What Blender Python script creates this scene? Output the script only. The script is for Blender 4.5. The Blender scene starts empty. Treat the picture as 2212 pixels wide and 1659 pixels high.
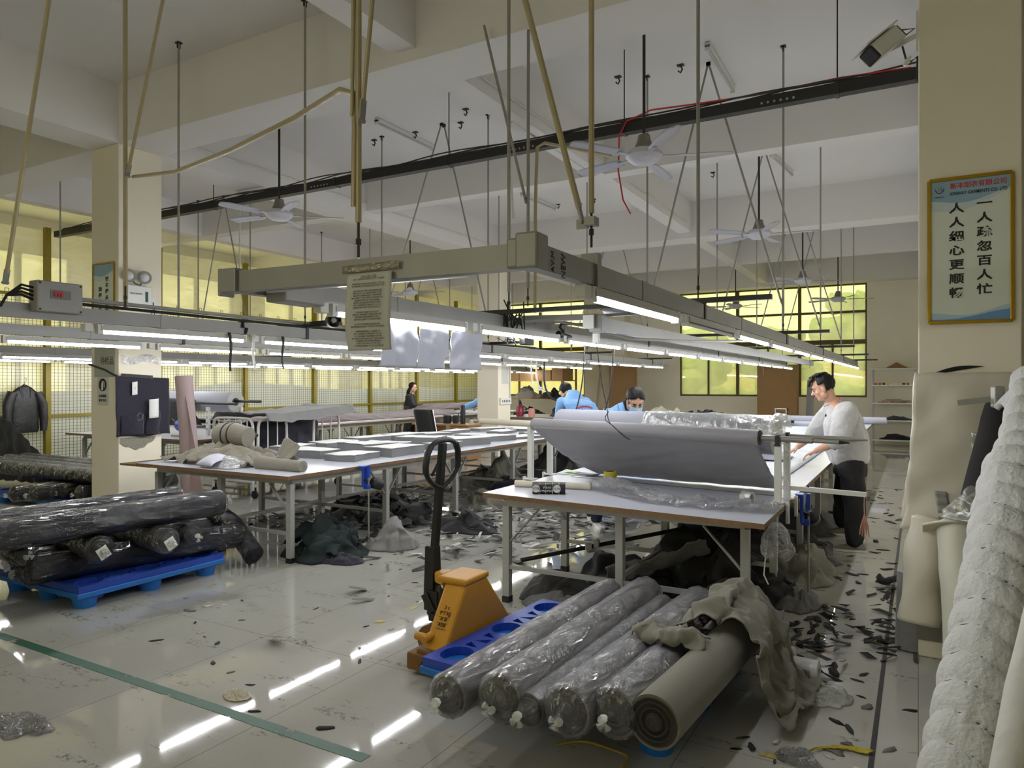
import bpy, bmesh, math, random
from mathutils import Vector as V, Matrix, noise
S = bpy.context.scene
COL = S.collection
R = math.radians
random.seed(7)
# ---------------------------------------------------------------- camera
FPX, U0, V0, YAW, CH = 1545.0, 1106.0, 829.5, R(29.6), 1.6
cd = bpy.data.cameras.new('camera'); cam = bpy.data.objects.new('camera', cd); COL.objects.link(cam)
cd.sensor_width = 36; cd.lens = FPX / 2212 * 36; cd.clip_start = .05
cam.location = (0, 0, CH); cam.rotation_euler = (R(90), 0, YAW)
S.camera = cam
# ---------------------------------------------------------------- world, exposure
W = bpy.data.worlds.new('world'); S.world = W; W.use_nodes = True
bg = W.node_tree.nodes['Background']; bg.inputs[0].default_value = (.98, .96, 1, 1); bg.inputs[1].default_value = 1.75
S.view_settings.view_transform = 'Standard'; S.view_settings.look = 'None'
S.view_settings.exposure = 0.5; S.view_settings.gamma = 1; S.view_settings.use_curve_mapping = False
LAMP = 50.0
S.cycles.use_denoising = True
S.cycles.max_bounces = 8; S.cycles.diffuse_bounces = 4; S.cycles.glossy_bounces = 3
S.cycles.transmission_bounces = 6; S.cycles.transparent_max_bounces = 14
S.cycles.sample_clamp_indirect = 4.0; S.cycles.caustics_reflective = False; S.cycles.caustics_refractive = False
# ---------------------------------------------------------------- helpers
CY, SY = math.cos(YAW), math.sin(YAW)
def P(u, v, z=0.0):
    'point of the photo pixel (u, v) on the horizontal plane at height z'
    d = (CH - z) * FPX / (v - V0); l = (u - U0) / FPX * d
    return V((l * CY - d * SY, l * SY + d * CY, z))
def PX(u, x):
    'Y of pixel column u on the vertical plane X = x'
    return x / math.tan(math.atan((u - U0) / FPX) - YAW) if x else 0
def PZ(v, x, y):
    'height of pixel row v over the floor point x, y'
    d = -x * SY + y * CY
    return CH - (v - V0) / FPX * d
def lin(c):
    return tuple(((x / 255 / 12.92) if x <= 10 else ((x / 255 + .055) / 1.055) ** 2.4) for x in c)
ORD = ['first', 'second', 'third', 'fourth', 'fifth', 'sixth', 'seventh', 'eighth', 'ninth', 'tenth', 'eleventh', 'twelfth',
       'thirteenth', 'fourteenth', 'fifteenth', 'sixteenth', 'seventeenth', 'eighteenth', 'nineteenth', 'twentieth']
MATS = {}
def mat(name, c, rough=.5, metal=0, var=.1, sc=5, bump=0, bs=30, spec=.5, coat=0, dirt=None, dsc=3, dth=.6, sheen=0, trans=0):
    if name in MATS: return MATS[name]
    m = bpy.data.materials.new(name); MATS[name] = m; m.use_nodes = True
    nt = m.node_tree; b = nt.nodes['Principled BSDF']; L = nt.links.new
    b.inputs['Roughness'].default_value = rough; b.inputs['Metallic'].default_value = metal
    b.inputs['Specular IOR Level'].default_value = spec; b.inputs['Coat Weight'].default_value = coat
    b.inputs['Sheen Weight'].default_value = sheen; b.inputs['Coat Roughness'].default_value = .15
    tc = nt.nodes.new('ShaderNodeTexCoord'); c = lin(c)
    n = nt.nodes.new('ShaderNodeTexNoise'); n.inputs['Scale'].default_value = sc; n.inputs['Detail'].default_value = 5
    L(tc.outputs['Object'], n.inputs['Vector'])
    mx = nt.nodes.new('ShaderNodeMix'); mx.data_type = 'RGBA'
    mx.inputs[6].default_value = (*[x * (1 - var) for x in c], 1); mx.inputs[7].default_value = (*[min(1, x * (1 + var)) for x in c], 1)
    L(n.outputs['Fac'], mx.inputs[0]); out = mx.outputs[2]
    if dirt:
        n2 = nt.nodes.new('ShaderNodeTexNoise'); n2.inputs['Scale'].default_value = dsc; n2.inputs['Detail'].default_value = 8
        n2.inputs['Roughness'].default_value = .65
        rp = nt.nodes.new('ShaderNodeValToRGB'); rp.color_ramp.elements[0].position = dth; rp.color_ramp.elements[1].position = min(1, dth + .08)
        L(tc.outputs['Object'], n2.inputs['Vector']); L(n2.outputs['Fac'], rp.inputs[0])
        m2 = nt.nodes.new('ShaderNodeMix'); m2.data_type = 'RGBA'; m2.inputs[7].default_value = (*lin(dirt), 1)
        L(rp.outputs[0], m2.inputs[0]); L(out, m2.inputs[6]); out = m2.outputs[2]
    L(out, b.inputs['Base Color'])
    if bump:
        n3 = nt.nodes.new('ShaderNodeTexNoise'); n3.inputs['Scale'].default_value = bs; n3.inputs['Detail'].default_value = 4
        bp = nt.nodes.new('ShaderNodeBump'); bp.inputs['Strength'].default_value = bump; bp.inputs['Distance'].default_value = .02
        L(tc.outputs['Object'], n3.inputs['Vector']); L(n3.outputs['Fac'], bp.inputs['Height']); L(bp.outputs[0], b.inputs['Normal'])
    if trans:
        tl = nt.nodes.new('ShaderNodeBsdfTranslucent'); L(out, tl.inputs[0])
        ms = nt.nodes.new('ShaderNodeMixShader'); ms.inputs[0].default_value = trans
        L(b.outputs[0], ms.inputs[1]); L(tl.outputs[0], ms.inputs[2]); L(ms.outputs[0], nt.nodes['Material Output'].inputs[0])
    return m
def film(name, c=(255, 255, 255), clear=.8, haze=.3, rough=.12, bump=.6, bs=25, stretch=(1, 1, 1), tint=(1, 1, 1), fres=0):
    'clear plastic film: mostly transparent, glossy, slightly milky'
    if name in MATS: return MATS[name]
    m = bpy.data.materials.new(name); MATS[name] = m; m.use_nodes = True; nt = m.node_tree; L = nt.links.new
    nt.nodes.remove(nt.nodes['Principled BSDF']); o = nt.nodes['Material Output']
    tr = nt.nodes.new('ShaderNodeBsdfTransparent'); tr.inputs[0].default_value = (*tint, 1)
    gl = nt.nodes.new('ShaderNodeBsdfGlossy'); gl.inputs['Roughness'].default_value = rough; gl.inputs[0].default_value = (.95, .95, .95, 1)
    df = nt.nodes.new('ShaderNodeBsdfDiffuse'); df.inputs[0].default_value = (*lin(c), 1)
    tl = nt.nodes.new('ShaderNodeBsdfTranslucent'); tl.inputs[0].default_value = (*lin(c), 1)
    a = nt.nodes.new('ShaderNodeMixShader'); a.inputs[0].default_value = .5; L(df.outputs[0], a.inputs[1]); L(tl.outputs[0], a.inputs[2])
    b = nt.nodes.new('ShaderNodeMixShader'); b.inputs[0].default_value = haze; L(gl.outputs[0], b.inputs[1]); L(a.outputs[0], b.inputs[2])
    tc = nt.nodes.new('ShaderNodeTexCoord'); mp = nt.nodes.new('ShaderNodeMapping'); mp.inputs['Scale'].default_value = stretch
    n = nt.nodes.new('ShaderNodeTexNoise'); n.inputs['Scale'].default_value = bs; n.inputs['Detail'].default_value = 6; n.inputs['Distortion'].default_value = 1.2
    L(tc.outputs['Object'], mp.inputs[0]); L(mp.outputs[0], n.inputs['Vector'])
    bp = nt.nodes.new('ShaderNodeBump'); bp.inputs['Strength'].default_value = bump; bp.inputs['Distance'].default_value = .03; hgt = n.outputs['Fac']
    if fres:                                                            # creased film: facets between folds
        vo = nt.nodes.new('ShaderNodeTexVoronoi'); vo.inputs['Scale'].default_value = bs * .9
        va = nt.nodes.new('ShaderNodeVectorMath'); va.operation = 'MULTIPLY_ADD'; va.inputs[1].default_value = (.12, .12, .12); L(n.outputs['Color'], va.inputs[0]); L(mp.outputs[0], va.inputs[2]); L(va.outputs[0], vo.inputs['Vector'])
        bp.inputs['Distance'].default_value = .05; ma = nt.nodes.new('ShaderNodeMath'); ma.operation = 'ADD'; L(vo.outputs['Distance'], ma.inputs[0]); L(n.outputs['Fac'], ma.inputs[1]); hgt = ma.outputs[0]
    L(hgt, bp.inputs['Height']); L(bp.outputs[0], gl.inputs['Normal']); L(bp.outputs[0], df.inputs['Normal'])
    fr = nt.nodes.new('ShaderNodeMapRange'); fr.inputs[3].default_value = max(0, 1 - clear - .18); fr.inputs[4].default_value = 1 - clear + .18
    L(n.outputs['Fac'], fr.inputs[0])
    if fres:
        lw = nt.nodes.new('ShaderNodeFresnel'); lw.inputs[0].default_value = fres; L(bp.outputs[0], lw.inputs['Normal'])
        ad = nt.nodes.new('ShaderNodeMath'); ad.operation = 'MULTIPLY_ADD'; ad.use_clamp = True; ad.inputs[1].default_value = 1.2; ad.inputs[2].default_value = 1 - clear; L(lw.outputs[0], ad.inputs[0]); fr = ad
    c2 = nt.nodes.new('ShaderNodeMixShader'); L(fr.outputs[0], c2.inputs[0]); L(tr.outputs[0], c2.inputs[1]); L(b.outputs[0], c2.inputs[2])
    L(c2.outputs[0], o.inputs[0]); return m
def emit(name, c, s):
    if name in MATS: return MATS[name]
    m = bpy.data.materials.new(name); MATS[name] = m; m.use_nodes = True; b = m.node_tree.nodes['Principled BSDF']
    b.inputs['Base Color'].default_value = (.9, .9, .9, 1); b.inputs['Emission Color'].default_value = (*c, 1); b.inputs['Emission Strength'].default_value = s
    return m
def frame(d):
    d = V(d).normalized(); a = V((0, 0, 1)) if abs(d.z) < .95 else V((1, 0, 0))
    x = d.cross(a).normalized(); return x, x.cross(d).normalized() * -1, d
class MB:
    'collects shapes in world coordinates'
    def __init__(s): s.v = []; s.f = []; s.mi = []
    def add(s, vs, fs, mi=0):
        o = len(s.v); s.v += [V(p) for p in vs]; s.f += [tuple(i + o for i in f) for f in fs]; s.mi += [mi] * len(fs); return s
    def box(s, c, d, rz=0, mi=0, M=None):
        x, y, z = d[0] / 2, d[1] / 2, d[2] / 2; M = M or Matrix.Rotation(rz, 3, 'Z'); c = V(c)
        vs = [c + M @ V((a * x, b * y, e * z)) for e in (-1, 1) for a, b in ((-1, -1), (1, -1), (1, 1), (-1, 1))]
        return s.add(vs, [(3, 2, 1, 0), (4, 5, 6, 7), (0, 1, 5, 4), (1, 2, 6, 5), (2, 3, 7, 6), (3, 0, 4, 7)], mi)
    def bb(s, a, b, mi=0): return s.box([(a[i] + b[i]) / 2 for i in range(3)], [abs(b[i] - a[i]) for i in range(3)], 0, mi)
    def bar(s, p, q, w, h=None, mi=0):
        'square bar from p to q'
        p, q = V(p), V(q); x, y, d = frame(q - p); h = h or w
        vs = [c + x * a * w / 2 + y * b * h / 2 for c in (p, q) for a, b in ((-1, -1), (1, -1), (1, 1), (-1, 1))]
        return s.add(vs, [(0, 1, 2, 3), (7, 6, 5, 4), (0, 4, 5, 1), (1, 5, 6, 2), (2, 6, 7, 3), (3, 7, 4, 0)], mi)
    def cyl(s, p, q, r, r2=None, n=14, mi=0, caps=True):
        p, q = V(p), V(q); x, y, d = frame(q - p); r2 = r if r2 is None else r2
        vs = [c + (x * math.cos(t) + y * math.sin(t)) * rr for c, rr in ((p, r), (q, r2)) for t in [2 * math.pi * i / n for i in range(n)]]
        fs = [(i, (i + 1) % n, n + (i + 1) % n, n + i) for i in range(n)]
        if caps: fs += [tuple(range(n))[::-1], tuple(range(n, 2 * n))]
        return s.add(vs, fs, mi)
    def tube(s, pts, r, n=8, mi=0):
        'round tube along a polyline; r a number or a list'
        pts = [V(p) for p in pts]; k = len(pts); vs = []; pr = None
        for i, p in enumerate(pts):
            d = (pts[min(i + 1, k - 1)] - pts[max(i - 1, 0)]).normalized()
            if pr is None: x = frame(d)[0]
            else:
                x = pr - d * pr.dot(d); x = x.normalized() if x.length > 1e-5 else frame(d)[0]
            pr = x; y = d.cross(x); rr = r[i] if isinstance(r, (list, tuple)) else r
            vs += [p + (x * math.cos(t) + y * math.sin(t)) * rr for t in [2 * math.pi * j / n for j in range(n)]]
        fs = [(i * n + j, i * n + (j + 1) % n, (i + 1) * n + (j + 1) % n, (i + 1) * n + j) for i in range(k - 1) for j in range(n)]
        fs += [tuple(range(n))[::-1], tuple(range((k - 1) * n, k * n))]
        return s.add(vs, fs, mi)
    def lathe(s, base, prof, axis=(0, 0, 1), n=20, mi=0):
        'profile [(r, h)] turned about axis'
        base = V(base); x, y, d = frame(axis); vs = []
        for r, h in prof: vs += [base + d * h + (x * math.cos(t) + y * math.sin(t)) * max(r, 1e-4) for t in [2 * math.pi * i / n for i in range(n)]]
        k = len(prof); fs = [(i * n + j, i * n + (j + 1) % n, (i + 1) * n + (j + 1) % n, (i + 1) * n + j) for i in range(k - 1) for j in range(n)]
        fs += [tuple(range(n))[::-1], tuple(range((k - 1) * n, k * n))]
        return s.add(vs, fs, mi)
    def ball(s, c, r, n=12, M=None, mi=0):
        c = V(c); r = (r, r, r) if isinstance(r, (int, float)) else r; M = M or Matrix.Identity(3); m = n // 2 + 1; vs = []
        for i in range(1, m):
            a = math.pi * i / m
            vs += [c + M @ V((r[0] * math.sin(a) * math.cos(t), r[1] * math.sin(a) * math.sin(t), r[2] * math.cos(a))) for t in [2 * math.pi * j / n for j in range(n)]]
        k = m - 1; vs += [c + M @ V((0, 0, r[2])), c - M @ V((0, 0, r[2]))]
        fs = [(i * n + j, (i + 1) * n + j, (i + 1) * n + (j + 1) % n, i * n + (j + 1) % n) for i in range(k - 1) for j in range(n)]
        fs += [(k * n, j, (j + 1) % n) for j in range(n)] + [(k * n + 1, (k - 1) * n + (j + 1) % n, (k - 1) * n + j) for j in range(n)]
        return s.add(vs, fs, mi)
    def cap(s, p, q, r, r2=None, n=12, mi=0):
        'tapered capsule'
        r2 = r if r2 is None else r2; s.cyl(p, q, r, r2, n, mi); s.ball(p, r, n, None, mi); return s.ball(q, r2, n, None, mi)
    def loft(s, rings, n=20, mi=0):
        'rings (centre, half-axis vector a, half-axis vector b), capped'
        vs = []
        for c, a, b in rings: vs += [V(c) + V(a) * math.cos(t) + V(b) * math.sin(t) for t in [2 * math.pi * j / n for j in range(n)]]
        k = len(rings); fs = [(i * n + j, i * n + (j + 1) % n, (i + 1) * n + (j + 1) % n, (i + 1) * n + j) for i in range(k - 1) for j in range(n)]
        fs += [tuple(range(n))[::-1], tuple(range((k - 1) * n, k * n))]
        return s.add(vs, fs, mi)
    def prism(s, poly, z0, z1, mi=0, M=None):
        'polygon (x, y) extruded z0..z1, M a 4x4 to place it'
        n = len(poly); vs = [V((x, y, z)) for z in (z0, z1) for x, y in poly]
        if M: vs = [M @ p for p in vs]
        return s.add(vs, [tuple(range(n))[::-1], tuple(range(n, 2 * n))] + [(i, (i + 1) % n, n + (i + 1) % n, n + i) for i in range(n)], mi)
    def surf(s, f, nu, nv, mi=0, closed=False):
        'sheet f(s, t) for s, t in 0..1'
        vs = [f(i / nu, j / nv) for i in range(nu + 1) for j in range(nv + 1)]; w = nv + 1
        return s.add(vs, [(i * w + j, (i + 1) * w + j, (i + 1) * w + j + 1, i * w + j + 1) for i in range(nu) for j in range(nv)], mi)
    def build(s, name, m, parent=None, label=None, smooth=True, ang=35, thick=0, bevel=0, subd=0):
        me = bpy.data.meshes.new(name)
        base = parent['_b'] if parent is not None and '_b' in parent else None
        if parent is None:
            xs = [p.x for p in s.v]; ys = [p.y for p in s.v]; base = V(((min(xs) + max(xs)) / 2, (min(ys) + max(ys)) / 2, min(p.z for p in s.v)))
        base = V(base) if base is not None else V()
        me.from_pydata([p - base for p in s.v], [], s.f)
        ms = m if isinstance(m, (list, tuple)) else [m]
        for x in ms: me.materials.append(x)
        if len(ms) > 1: me.polygons.foreach_set('material_index', s.mi)
        o = bpy.data.objects.new(name, me); COL.objects.link(o)
        bm = bmesh.new(); bm.from_mesh(me); bmesh.ops.recalc_face_normals(bm, faces=bm.faces); bm.to_mesh(me); bm.free()
        if smooth:
            me.shade_smooth()
            me.set_sharp_from_angle(angle=R(ang))
        if parent is not None: o.parent = parent
        if parent is None: o.location = base
        if label: o['label'] = label
        o['_b'] = tuple(base)
        if thick: md = o.modifiers.new('thickness', 'SOLIDIFY'); md.thickness = thick; md.offset = 0
        if bevel: md = o.modifiers.new('bevel', 'BEVEL'); md.width = bevel; md.segments = 2; md.limit_method = 'ANGLE'
        if subd: md = o.modifiers.new('subd', 'SUBSURF'); md.levels = subd; md.render_levels = subd
        return o
def tag(o, label=None, cat=None, group=None, kind=None):
    if label: o['label'] = label
    if cat: o['category'] = cat
    if group: o['group'] = group
    if kind: o['kind'] = kind
    return o
def thing(name, label, cat, loc, group=None):
    o = bpy.data.objects.new(name, None); COL.objects.link(o); o.location = loc; o.empty_display_size = .05
    o['_b'] = tuple(loc); return tag(o, label, cat, group)
def kids(o): return [c for c in bpy.data.objects if c.parent == o]
KID = {}
def dup(root, dloc=(0, 0, 0), label=None, group=None, rz=0, src=None):
    'copy of a thing with copies of its parts and sub-parts'
    r = root.copy(); COL.objects.link(r); r.location = V(root.location) + V(dloc); r.rotation_euler.z = root.rotation_euler.z + rz
    if label: r['label'] = label
    if group: r['group'] = group
    if root.name not in KID: KID[root.name] = [(c, kids(c)) for c in kids(root)]
    for ch, gs in KID[root.name]:
        c = ch.copy(); COL.objects.link(c); c.parent = r
        for g in gs:
            d = g.copy(); COL.objects.link(d); d.parent = c
    return r
def struct(o): o['kind'] = 'structure'; return o
def text_mb(t, size, M, depth=.0015, mi=0, mb=None, sx=1, align='CENTER', bold=0):
    'lettering as a mesh, placed by the 4x4 M (text lies in its XY plane)'
    c = bpy.data.curves.new('t', 'FONT'); c.body = t; c.size = size; c.extrude = depth / 2; c.align_x = align; c.align_y = 'CENTER'; c.resolution_u = 2
    c.offset = bold
    o = bpy.data.objects.new('t', c); COL.objects.link(o)
    dg = bpy.context.evaluated_depsgraph_get(); me = bpy.data.meshes.new_from_object(o.evaluated_get(dg))
    mb = mb or MB(); mb.add([M @ V((p.co.x * sx, p.co.y, p.co.z)) for p in me.vertices], [tuple(f.vertices) for f in me.polygons], mi)
    bpy.data.objects.remove(o); bpy.data.meshes.remove(me); bpy.data.curves.remove(c)
    return mb
def facing(o, right, up):
    'matrix whose XY plane is spanned by right, up at o'
    r, u = V(right).normalized(), V(up).normalized(); n = r.cross(u)
    return Matrix(((r.x, u.x, n.x, o[0]), (r.y, u.y, n.y, o[1]), (r.z, u.z, n.z, o[2]), (0, 0, 0, 1)))
def N(p, s=1.0): return noise.noise(V(p) * s)
def ridge(p, s=1.0): return 1 - abs(noise.noise(V(p) * s)) * 2
def heap(name, x, y, rx, ry, h, m, seed=0, rz=0, na=90, nr=34, z0=.004, fold=1.0, flat=2.2, parent=None, sc=3.0):
    'mound of crumpled cloth'
    mb = MB(); o = V((seed * 7.3, seed * 3.1, seed * 1.7)); vs = []; c, s = math.cos(rz), math.sin(rz); rg = random.Random(seed)
    lump = [(rg.uniform(-.5, .5), rg.uniform(-.5, .5), rg.uniform(.3, .55), rg.uniform(.4, .95)) for _ in range(7)] + [(rg.uniform(-.2, .2), rg.uniform(-.2, .2), .5, .9)]
    for i in range(nr + 1):
        q = i / nr
        for j in range(na):
            t = 2 * math.pi * j / na; k = 1 + .28 * N((math.cos(t) * 1.3, math.sin(t) * 1.3, seed), 1) + .1 * N((math.cos(t) * 4, math.sin(t) * 4, seed + 5), 1)
            lx, ly = math.cos(t) * rx * q * k, math.sin(t) * ry * q * k
            p = V((lx, ly, 0)) + o
            w = p + V((N(p, sc), N(p + V((3, 0, 0)), sc), 0)) * .22; ed = min(1, (1 - q) * 5)
            ux, uy = math.cos(t) * q, math.sin(t) * q; bl = max(a * math.exp(-((ux + w.x * .0 - lx_) ** 2 + (uy - ly_) ** 2) / (g_ * g_)) for lx_, ly_, g_, a in lump)
            z = h * max(0, 1 - q * q) ** .7 * (.25 + .8 * bl) * (.8 + .3 * N(w, sc * .6)) + fold * ed * (h * .24 * (ridge(V((w.x, w.y * .45, 0)), sc * .9) - .45) + h * .1 * (ridge(V((w.x * .5 + 5, w.y, 0)), sc * 2.1) - .4) + .014 * ridge(w, sc * 3.6))
            dx = fold * .16 * N(w + V((9, 0, 0)), sc * 1.3) * min(rx, .6); dy = fold * .16 * N(w + V((0, 9, 0)), sc * 1.3) * min(ry, .6)
            lx, ly = lx + dx, ly + dy
            a3 = V((lx, ly, z)) + o; k3 = fold * ed * min(rx, ry, .45) * min(1, h * 5)
            dv = V((N(a3, sc * 1.1), N(a3 + V((11, 0, 0)), sc * 1.1), .55 * N(a3 + V((0, 11, 0)), sc * 1.3))) * .42 + V((ridge(a3, sc * 2.3) - .4, ridge(a3 + V((6, 0, 0)), sc * 2.3) - .4, .7 * (ridge(a3 + V((0, 6, 0)), sc * 2) - .4))) * .12
            lx, ly, z = lx + dv.x * k3, ly + dv.y * k3, z + dv.z * k3
            vs.append(V((x + lx * c - ly * s, y + lx * s + ly * c, z0 + max(0 if i == nr else .004, z if i < nr else 0))))
    fs = [(i * na + j, i * na + (j + 1) % na, (i + 1) * na + (j + 1) % na, (i + 1) * na + j) for i in range(nr) for j in range(na)]
    mb.add(vs, fs); mb.add([], [])
    mb.f.append(tuple(range(nr * na, (nr + 1) * na))); mb.mi.append(0)
    return mb.build(name, m, parent, ang=180)
# ---------------------------------------------------------------- materials
M_white = mat('wall_paint', (226, 222, 208), .85, var=.05, sc=1.5, dirt=(176, 170, 150), dsc=2.2, dth=.66, bump=.12, bs=12)
M_ceil = mat('ceiling_paint', (228, 225, 222), .9, var=.04, sc=.8, dirt=(216, 212, 206), dsc=1.1, dth=.66)
M_cream = mat('pillar_paint', (232, 224, 204), .8, var=.05, sc=2, dirt=(120, 112, 98), dsc=7, dth=.73, bump=.15, bs=10)
M_grey = mat('painted_steel', (176, 176, 172), .5, .3, var=.12, sc=9, dirt=(110, 108, 100), dsc=14, dth=.7)
M_rail = mat('trunking_steel', (148, 147, 146), .45, .25, var=.12, sc=6, dirt=(95, 92, 84), dsc=10, dth=.68)
M_galv = mat('galvanised_pipe', (150, 148, 140), .42, .25, var=.15, sc=12, dirt=(110, 100, 80), dsc=20, dth=.66)
M_tan = mat('tan_pipe', (172, 160, 128), .42, .2, var=.12, sc=12, dirt=(104, 92, 66), dsc=18, dth=.66)
M_dark = mat('dark_steel', (52, 52, 50), .45, .5, var=.2, sc=12)
M_black = mat('black_rubber', (22, 22, 22), .5, var=.2, sc=10)
M_tray = mat('black_tray', (38, 38, 36), .5, .3, var=.15)
M_yellow = mat('yellow_post', (132, 116, 22), .45, .1, var=.12, sc=8)
M_top = mat('laminate_top', (206, 208, 220), .27, var=.05, sc=3, dirt=(150, 150, 150), dsc=9, dth=.7, spec=.6)
M_ply = mat('plywood_edge', (120, 92, 62), .7, var=.35, sc=25)
M_wht = mat('white_plastic', (225, 225, 222), .4, var=.04)
M_paper = mat('paper', (228, 228, 226), .8, var=.03, sc=9)
M_blue = mat('blue_plastic', (36, 70, 170), .35, var=.15, sc=7, dirt=(90, 130, 200), dsc=10, dth=.7)
M_teal = mat('light_blue_plastic', (30, 108, 190), .4, var=.2, sc=6, dirt=(110, 160, 200), dsc=12, dth=.68)
M_navy = mat('navy_cloth', (30, 28, 44), .85, var=.2, sc=20, bump=.3, bs=60, sheen=.2)
M_blk = mat('black_cloth', (26, 26, 28), .9, var=.25, sc=12, bump=.3, bs=40, sheen=.15)
M_char = mat('charcoal_cloth', (58, 58, 58), .9, var=.2, sc=14, bump=.3, bs=50, sheen=.2)
M_gry = mat('grey_cloth', (132, 131, 130), .85, var=.12, sc=14, bump=.25, bs=60, sheen=.2)
M_beige = mat('beige_cloth', (130, 124, 110), .85, var=.12, sc=10, bump=.25, bs=60, sheen=.2)
M_olive = mat('olive_grey_cloth', (116, 113, 100), .85, var=.1, sc=7, bump=.12, bs=160, sheen=.2)
M_pale = mat('pale_wadding', (205, 205, 198), .9, var=.12, sc=7, bump=.35, bs=22)
M_silver = mat('silver_grey_cloth', (150, 148, 154), .55, var=.06, sc=6, sheen=.3)
M_cord = mat('cardboard', (150, 116, 74), .8, var=.1, sc=6)
M_tubeb = mat('cardboard_tube', (216, 208, 190), .8, var=.06)
M_wood = mat('wood_desk', (164, 122, 78), .5, var=.25, sc=4)
M_red = mat('red_paint', (190, 40, 48), .4, var=.1)
M_gold = mat('gold_frame', (176, 140, 40), .3, .8, var=.15, sc=15)
M_wrap = film('clear_wrap', (240, 240, 250), clear=.87, haze=.3, rough=.1, bump=.9, bs=10, fres=1.45, stretch=(1.3, .4, 1.3))
M_wrapd = film('clear_wrap_dark', (225, 225, 240), clear=.965, haze=.05, rough=.08, bump=.9, bs=10, fres=1.42, stretch=(1.3, .4, 1.3))
M_milk = film('milky_wrap', (235, 238, 232), clear=.45, haze=.55, rough=.15, bump=.8, bs=12)
M_tubeon = emit('lit_tube', (.96, .98, 1.0), LAMP)
M_tubeoff = mat('unlit_tube', (190, 190, 185), .3, var=.02)
# ================================================================ the room
ZC, ZB, ZS = 5.0, 4.33, 4.43                     # ceiling, primary and secondary beam undersides
YB = 21.4                                        # inner face of the back wall
def floor_mat():
    m = bpy.data.materials.new('polished_floor'); m.use_nodes = True; nt = m.node_tree; L = nt.links.new; b = nt.nodes['Principled BSDF']
    tc = nt.nodes.new('ShaderNodeTexCoord'); sp = nt.nodes.new('ShaderNodeSeparateXYZ'); L(tc.outputs['Object'], sp.inputs[0])
    def math_(op, a, b_=None):
        n = nt.nodes.new('ShaderNodeMath'); n.operation = op
        for i, x in enumerate((a, b_)):
            if x is None: continue
            if isinstance(x, (int, float)): n.inputs[i].default_value = x
            else: L(x, n.inputs[i])
        return n.outputs[0]
    def nz(s, d=5, r=.6, vec=None):
        n = nt.nodes.new('ShaderNodeTexNoise'); n.inputs['Scale'].default_value = s; n.inputs['Detail'].default_value = d; n.inputs['Roughness'].default_value = r
        L(vec or tc.outputs['Object'], n.inputs['Vector']); return n.outputs['Fac']
    def ramp(x, a, b_, lo=0, hi=1):
        n = nt.nodes.new('ShaderNodeMapRange'); n.inputs[1].default_value = a; n.inputs[2].default_value = b_; n.inputs[3].default_value = lo; n.inputs[4].default_value = hi; L(x, n.inputs[0]); return n.outputs[0]
    def mix(f, a, c):
        n = nt.nodes.new('ShaderNodeMix'); n.data_type = 'RGBA'; L(f, n.inputs[0])
        for i, x in ((6, a), (7, c)):
            if isinstance(x, tuple): n.inputs[i].default_value = (*lin(x), 1)
            else: L(x, n.inputs[i])
        return n.outputs[2]
    c = mix(nz(1.3, 4), (174, 172, 164), (192, 190, 182))
    c = mix(ramp(nz(260, 1), .55, .7, 0, .35), c, (120, 118, 108))
    mp = nt.nodes.new('ShaderNodeMapping'); mp.inputs['Scale'].default_value = (.6, 2.2, 1); mp.inputs['Rotation'].default_value = (0, 0, .5); L(tc.outputs['Object'], mp.inputs[0])
    st = math_('MULTIPLY', ramp(nz(2.6, 9, .75, mp.outputs[0]), .56, .62), ramp(nz(30, 4, .8), .48, .55))
    c = mix(math_('MULTIPLY', st, .8), c, (92, 92, 86))                      # scuffed grey marks
    sc = math_('MULTIPLY', ramp(nz(.55, 3, .5), .6, .63), ramp(nz(.9, 6, .6), .52, .55))
    c = mix(math_('MULTIPLY', sc, .45), c, (120, 118, 112))                   # grey repair patches
    def joint(ax, off, per, w):
        t = math_('FRACT', math_('DIVIDE', math_('SUBTRACT', sp.outputs[ax], off - per * 40), per))
        t = math_('MULTIPLY', math_('ABSOLUTE', math_('SUBTRACT', t, .5)), per)
        return math_('GREATER_THAN', t, per / 2 - w)
    g = math_('MAXIMUM', joint(0, -2.7, .9, .0018), joint(1, 3.18, 1.8, .0016))
    c = mix(math_('MULTIPLY', g, .75), c, (84, 80, 70))
    L(c, b.inputs['Base Color'])
    L(ramp(nz(3, 6), .3, .75, .015, .07), b.inputs['Roughness']); b.inputs['Specular IOR Level'].default_value = .6
    return m
fl = MB().bb((-17, -4, -.1), (3.2, YB + .3, 0)).build('floor', floor_mat(), smooth=False); struct(fl)
fl.location = (0, 0, 0)
for v_ in fl.data.vertices: v_.co += V(fl['_b'])
# ceiling with its down-stand beams
c = MB().bb((-17, -4, ZC), (3.2, YB + .3, ZC + .15))
for y in (4.84, 13.25): c.bb((-17, y, ZB), (3.2, y + .53, ZC))
for y in (.6, 9.0, 17.2): c.bb((-17, y, ZS), (3.2, y + .25, ZC))
c.bb((-17, 20.95, ZB), (3.2, YB, ZC))
for x in (-8.4, 0): c.bb((x, -4, ZB + .002), (x + .53, YB, ZC))
for x in (-3.93, -12.2): c.bb((x, -4, ZS + .002), (x + .25, YB, ZC))
struct(c.build('ceiling', M_ceil, smooth=False))
# pillars
def pillar(n, x, y, w=.53):
    o = MB().bb((x, y, 0), (x + w, y + .53, ZB)).build(n, M_cream, smooth=False, bevel=.008); struct(o); return o
pillar('wall_pillar_left', -8.4, 4.84); pillar('wall_pillar_right', 0, 4.84, .5); pillar('wall_pillar_centre', -8.4, 13.25)
pillar('wall_pillar_back', -8.4, YB - .53 - .001); pillar('wall_pillar_far', 0.0, 13.25)
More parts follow.
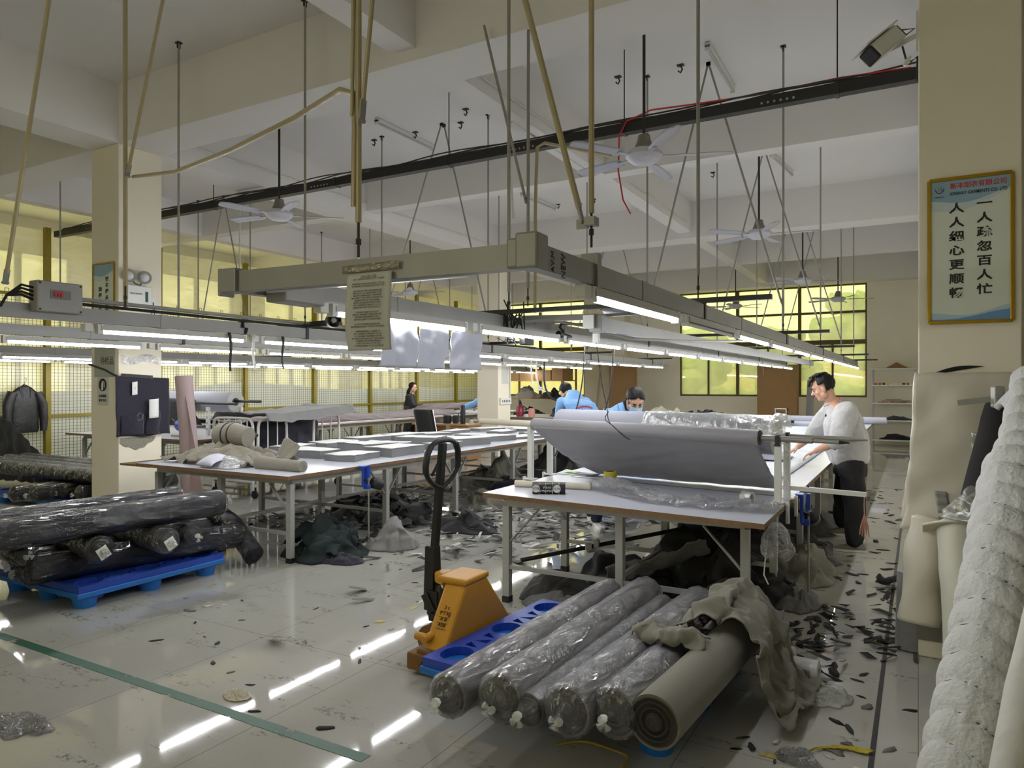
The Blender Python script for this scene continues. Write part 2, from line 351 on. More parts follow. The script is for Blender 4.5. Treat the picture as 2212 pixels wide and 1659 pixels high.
# back wall with two window openings
WB = [(-12.75, -9.45, 1.2, 4.33), (-6.3, -1.2, 1.24, 4.33)]
w = MB(); xs = [-17, -12.75, -9.45, -6.3, -1.2, 3.2]
for i, (a, b) in enumerate(zip(xs, xs[1:])):
    if i % 2 == 0: w.bb((a, YB, 0), (b, YB + .25, ZC))
    else:
        z0, z1 = WB[i // 2][2:]; w.bb((a, YB, 0), (b, YB + .25, z0)); w.bb((a, YB, z1), (b, YB + .25, ZC))
M_bwall = mat('back_wall_paint', (244, 238, 222), .85, var=.08, sc=1.2, dirt=(150, 142, 124), dsc=3.5, dth=.7, bump=.15, bs=9)
struct(w.build('wall_back', M_bwall, smooth=False))
M_frame = mat('bronze_window_frame', (92, 80, 52), .45, .3, var=.1)
def tinted(n_='yellow_tinted_glass', ct=(.962, .945, .56, 1)):
    m = bpy.data.materials.new(n_); m.use_nodes = True; nt = m.node_tree; nt.nodes.remove(nt.nodes['Principled BSDF']); L = nt.links.new
    tr = nt.nodes.new('ShaderNodeBsdfTransparent'); tr.inputs[0].default_value = ct
    tl = nt.nodes.new('ShaderNodeBsdfTranslucent'); tl.inputs[0].default_value = (.93, .91, .66, 1)
    gl = nt.nodes.new('ShaderNodeBsdfGlossy'); gl.inputs['Roughness'].default_value = .03
    n = nt.nodes.new('ShaderNodeTexNoise'); n.inputs['Scale'].default_value = 1.6; n.inputs['Detail'].default_value = 6
    tc = nt.nodes.new('ShaderNodeTexCoord'); L(tc.outputs['Object'], n.inputs['Vector'])
    mr = nt.nodes.new('ShaderNodeMapRange'); mr.inputs[3].default_value = .12; mr.inputs[4].default_value = .5; L(n.outputs['Fac'], mr.inputs[0])
    a = nt.nodes.new('ShaderNodeMixShader'); L(mr.outputs[0], a.inputs[0]); L(tr.outputs[0], a.inputs[1]); L(tl.outputs[0], a.inputs[2])
    b = nt.nodes.new('ShaderNodeMixShader'); b.inputs[0].default_value = .06; L(a.outputs[0], b.inputs[1]); L(gl.outputs[0], b.inputs[2])
    L(b.outputs[0], nt.nodes['Material Output'].inputs[0]); return m
M_tint = tinted(); M_tint2 = tinted('pale_tinted_glass', (.955, .945, .79, 1))
def window(n, a, b, nx, rows, axis='x', pos=0.0, sub=2, gm=None):
    'a, b along the wall; rows = heights of the bars'
    def pt(s, z, o): return (s, pos + o, z) if axis == 'x' else (pos + o, s, z)
    r = bpy.data.objects.new(n, None); COL.objects.link(r); r.location = pt((a + b) / 2, rows[0], 0); r['_b'] = tuple(r.location); struct(r)
    f = MB(); xs = [a + (b - a) * i / nx for i in range(nx + 1)]
    for x in xs: f.bar(pt(x, rows[0], .1), pt(x, rows[-1], .1), .11, .08)
    for z, t in zip(rows, (.1, .12, .06, .08, .08)): f.bar(pt(a - .055, z, .1), pt(b + .055, z, .1), .08, t)
    for i in range(nx):
        for k in range(1, sub): s_ = xs[i] + (xs[i + 1] - xs[i]) * k / sub; f.bar(pt(s_, rows[0], .1), pt(s_, rows[1], .1), .07, .05)
    f.build('window_frame', M_frame, r, smooth=False)
    for i in range(nx):
        for z0, z1 in zip(rows, rows[1:]):
            p = MB(); q0, q1 = pt(xs[i] + .04, z0 + .03, .1), pt(xs[i + 1] - .04, z1 - .03, .106)
            p.bb(q0, q1).build('pane', gm or M_tint, r, smooth=False)
window('window_1', -6.3, -1.2, 3, (1.24, 2.75, 3.57, 4.33), 'x', YB)
window('window_2', -12.75, -9.45, 2, (1.2, 2.75, 3.57, 4.33), 'x', YB)
# left outer wall with long windows, right wall, wall behind the camera with an added fill window
XL = -15.8; lw = MB(); ys = [-4, .9, 4.6, 5.6, 8.7, 9.6, 12.9, 13.9, 17.0, 17.9, 21.0, YB + .25]
for i, (a, b) in enumerate(zip(ys, ys[1:])):
    if i % 2 == 0: lw.bb((XL - .25, a, 0), (XL, b, ZC))
    else: lw.bb((XL - .25, a, 0), (XL, b, 1.0)); lw.bb((XL - .25, a, 4.3), (XL, b, ZC))
struct(lw.build('wall_left', M_white, smooth=False))
window("window_8", -6.4, -.9, 3, (.8, 2.75, 4.3), 'x', -4.2, 2, M_tint2)  # unseen window, added, sized and tinted to give warm fill light
for k, i in enumerate(range(1, 11, 2)): window('window_%d' % (k + 3), ys[i], ys[i + 1], 3, (1.0, 2.75, 4.3), 'y', XL - .2)
struct(MB().bb((.5, 5.37, 0), (.7, YB, ZC)).bb((.5, 5.05, 0), (3.2, 5.3, ZC)).build('wall_right', M_white, smooth=False))
struct(MB().bb((-17, -4.2, 0), (-6.4, -4, ZC)).bb((-.9, -4.2, 0), (3.2, -4, ZC)).bb((-6.4, -4.2, 4.3), (-.9, -4, ZC)).bb((-6.4, -4.2, 0), (-.9, -4, .8)).build('wall_front', M_white, smooth=False))
struct(MB().bb((3.0, -4, 0), (3.2, 5.05, ZC)).build('wall_side', M_white, smooth=False))
# ground lines
def worn(name, c, th):
    m = mat(name, c, .45, var=.15, sc=8); nt = m.node_tree; L = nt.links.new; b = nt.nodes['Principled BSDF']; tc = nt.nodes.new('ShaderNodeTexCoord')
    n = nt.nodes.new('ShaderNodeTexNoise'); n.inputs['Scale'].default_value = 5; n.inputs['Detail'].default_value = 9; n.inputs['Roughness'].default_value = .7
    L(tc.outputs['Object'], n.inputs['Vector']); g = nt.nodes.new('ShaderNodeMath'); g.operation = 'GREATER_THAN'; g.inputs[1].default_value = th; L(n.outputs['Fac'], g.inputs[0]); L(g.outputs[0], b.inputs['Alpha']); return m
def line(n, a, b, w, m):
    o = MB().bar((a[0], a[1], .0012), (b[0], b[1], .0012), w, .0016).build(n, m, smooth=False); struct(o)
MG = worn('worn_green_paint', (52, 96, 78), .42); MY = worn('worn_yellow_paint', (176, 160, 72), .56)
line('trim_1', (-5.6, 2.35), (-2.05, 2.345), .062, MG)
line('trim_2', (-3.15, 3.6), (-3.15, 10), .06, MY)
line('trim_3', (-4.88, 3.2), (-4.88, 7), .05, MY)
MX = mat('brass_joint_strip', (30, 26, 24), .5, .2, var=.6, sc=90)
line('trim_4', (-.175, 1.2), (-.155, 21), .022, MX)
# outside, seen through the tinted panes
M_leaf = mat('leaves', (112, 150, 58), .8, var=.5, sc=4, bump=1, bs=6)
M_trunk = mat('bark', (96, 78, 58), .9, var=.3)
def tree(x, y, h, r, label, seed):
    t = thing('tree', label, 'tree', (x, y, -.3)); random.seed(seed)
    MB().tube([(x, y, -.3), (x + .1, y, h * .35), (x - .05, y, h * .7)], [.14, .1, .05]).build('trunk', M_trunk, t)
    c = MB()
    for i in range(26):
        a = random.random() * 6.28; q = random.random() ** .6 * r; z = h * (.45 + .5 * random.random()); s_ = r * (.22 + .2 * random.random())
        c.ball((x + math.cos(a) * q, y + math.sin(a) * q, z), (s_, s_, s_ * .8), 8)
    for i, p in enumerate(c.v): c.v[i] = p + V((N(p, 3), N(p + V((5, 0, 0)), 3), N(p + V((0, 5, 0)), 3))) * .25
    c.build('foliage', M_leaf, t)
tree(-4.3, 25.5, 3.4, 1.2, 'small leafy tree outside the middle pane of the long back window', 3)
tree(-1.4, 26.5, 4.6, 1.8, 'tall green tree outside the right pane of the back window', 4)
tree(-7.6, 27, 3.6, 1.5, 'green tree outside the left pane of the back window', 5)
tag(MB().bb((-30, YB + .4, -.35), (14, 30.5, -.305)).build('lawn', mat('grass', (120, 140, 80), .9, var=.3, sc=3)), 'pale grass yard outside behind the back windows', 'lawn')
bo = MB().bb((-24, 31, -.3), (9, 31.4, 3.4))
for i in range(16): bo.bb((-23.5 + i * 2, 30.96, -.3), (-23.35 + i * 2, 31, 3.4))
tag(bo.build('yard_wall', mat('yard_wall_paint', (225, 210, 170), .9), smooth=False), 'pale ribbed yard wall seen through the long back window', 'wall')
hb = MB()
for i in range(60):
    x = -9 + 9.6 * i / 60; hb.ball((x, 29.8 + .4 * N((x, 0, 0), 2), .5), (.5, .5, 1.0 + .4 * N((x, 3, 0), 1.5)), 8)
for i, p in enumerate(hb.v): hb.v[i] = p + V((N(p, 4), N(p + V((5, 0, 0)), 4), N(p + V((0, 5, 0)), 4))) * .18; hb.v[i].z = max(-.298, hb.v[i].z)
tag(hb.build('hedge', M_leaf), 'long green hedge along the yard wall outside', 'hedge')
# ================================================================ cutting tables
def table(n, poly, T, ys, xs, label, dy=0.0, top=M_top):
    'long steel framed cutting table: poly = top outline, ys = leg rows, xs = leg columns'
    x0, y0 = poly[0]; t = thing('cutting_table', label, 'table', ((poly[0][0] + poly[1][0]) / 2, y0, 0))
    m = MB().prism(poly, T - .034, T - .002, 1); m.prism(poly, T - .0019, T, 0); m.build('tabletop', [top, M_ply], t, smooth=False)
    m = MB()
    for y in ys: m.bar((xs[0], y + dy * 0, T - .065), (xs[-1], y, T - .065), .04, .06)
    for x in xs: m.bar((x, ys[0], T - .066), (x, ys[-1], T - .066), .04, .058)
    m.build('apron_frame', M_grey, t, smooth=False)
    for y in ys:
        for x in xs:
            g = MB().bar((x, y, .04), (x, y, T - .095), .052).build('leg', M_grey, t, smooth=False)
            MB().box((x, y, .0225), (.058, .058, .045)).build('rubber_foot', M_black, g, smooth=False)
    m = MB()
    for i, y in enumerate(ys):
        m.bar((xs[0], y, .26), (xs[-1], y, .26), .03)
    for a, b in zip(ys, ys[1:]): m.bar((xs[len(xs) // 2], a, .3), (xs[len(xs) // 2], b, .3), .028)
    m.build('stretcher', M_grey, t, smooth=False)
    for y in ys[1:]:
        for x in (xs[0], xs[-1]):
            m = MB()
            for s in (-1, 1): m.bar((x, y + s * .02, T - .36), (x, y + s * .24, T - .1), .03, .008)
            m.build('brace', M_grey, t, smooth=False)
    for x, s in ((xs[0], 1), (xs[-1], -1)): MB().bar((x + s * .02, ys[0], T - .36), (x + s * .26, ys[0], T - .1), .03, .008).build('brace', M_grey, t, smooth=False)
    return t
T1 = table(1, [(-2.79, 4.48), (-.765, 4.27), (-.8, 17.6), (-2.8, 17.6)], .8, [4.56, 5.55] + [6.9 + 1.33 * i for i in range(8)], [-2.63, -1.75, -.93],
    'long white-topped cutting table carrying the silver-grey fabric roll, right of the aisle')
T2 = table(2, [(-6.9, 4.42), (-4.74, 4.42), (-4.74, 12.2), (-6.9, 12.2)], .8, [4.58, 5.9, 7.2, 8.6, 9.9, 11.2], [-6.76, -5.8, -4.88],
    'long cutting table covered with stacks of grey cut panels, left of the aisle')
T3 = table(3, [(-12.2, 8.45), (-10.05, 8.45), (-10.05, 19.2), (-12.2, 19.2)], .8, [8.65 + 1.3 * i for i in range(8)], [-12.05, -11.1, -10.2],
    'long cutting table along the yellow fence under maroon fabric')
T4 = table(4, [(-12.2, 6.6), (-8.97, 6.6), (-8.97, 8.4), (-12.2, 8.4)], .8, [6.8, 8.2], [-12.0, -10.5, -9.15],
    'short cutting table with the black and white roll stand, behind the left pillar')
T5 = table(5, [(-9.1, 15.2), (-6.4, 15.2), (-6.4, 17.0), (-9.1, 17.0)], .8, [15.35, 16.85], [-8.95, -7.7, -6.55],
    'far cutting table behind the centre pillar below the shelved boxes')
T6 = table(6, [(-5.9, 14.6), (-3.3, 14.6), (-3.3, 16.6), (-5.9, 16.6)], .8, [14.8, 16.4], [-5.75, -4.6, -3.45],
    'far table heaped with pale cloth and black cuttings below the long back window')
# seam strip across the near table
tag(MB().bar((-2.6, 5.62, .8015), (-.8, 5.36, .8015), .012, .002).build('joint_strip', M_dark, smooth=False), 'dark joint strip across the white top of the long right cutting table', 'strip')
# ================================================================ tube lamps
def make_lamp(lit=True):
    t = thing('tube_lamp', 'x', 'lamp', (0, 0, 0), 'tube lamps on the rails')
    m = MB().box((0, .6, .018), (.034, 1.19, .036)); m.bar((.022, .02, .012), (.022, 1.18, .012), .004, .03); m.bar((-.022, .02, .012), (-.022, 1.18, .012), .004, .03)
    m.build('housing', M_grey, t, smooth=False)
    MB().cyl((0, .03, -.012), (0, 1.17, -.012), .0135, n=12).build('tube', M_tubeon if lit else M_tubeoff, t)
    for y in (0, 1.165): MB().box((0, y + .0175, .004), (.04, .036, .062)).build('end_cap', M_wht, t, smooth=False)
    MB().box((0, -.06, .008), (.05, .055, .05)).build('socket', M_wht, t, smooth=False, bevel=.004)
    return t
ZR = 2.0                                          # underside of the lamp rails
lampA, lampB = make_lamp(True), make_lamp(False); used = set()
def lamp(x, y, z, label, lit=True, rz=0, tilt=0):
    src = lampA if lit else lampB
    if lit not in used: o = src; used.add(lit); o.location = (x, y, z)
    else: o = dup(src, V((x, y, z)) - src.location)
    o['label'] = label; o.rotation_euler = (tilt, 0, rz); return o
# ================================================================ lamp frames: rails hung on rods
def rail_pair(label, xl, xr, y0, y1, start, seg, yl0=None, near=True):
    t = thing('lamp_frame', label, 'lamp frame', ((xl + xr) / 2, y0, ZR), 'hanging lamp frames')
    for x, ya in ((xl, yl0 if yl0 is not None else y0), (xr, y0)):
        m = MB(); m.bar((x, ya, ZR + .046), (x, y1, ZR + .046), .052, .09)
        y = ya + 1.1
        while y < y1: m.box((x, y, ZR + .046), (.058, .05, .097)); y += seg
        m.build('rail', M_rail, t, smooth=False)
    y = start
    while y < y1:
        m = MB().bar((xl - .28, y, ZR + .115), (xl + .62, y, ZR + .115), .042, .03); m.bar((xr - .62, y, ZR + .115), (xr + .42, y, ZR + .115), .042, .03)
        m.bar((xl + .6, y, ZR + .115), (xr - .6, y, ZR + .115), .04, .028)
        for x in (xl, xr): m.box((x, y, ZR + .05), (.066, .03, .11))
        m.build('cross_bar', M_dark, t, smooth=False); y += 3.15
    return t
# frame over the near table, with its end beam and corner boxes
F1 = rail_pair('grey U-shaped lamp frame with taped notice, hanging nearest the camera over the right table', -2.6, -1.17, 2.2, 17.2, 4.42, 2.2, 2.14)
MB().bar((-2.62, 2.13, ZR + .046), (-1.19, 2.2, ZR + .046), .052, .09).build('end_beam', M_rail, F1, smooth=False)
m = MB().box((-2.61, 2.12, ZR + .05), (.1, .07, .105), .05).box((-2.66, 2.125, ZR + .045), (.02, .08, .12), .05).build('corner_box', M_rail, F1, smooth=False, bevel=.006)
m = MB().box((-1.17, 2.2, ZR + .06), (.085, .1, .125), .05).box((-1.225, 2.172, ZR + .055), (.05, .03, .105), .05).build('corner_box', M_rail, F1, smooth=False, bevel=.008)
MB().bar((-2.45, 2.172, ZR + .002), (-1.45, 2.218, ZR + .002), .02, .012).build('bottom_strip', mat('bright_steel', (205, 206, 214), .3, .6), F1, smooth=False)
MB().box((-2.52, 2.4, ZR + .045), (.12, .26, .15), .05).build('connection_box', M_rail, F1, smooth=False, bevel=.008)
MB().box((-1.17, 2.72, ZR + .06), (.075, .04, .15)).build('hanger_bracket', M_rail, F1, smooth=False)
txt = MB(); text_mb('NEW', .05, facing((-1.1425, 2.4, ZR + .035), (0, 0, 1), (0, -1, 0)), mb=txt, sx=.8); text_mb('AV.M', .035, facing((-1.1425, 2.31, ZR + .04), (0, 0, 1), (0, -1, 0)), mb=txt)
txt.build('ink_lettering', M_black, F1, smooth=False)
# inner rail and cross member of the same frame
MB().bar((-2.08, 4.95, ZR + .05), (-2.02, 16.9, ZR + .05), .052, .1).build('inner_rail', M_rail, F1, smooth=False)
m = MB().bar((-2.6, 4.72, ZR + .09), (-2.08, 4.95, ZR + .1), .05, .045); m.bar((-2.55, 4.66, ZR + .06), (-1.6, 5.4, ZR + .17), .02, .02); m.box((-1.75, 5.25, ZR + .15), (.75, .55, .012), .3); m.build('bridge_bar', M_rail, F1, smooth=False)
MB().box((-2.08, 4.96, ZR + .05), (.1, .1, .13)).build('corner_box', M_rail, F1, smooth=False, bevel=.006)
MB().box((-2.12, 4.88, ZR + .06), (.085, .02, .1)).build('white_box', M_wht, F1, smooth=False)
m = MB().box((-2.08, 4.93, ZR - .06), (.05, .03, .075)); m.build('switch_box', M_wht, F1, smooth=False, bevel=.004)
MB().tube([(-2.55, 4.85, 2.07), (-2.45, 5.1, 2.09), (-2.3, 5.35, 2.06), (-2.05, 5.55, 1.97), (-1.7, 6.1, 1.965), (-1.4, 7.2, 2.02), (-1.35, 9, 2.03)], .012, 8).build('conduit', M_galv, F1)
F2 = rail_pair('grey double-rail lamp frame with breaker box, hanging over the left cutting table', -6.42, -4.72, 2.12, 15.2, 4.6, 2.3, 2.6)
F3 = rail_pair('far grey lamp frame hanging over the maroon fabric table beside the yellow fence', -11.65, -10.2, 4.3, 19.2, 6.2, 2.4)
F2['label'] = 'grey double-rail lamp frame with breaker box, hanging over the left cutting table'
MB().tube([(-4.735, 2.6, ZR + .15), (-4.735, 4.0, ZR + .14), (-4.735, 5.6, ZR + .125), (-4.735, 9, ZR + .115)], .014, 8).build('conduit', M_grey, F2)
MB().tube([(-4.7, 2.6, ZR + .115), (-4.7, 4.4, ZR + .105), (-4.7, 9, ZR + .105)], .011, 8).build('conduit', M_dark, F2)
# breaker box on the left frame
bx = thing('breaker_box', 'grey breaker box with red switches on top of the left lamp rail', 'breaker box', (-4.72, 2.42, ZR + .1))
c0 = V((-4.665, 2.47, 2.135)); MB().box(c0, (.1, .27, .19)).build('enclosure', M_rail, bx, smooth=False, bevel=.006)
MB().box(c0 + V((.052, 0, .015)), (.004, .12, .055)).build('window_plate', mat('smoky_plate', (120, 118, 112), .3), bx, smooth=False)
m = MB()
for i in range(3): m.box(c0 + V((.058, -.035 + i * .018, .01)), (.012, .012, .018))
m.box(c0 + V((.056, -.017, .028)), (.008, .055, .012)); m.build('switch', M_red, bx, smooth=False)
m = MB()
for a in (-.12, .12):
    for b in (-.08, .08): m.cyl(c0 + V((.05, a, b)), c0 + V((.054, a, b)), .006, n=8)
m.build('screw', M_black, bx)
m = MB()
for k in range(4): m.tube([c0 + V((0, -.13, .05 - k * .025)), c0 + V((0, -.2, .06 - k * .02)), c0 + V((-.02, -.27, -.01)), c0 + V((-.03, -.3, -.08))], .008, 6)
m.build('cable', M_black, bx)
RN = {'r1': 'right rail over the near table', 'l1': 'left rail over the near table', 'r2': 'aisle-side rail over the left table', 'l2': 'pillar-side rail over the left table', 'r3': 'inner rail near the fence', 'l3': 'outer rail near the fence'}
for key, x, y0, n in (('r1', -1.15, 2.65, 11), ('l1', -2.5, 2.6, 11), ('r2', -4.7, 2.74, 9), ('l2', -6.42, 2.98, 9), ('r3', -10.2, 4.7, 11), ('l3', -11.65, 4.9, 11)):
    for i in range(n):
        lit = not (key == 'r1' and i == 1)
        lamp(x, y0 + i * 1.345, ZR - .042, '%s tube lamp under the %s, %s from its near end' % ('lit' if lit else 'unlit', RN[key], ORD[i]), lit)
# ================================================================ hanger rods and braces
def rod(p, q, label, r=.011, name='hanger_rod', cat='hanger rod', flat=True, grp='hanger rods of the lamp frames', turn=True, pm=None):
    p, q = V(p), V(q); t = thing(name, label, cat, tuple(q), grp); d = (p - q).normalized()
    MB().cyl(q + d * (.14 if turn else 0), p, r, n=10).build('pipe', pm or (M_tan if q.y < 4 else M_galv), t)
    if turn:
        MB().cyl(q, q + d * .15, r * .45, n=8).cyl(q + d * .05, q + d * .075, r * .9, n=6).build('threaded_end', M_dark, t)
    if abs(p.z - ZC) < .02:
        MB().box((p.x, p.y, ZC - .008), (.05, .05, .012)).box((p.x, p.y, ZC - .035), (.012, .035, .05)).build('ceiling_bracket', M_dark, t, smooth=False)
    return t
def brace(p, q, label, r=.011):
    p, q = V(p), V(q); t = thing('brace_rod', label, 'brace rod', tuple(q), 'slanted brace rods'); d = (p - q).normalized(); x, y, _ = frame(d)
    MB().cyl(q + d * .06, p, r, n=10).build('pipe', M_tan if q.y < 4 else M_galv, t)
    MB().bar(q - d * .01, q + d * .08, .03, .01).cyl(q - V((0, .02, 0)), q + V((0, .02, 0)), .006, n=8).build('clamp', M_rail, t, smooth=False)
    if abs(p.z - ZC) < .02: MB().box((p.x, p.y, ZC - .02), (.04, .03, .04)).build('ceiling_bracket', M_dark, t, smooth=False)
    return t
zr = ZR + .13
rod((-1.165, 2.71, ZC), (-1.165, 2.71, zr + .03), 'thick near hanger rod on the right rail beside the corner of the near frame', .0115)
MB_ = MB().box((-1.165, 2.71, 2.265), (.045, .05, .035)).box((-1.205, 2.71, 2.26), (.05, .012, .04)); tag(MB_.build('rod_clamp', M_rail, smooth=False), 'steel clamp on the thick near rod where the slanted brace meets it', 'clamp')
brace((-1.95, 2.71, ZC), (-1.205, 2.71, 2.27), 'slanted tan brace rod rising from the clamp on the thick near rod', .013)
rod((-1.93, 2.165, ZC), (-1.93, 2.165, ZR + .1), 'thick near hanger rod standing on the end beam above the notice', .0125)
rod((-1.915, 2.15, ZC), (-1.95, 2.15, 2.66), 'thin pipe tied alongside the thick rod above the notice', .008, turn=False)
brace((-1.62, 2.16, ZC), (-1.91, 2.16, 2.64), 'slanted brace rod meeting the thick rod above the notice', .009)
rod((-4.72, 2.95, ZC), (-4.72, 2.95, zr), 'near hanger rod in front of the left pillar', .014)
rod((-4.76, 2.97, ZC), (-4.75, 2.97, 2.12), 'white pipe tied alongside the hanger rod in front of the left pillar', .014, turn=False)
brace((-4.0, 2.95, ZC), (-4.7, 2.95, 3.02), 'slanted brace rod meeting the hanger rod before the left pillar', .011)
brace((-3.85, 2.2, ZC), (-4.7, 2.2, 2.2), 'slanted brace rod at the left edge above the breaker box', .012)
rod((-4.76, 2.18, ZC), (-4.76, 2.18, zr - .02), 'hanger rod at the left edge beside the breaker box', .011)
rod((-2.6, 4.53, ZC), (-2.6, 4.53, zr), 'hanger rod on the left rail above the tangled black cables', .0125)
for key, x, xm, ys in (('r1', -1.18, -1.93, [4.4, 7.6, 10.75, 13.8, 16.6]), ('l1', -2.6, -1.93, [7.6, 10.75, 13.75, 16.6]),
                       ('r2', -4.72, -5.4, [4.6, 7.7, 10.8, 13.8]), ('l2', -6.4, -5.4, [4.55, 7.65, 10.8, 13.8]),
                       ('r3', -10.2, -10.9, [6.2, 8.65, 11.8, 14.8, 18]), ('l3', -11.6, -10.9, [6.2, 8.65, 11.8, 14.8, 18])):
    for i, y in enumerate(ys):
        rod((x, y, ZC), (x, y, zr), 'hanger rod on the %s, %s of its row' % (RN[key], ORD[i]))
        if i % 2 == 1 or key in ('r1', 'l1') and i < 4 and y > 5: brace((xm, y, ZC), (x, y, 2.36), 'slanted brace rod tied to the %s, %s of its row' % (RN[key], ORD[i]))
# conduit pipes
def conduit(pts, r, label, m=M_tan): return tag(MB().tube(pts, r, 10).build('conduit_pipe', m), label, 'pipe', 'conduit pipes')
conduit([(-1.945, 2.155, 2.3), (-1.94, 2.155, 2.62), (-1.96, 2.17, 2.76), (-2.05, 2.19, 2.8), (-2.4, 2.28, 2.78), (-3.1, 2.5, 2.81), (-3.9, 2.75, 2.88), (-4.68, 2.98, 3.02)], .012, 'long tan pipe sloping from the thick rod above the notice to the left pillar rod')
conduit([(-2.58, 4.9, 2.15), (-2.575, 4.9, 3.0), (-2.56, 4.9, 3.43), (-2.52, 4.95, 3.47), (-2.25, 5.65, 3.52)], .013, 'pale pipe bending over at its top beside the central rods')
rod((-2.615, 4.86, 4.33), (-2.62, 4.86, 2.2), 'central hanger rod under the big beam beside the bent pale pipe', .0125)
brace((-2.95, 4.75, 4.4), (-2.63, 4.85, 3.0), 'slanted brace rod left of the central rods', .011)
MW = mat('white_conduit', (214, 212, 204), .5)
conduit([(-3.66, 5.4, 4.56), (-3.66, 12.9, 4.56)], .012, 'thin white pipe running along the side of the middle ceiling beam', MW)
conduit([(-7.85, 5.5, 4.55), (-7.85, 13.2, 4.55)], .014, 'thin white pipe along the ceiling beam behind the left pillar', MW)
conduit([(-3.7, 6.4, 4.44), (-3.66, 6.4, 3.9), (-3.62, 6.4, 3.3)], .012, 'short white drop pipe below the middle ceiling beam', MW)
conduit([(-3.64, 6.4, 4.3), (-3.64, 8.6, 4.3)], .011, 'white pipe along the lower edge of the middle ceiling beam', MW)
conduit([(-9.2, 7.6, 5.0), (-9.2, 7.6, 3.32), (-9.15, 7.6, 3.3), (-8.4, 7.6, 3.3), (-7.5, 7.6, 3.3), (-7.45, 7.6, 3.25), (-7.45, 7.6, 2.2)], .013, 'bent white pipe beside the left pillar above the far frame', MW)
# ================================================================ black cable tray
ct = thing('cable_tray', 'long black cable tray with hoses hung under the ceiling', 'cable tray', (-6, 6.89, 4.1))
MB().bar((-13, 6.89, 4.19), (.0, 6.89, 4.19), .1, .1).build('tray', M_tray, ct, smooth=False)
m = MB()
for x in (-11.2, -8.9, -6.5, -4.76, -2.6, -.62): m.box((x, 6.89, 4.19), (.035, .112, .112))
m.build('strap', M_dark, ct, smooth=False)
for x in (-8.9, -4.76, -2.6, -.62): MB().cyl((x, 6.89, 4.24), (x, 6.89, ZC), .006, n=8).build('drop_rod', M_black, ct)
m = MB()
for x0 in (-12, -6.9, -3.9, -1.25):
    for i in range(6): m.cyl((x0 + i * .055, 6.838, 4.175), (x0 + i * .055, 6.834, 4.175), .012, n=8)
m.build('plug_hole', M_galv, ct)
m = MB()
for k in range(3): m.tube([(-12.8 + 12.8 * i / 50, 6.87 + .03 * math.sin(i * .9 + k), 4.255 + .012 * k + .014 * math.sin(i * .7 + k * 2)) for i in range(51)], .008, 6)
m.build('cable', M_char, ct)
m = MB().tube([(-.05, 6.86, 4.25), (-.6, 6.86, 4.28), (-1.3, 6.86, 4.27), (-1.9, 6.84, 4.29), (-2.3, 6.83, 4.31), (-2.55, 6.82, 4.24), (-2.62, 6.8, 4.1), (-2.63, 6.8, 3.75), (-2.58, 6.8, 3.45), (-2.5, 6.8, 3.3)], .008, 6)
m.build('red_hose', M_red, ct)
# ================================================================ ceiling fans
def fan_parts():
    t = thing('ceiling_fan', 'x', 'fan', (0, 0, 0), 'white ceiling fans'); z = 0
    MB().cyl((0, 0, .16), (0, 0, 1.35), .014, n=10).build('down_rod', M_dark, t)
    MB().lathe((0, 0, .06), [(.085, 0), (.08, .03), (.06, .08), (.05, .13), (.02, .135)]).build('canopy', mat('fan_grey', (118, 116, 108), .5), t)
    MB().lathe((0, 0, -.06), [(.02, 0), (.1, .004), (.135, .03), (.165, .06), (.165, .085), (.13, .115), (.05, .12)]).build('motor', mat('fan_white', (196, 196, 206), .35), t)
    for k in range(5):
        a = 2 * math.pi * k / 5; M = Matrix.Rotation(a, 3, 'Z')
        m = MB(); m.bar(M @ V((.14, 0, .0)), M @ V((.27, 0, .0)), .035, .006)
        prof = [(.24, .045), (.3, .058), (.5, .07), (.68, .072), (.74, .05), (.755, .02)]
        vs = []
        for x, w_ in prof:
            for y in (-1, -.4, .4, 1): vs.append(M @ V((x, y * w_, .012 * y + (.006 if abs(y) < .9 else 0))))
        n = 4; m.add(vs, [(i * n + j, (i + 1) * n + j, (i + 1) * n + j + 1, i * n + j + 1) for i in range(len(prof) - 1) for j in range(3)])
        m.build('blade', mat('fan_blade', (178, 178, 190), .4), t, thick=.006)
    return t
fan0 = fan_parts()
for i, (x, y, z, rz, lb) in enumerate([(-2.1, 6.05, 3.6, .35, 'nearest white ceiling fan hanging below the black tray, right of centre'), (-6.72, 6.13, 3.64, .75, 'white ceiling fan at left below the black tray beside the left pillar'),
        (-1.87, 10.04, 3.62, .15, 'white ceiling fan in the second bay seen through slanted rods'), (-1.97, 15, 3.62, .4, 'far fan in front of the top of the long window'),
        (-1.65, 18.5, 3.6, .2, 'farthest fan before the right pane of the long window'), (-4.1, 18.9, 3.6, .9, 'far fan before the left pane of the long window'),
        (-9.2, 11.9, 3.5, .3, 'far fan glimpsed behind the hanging notice')]):
    o = fan0 if i == 0 else dup(fan0)
    o.location = (x, y, z); o.rotation_euler.z = rz; o['label'] = lb
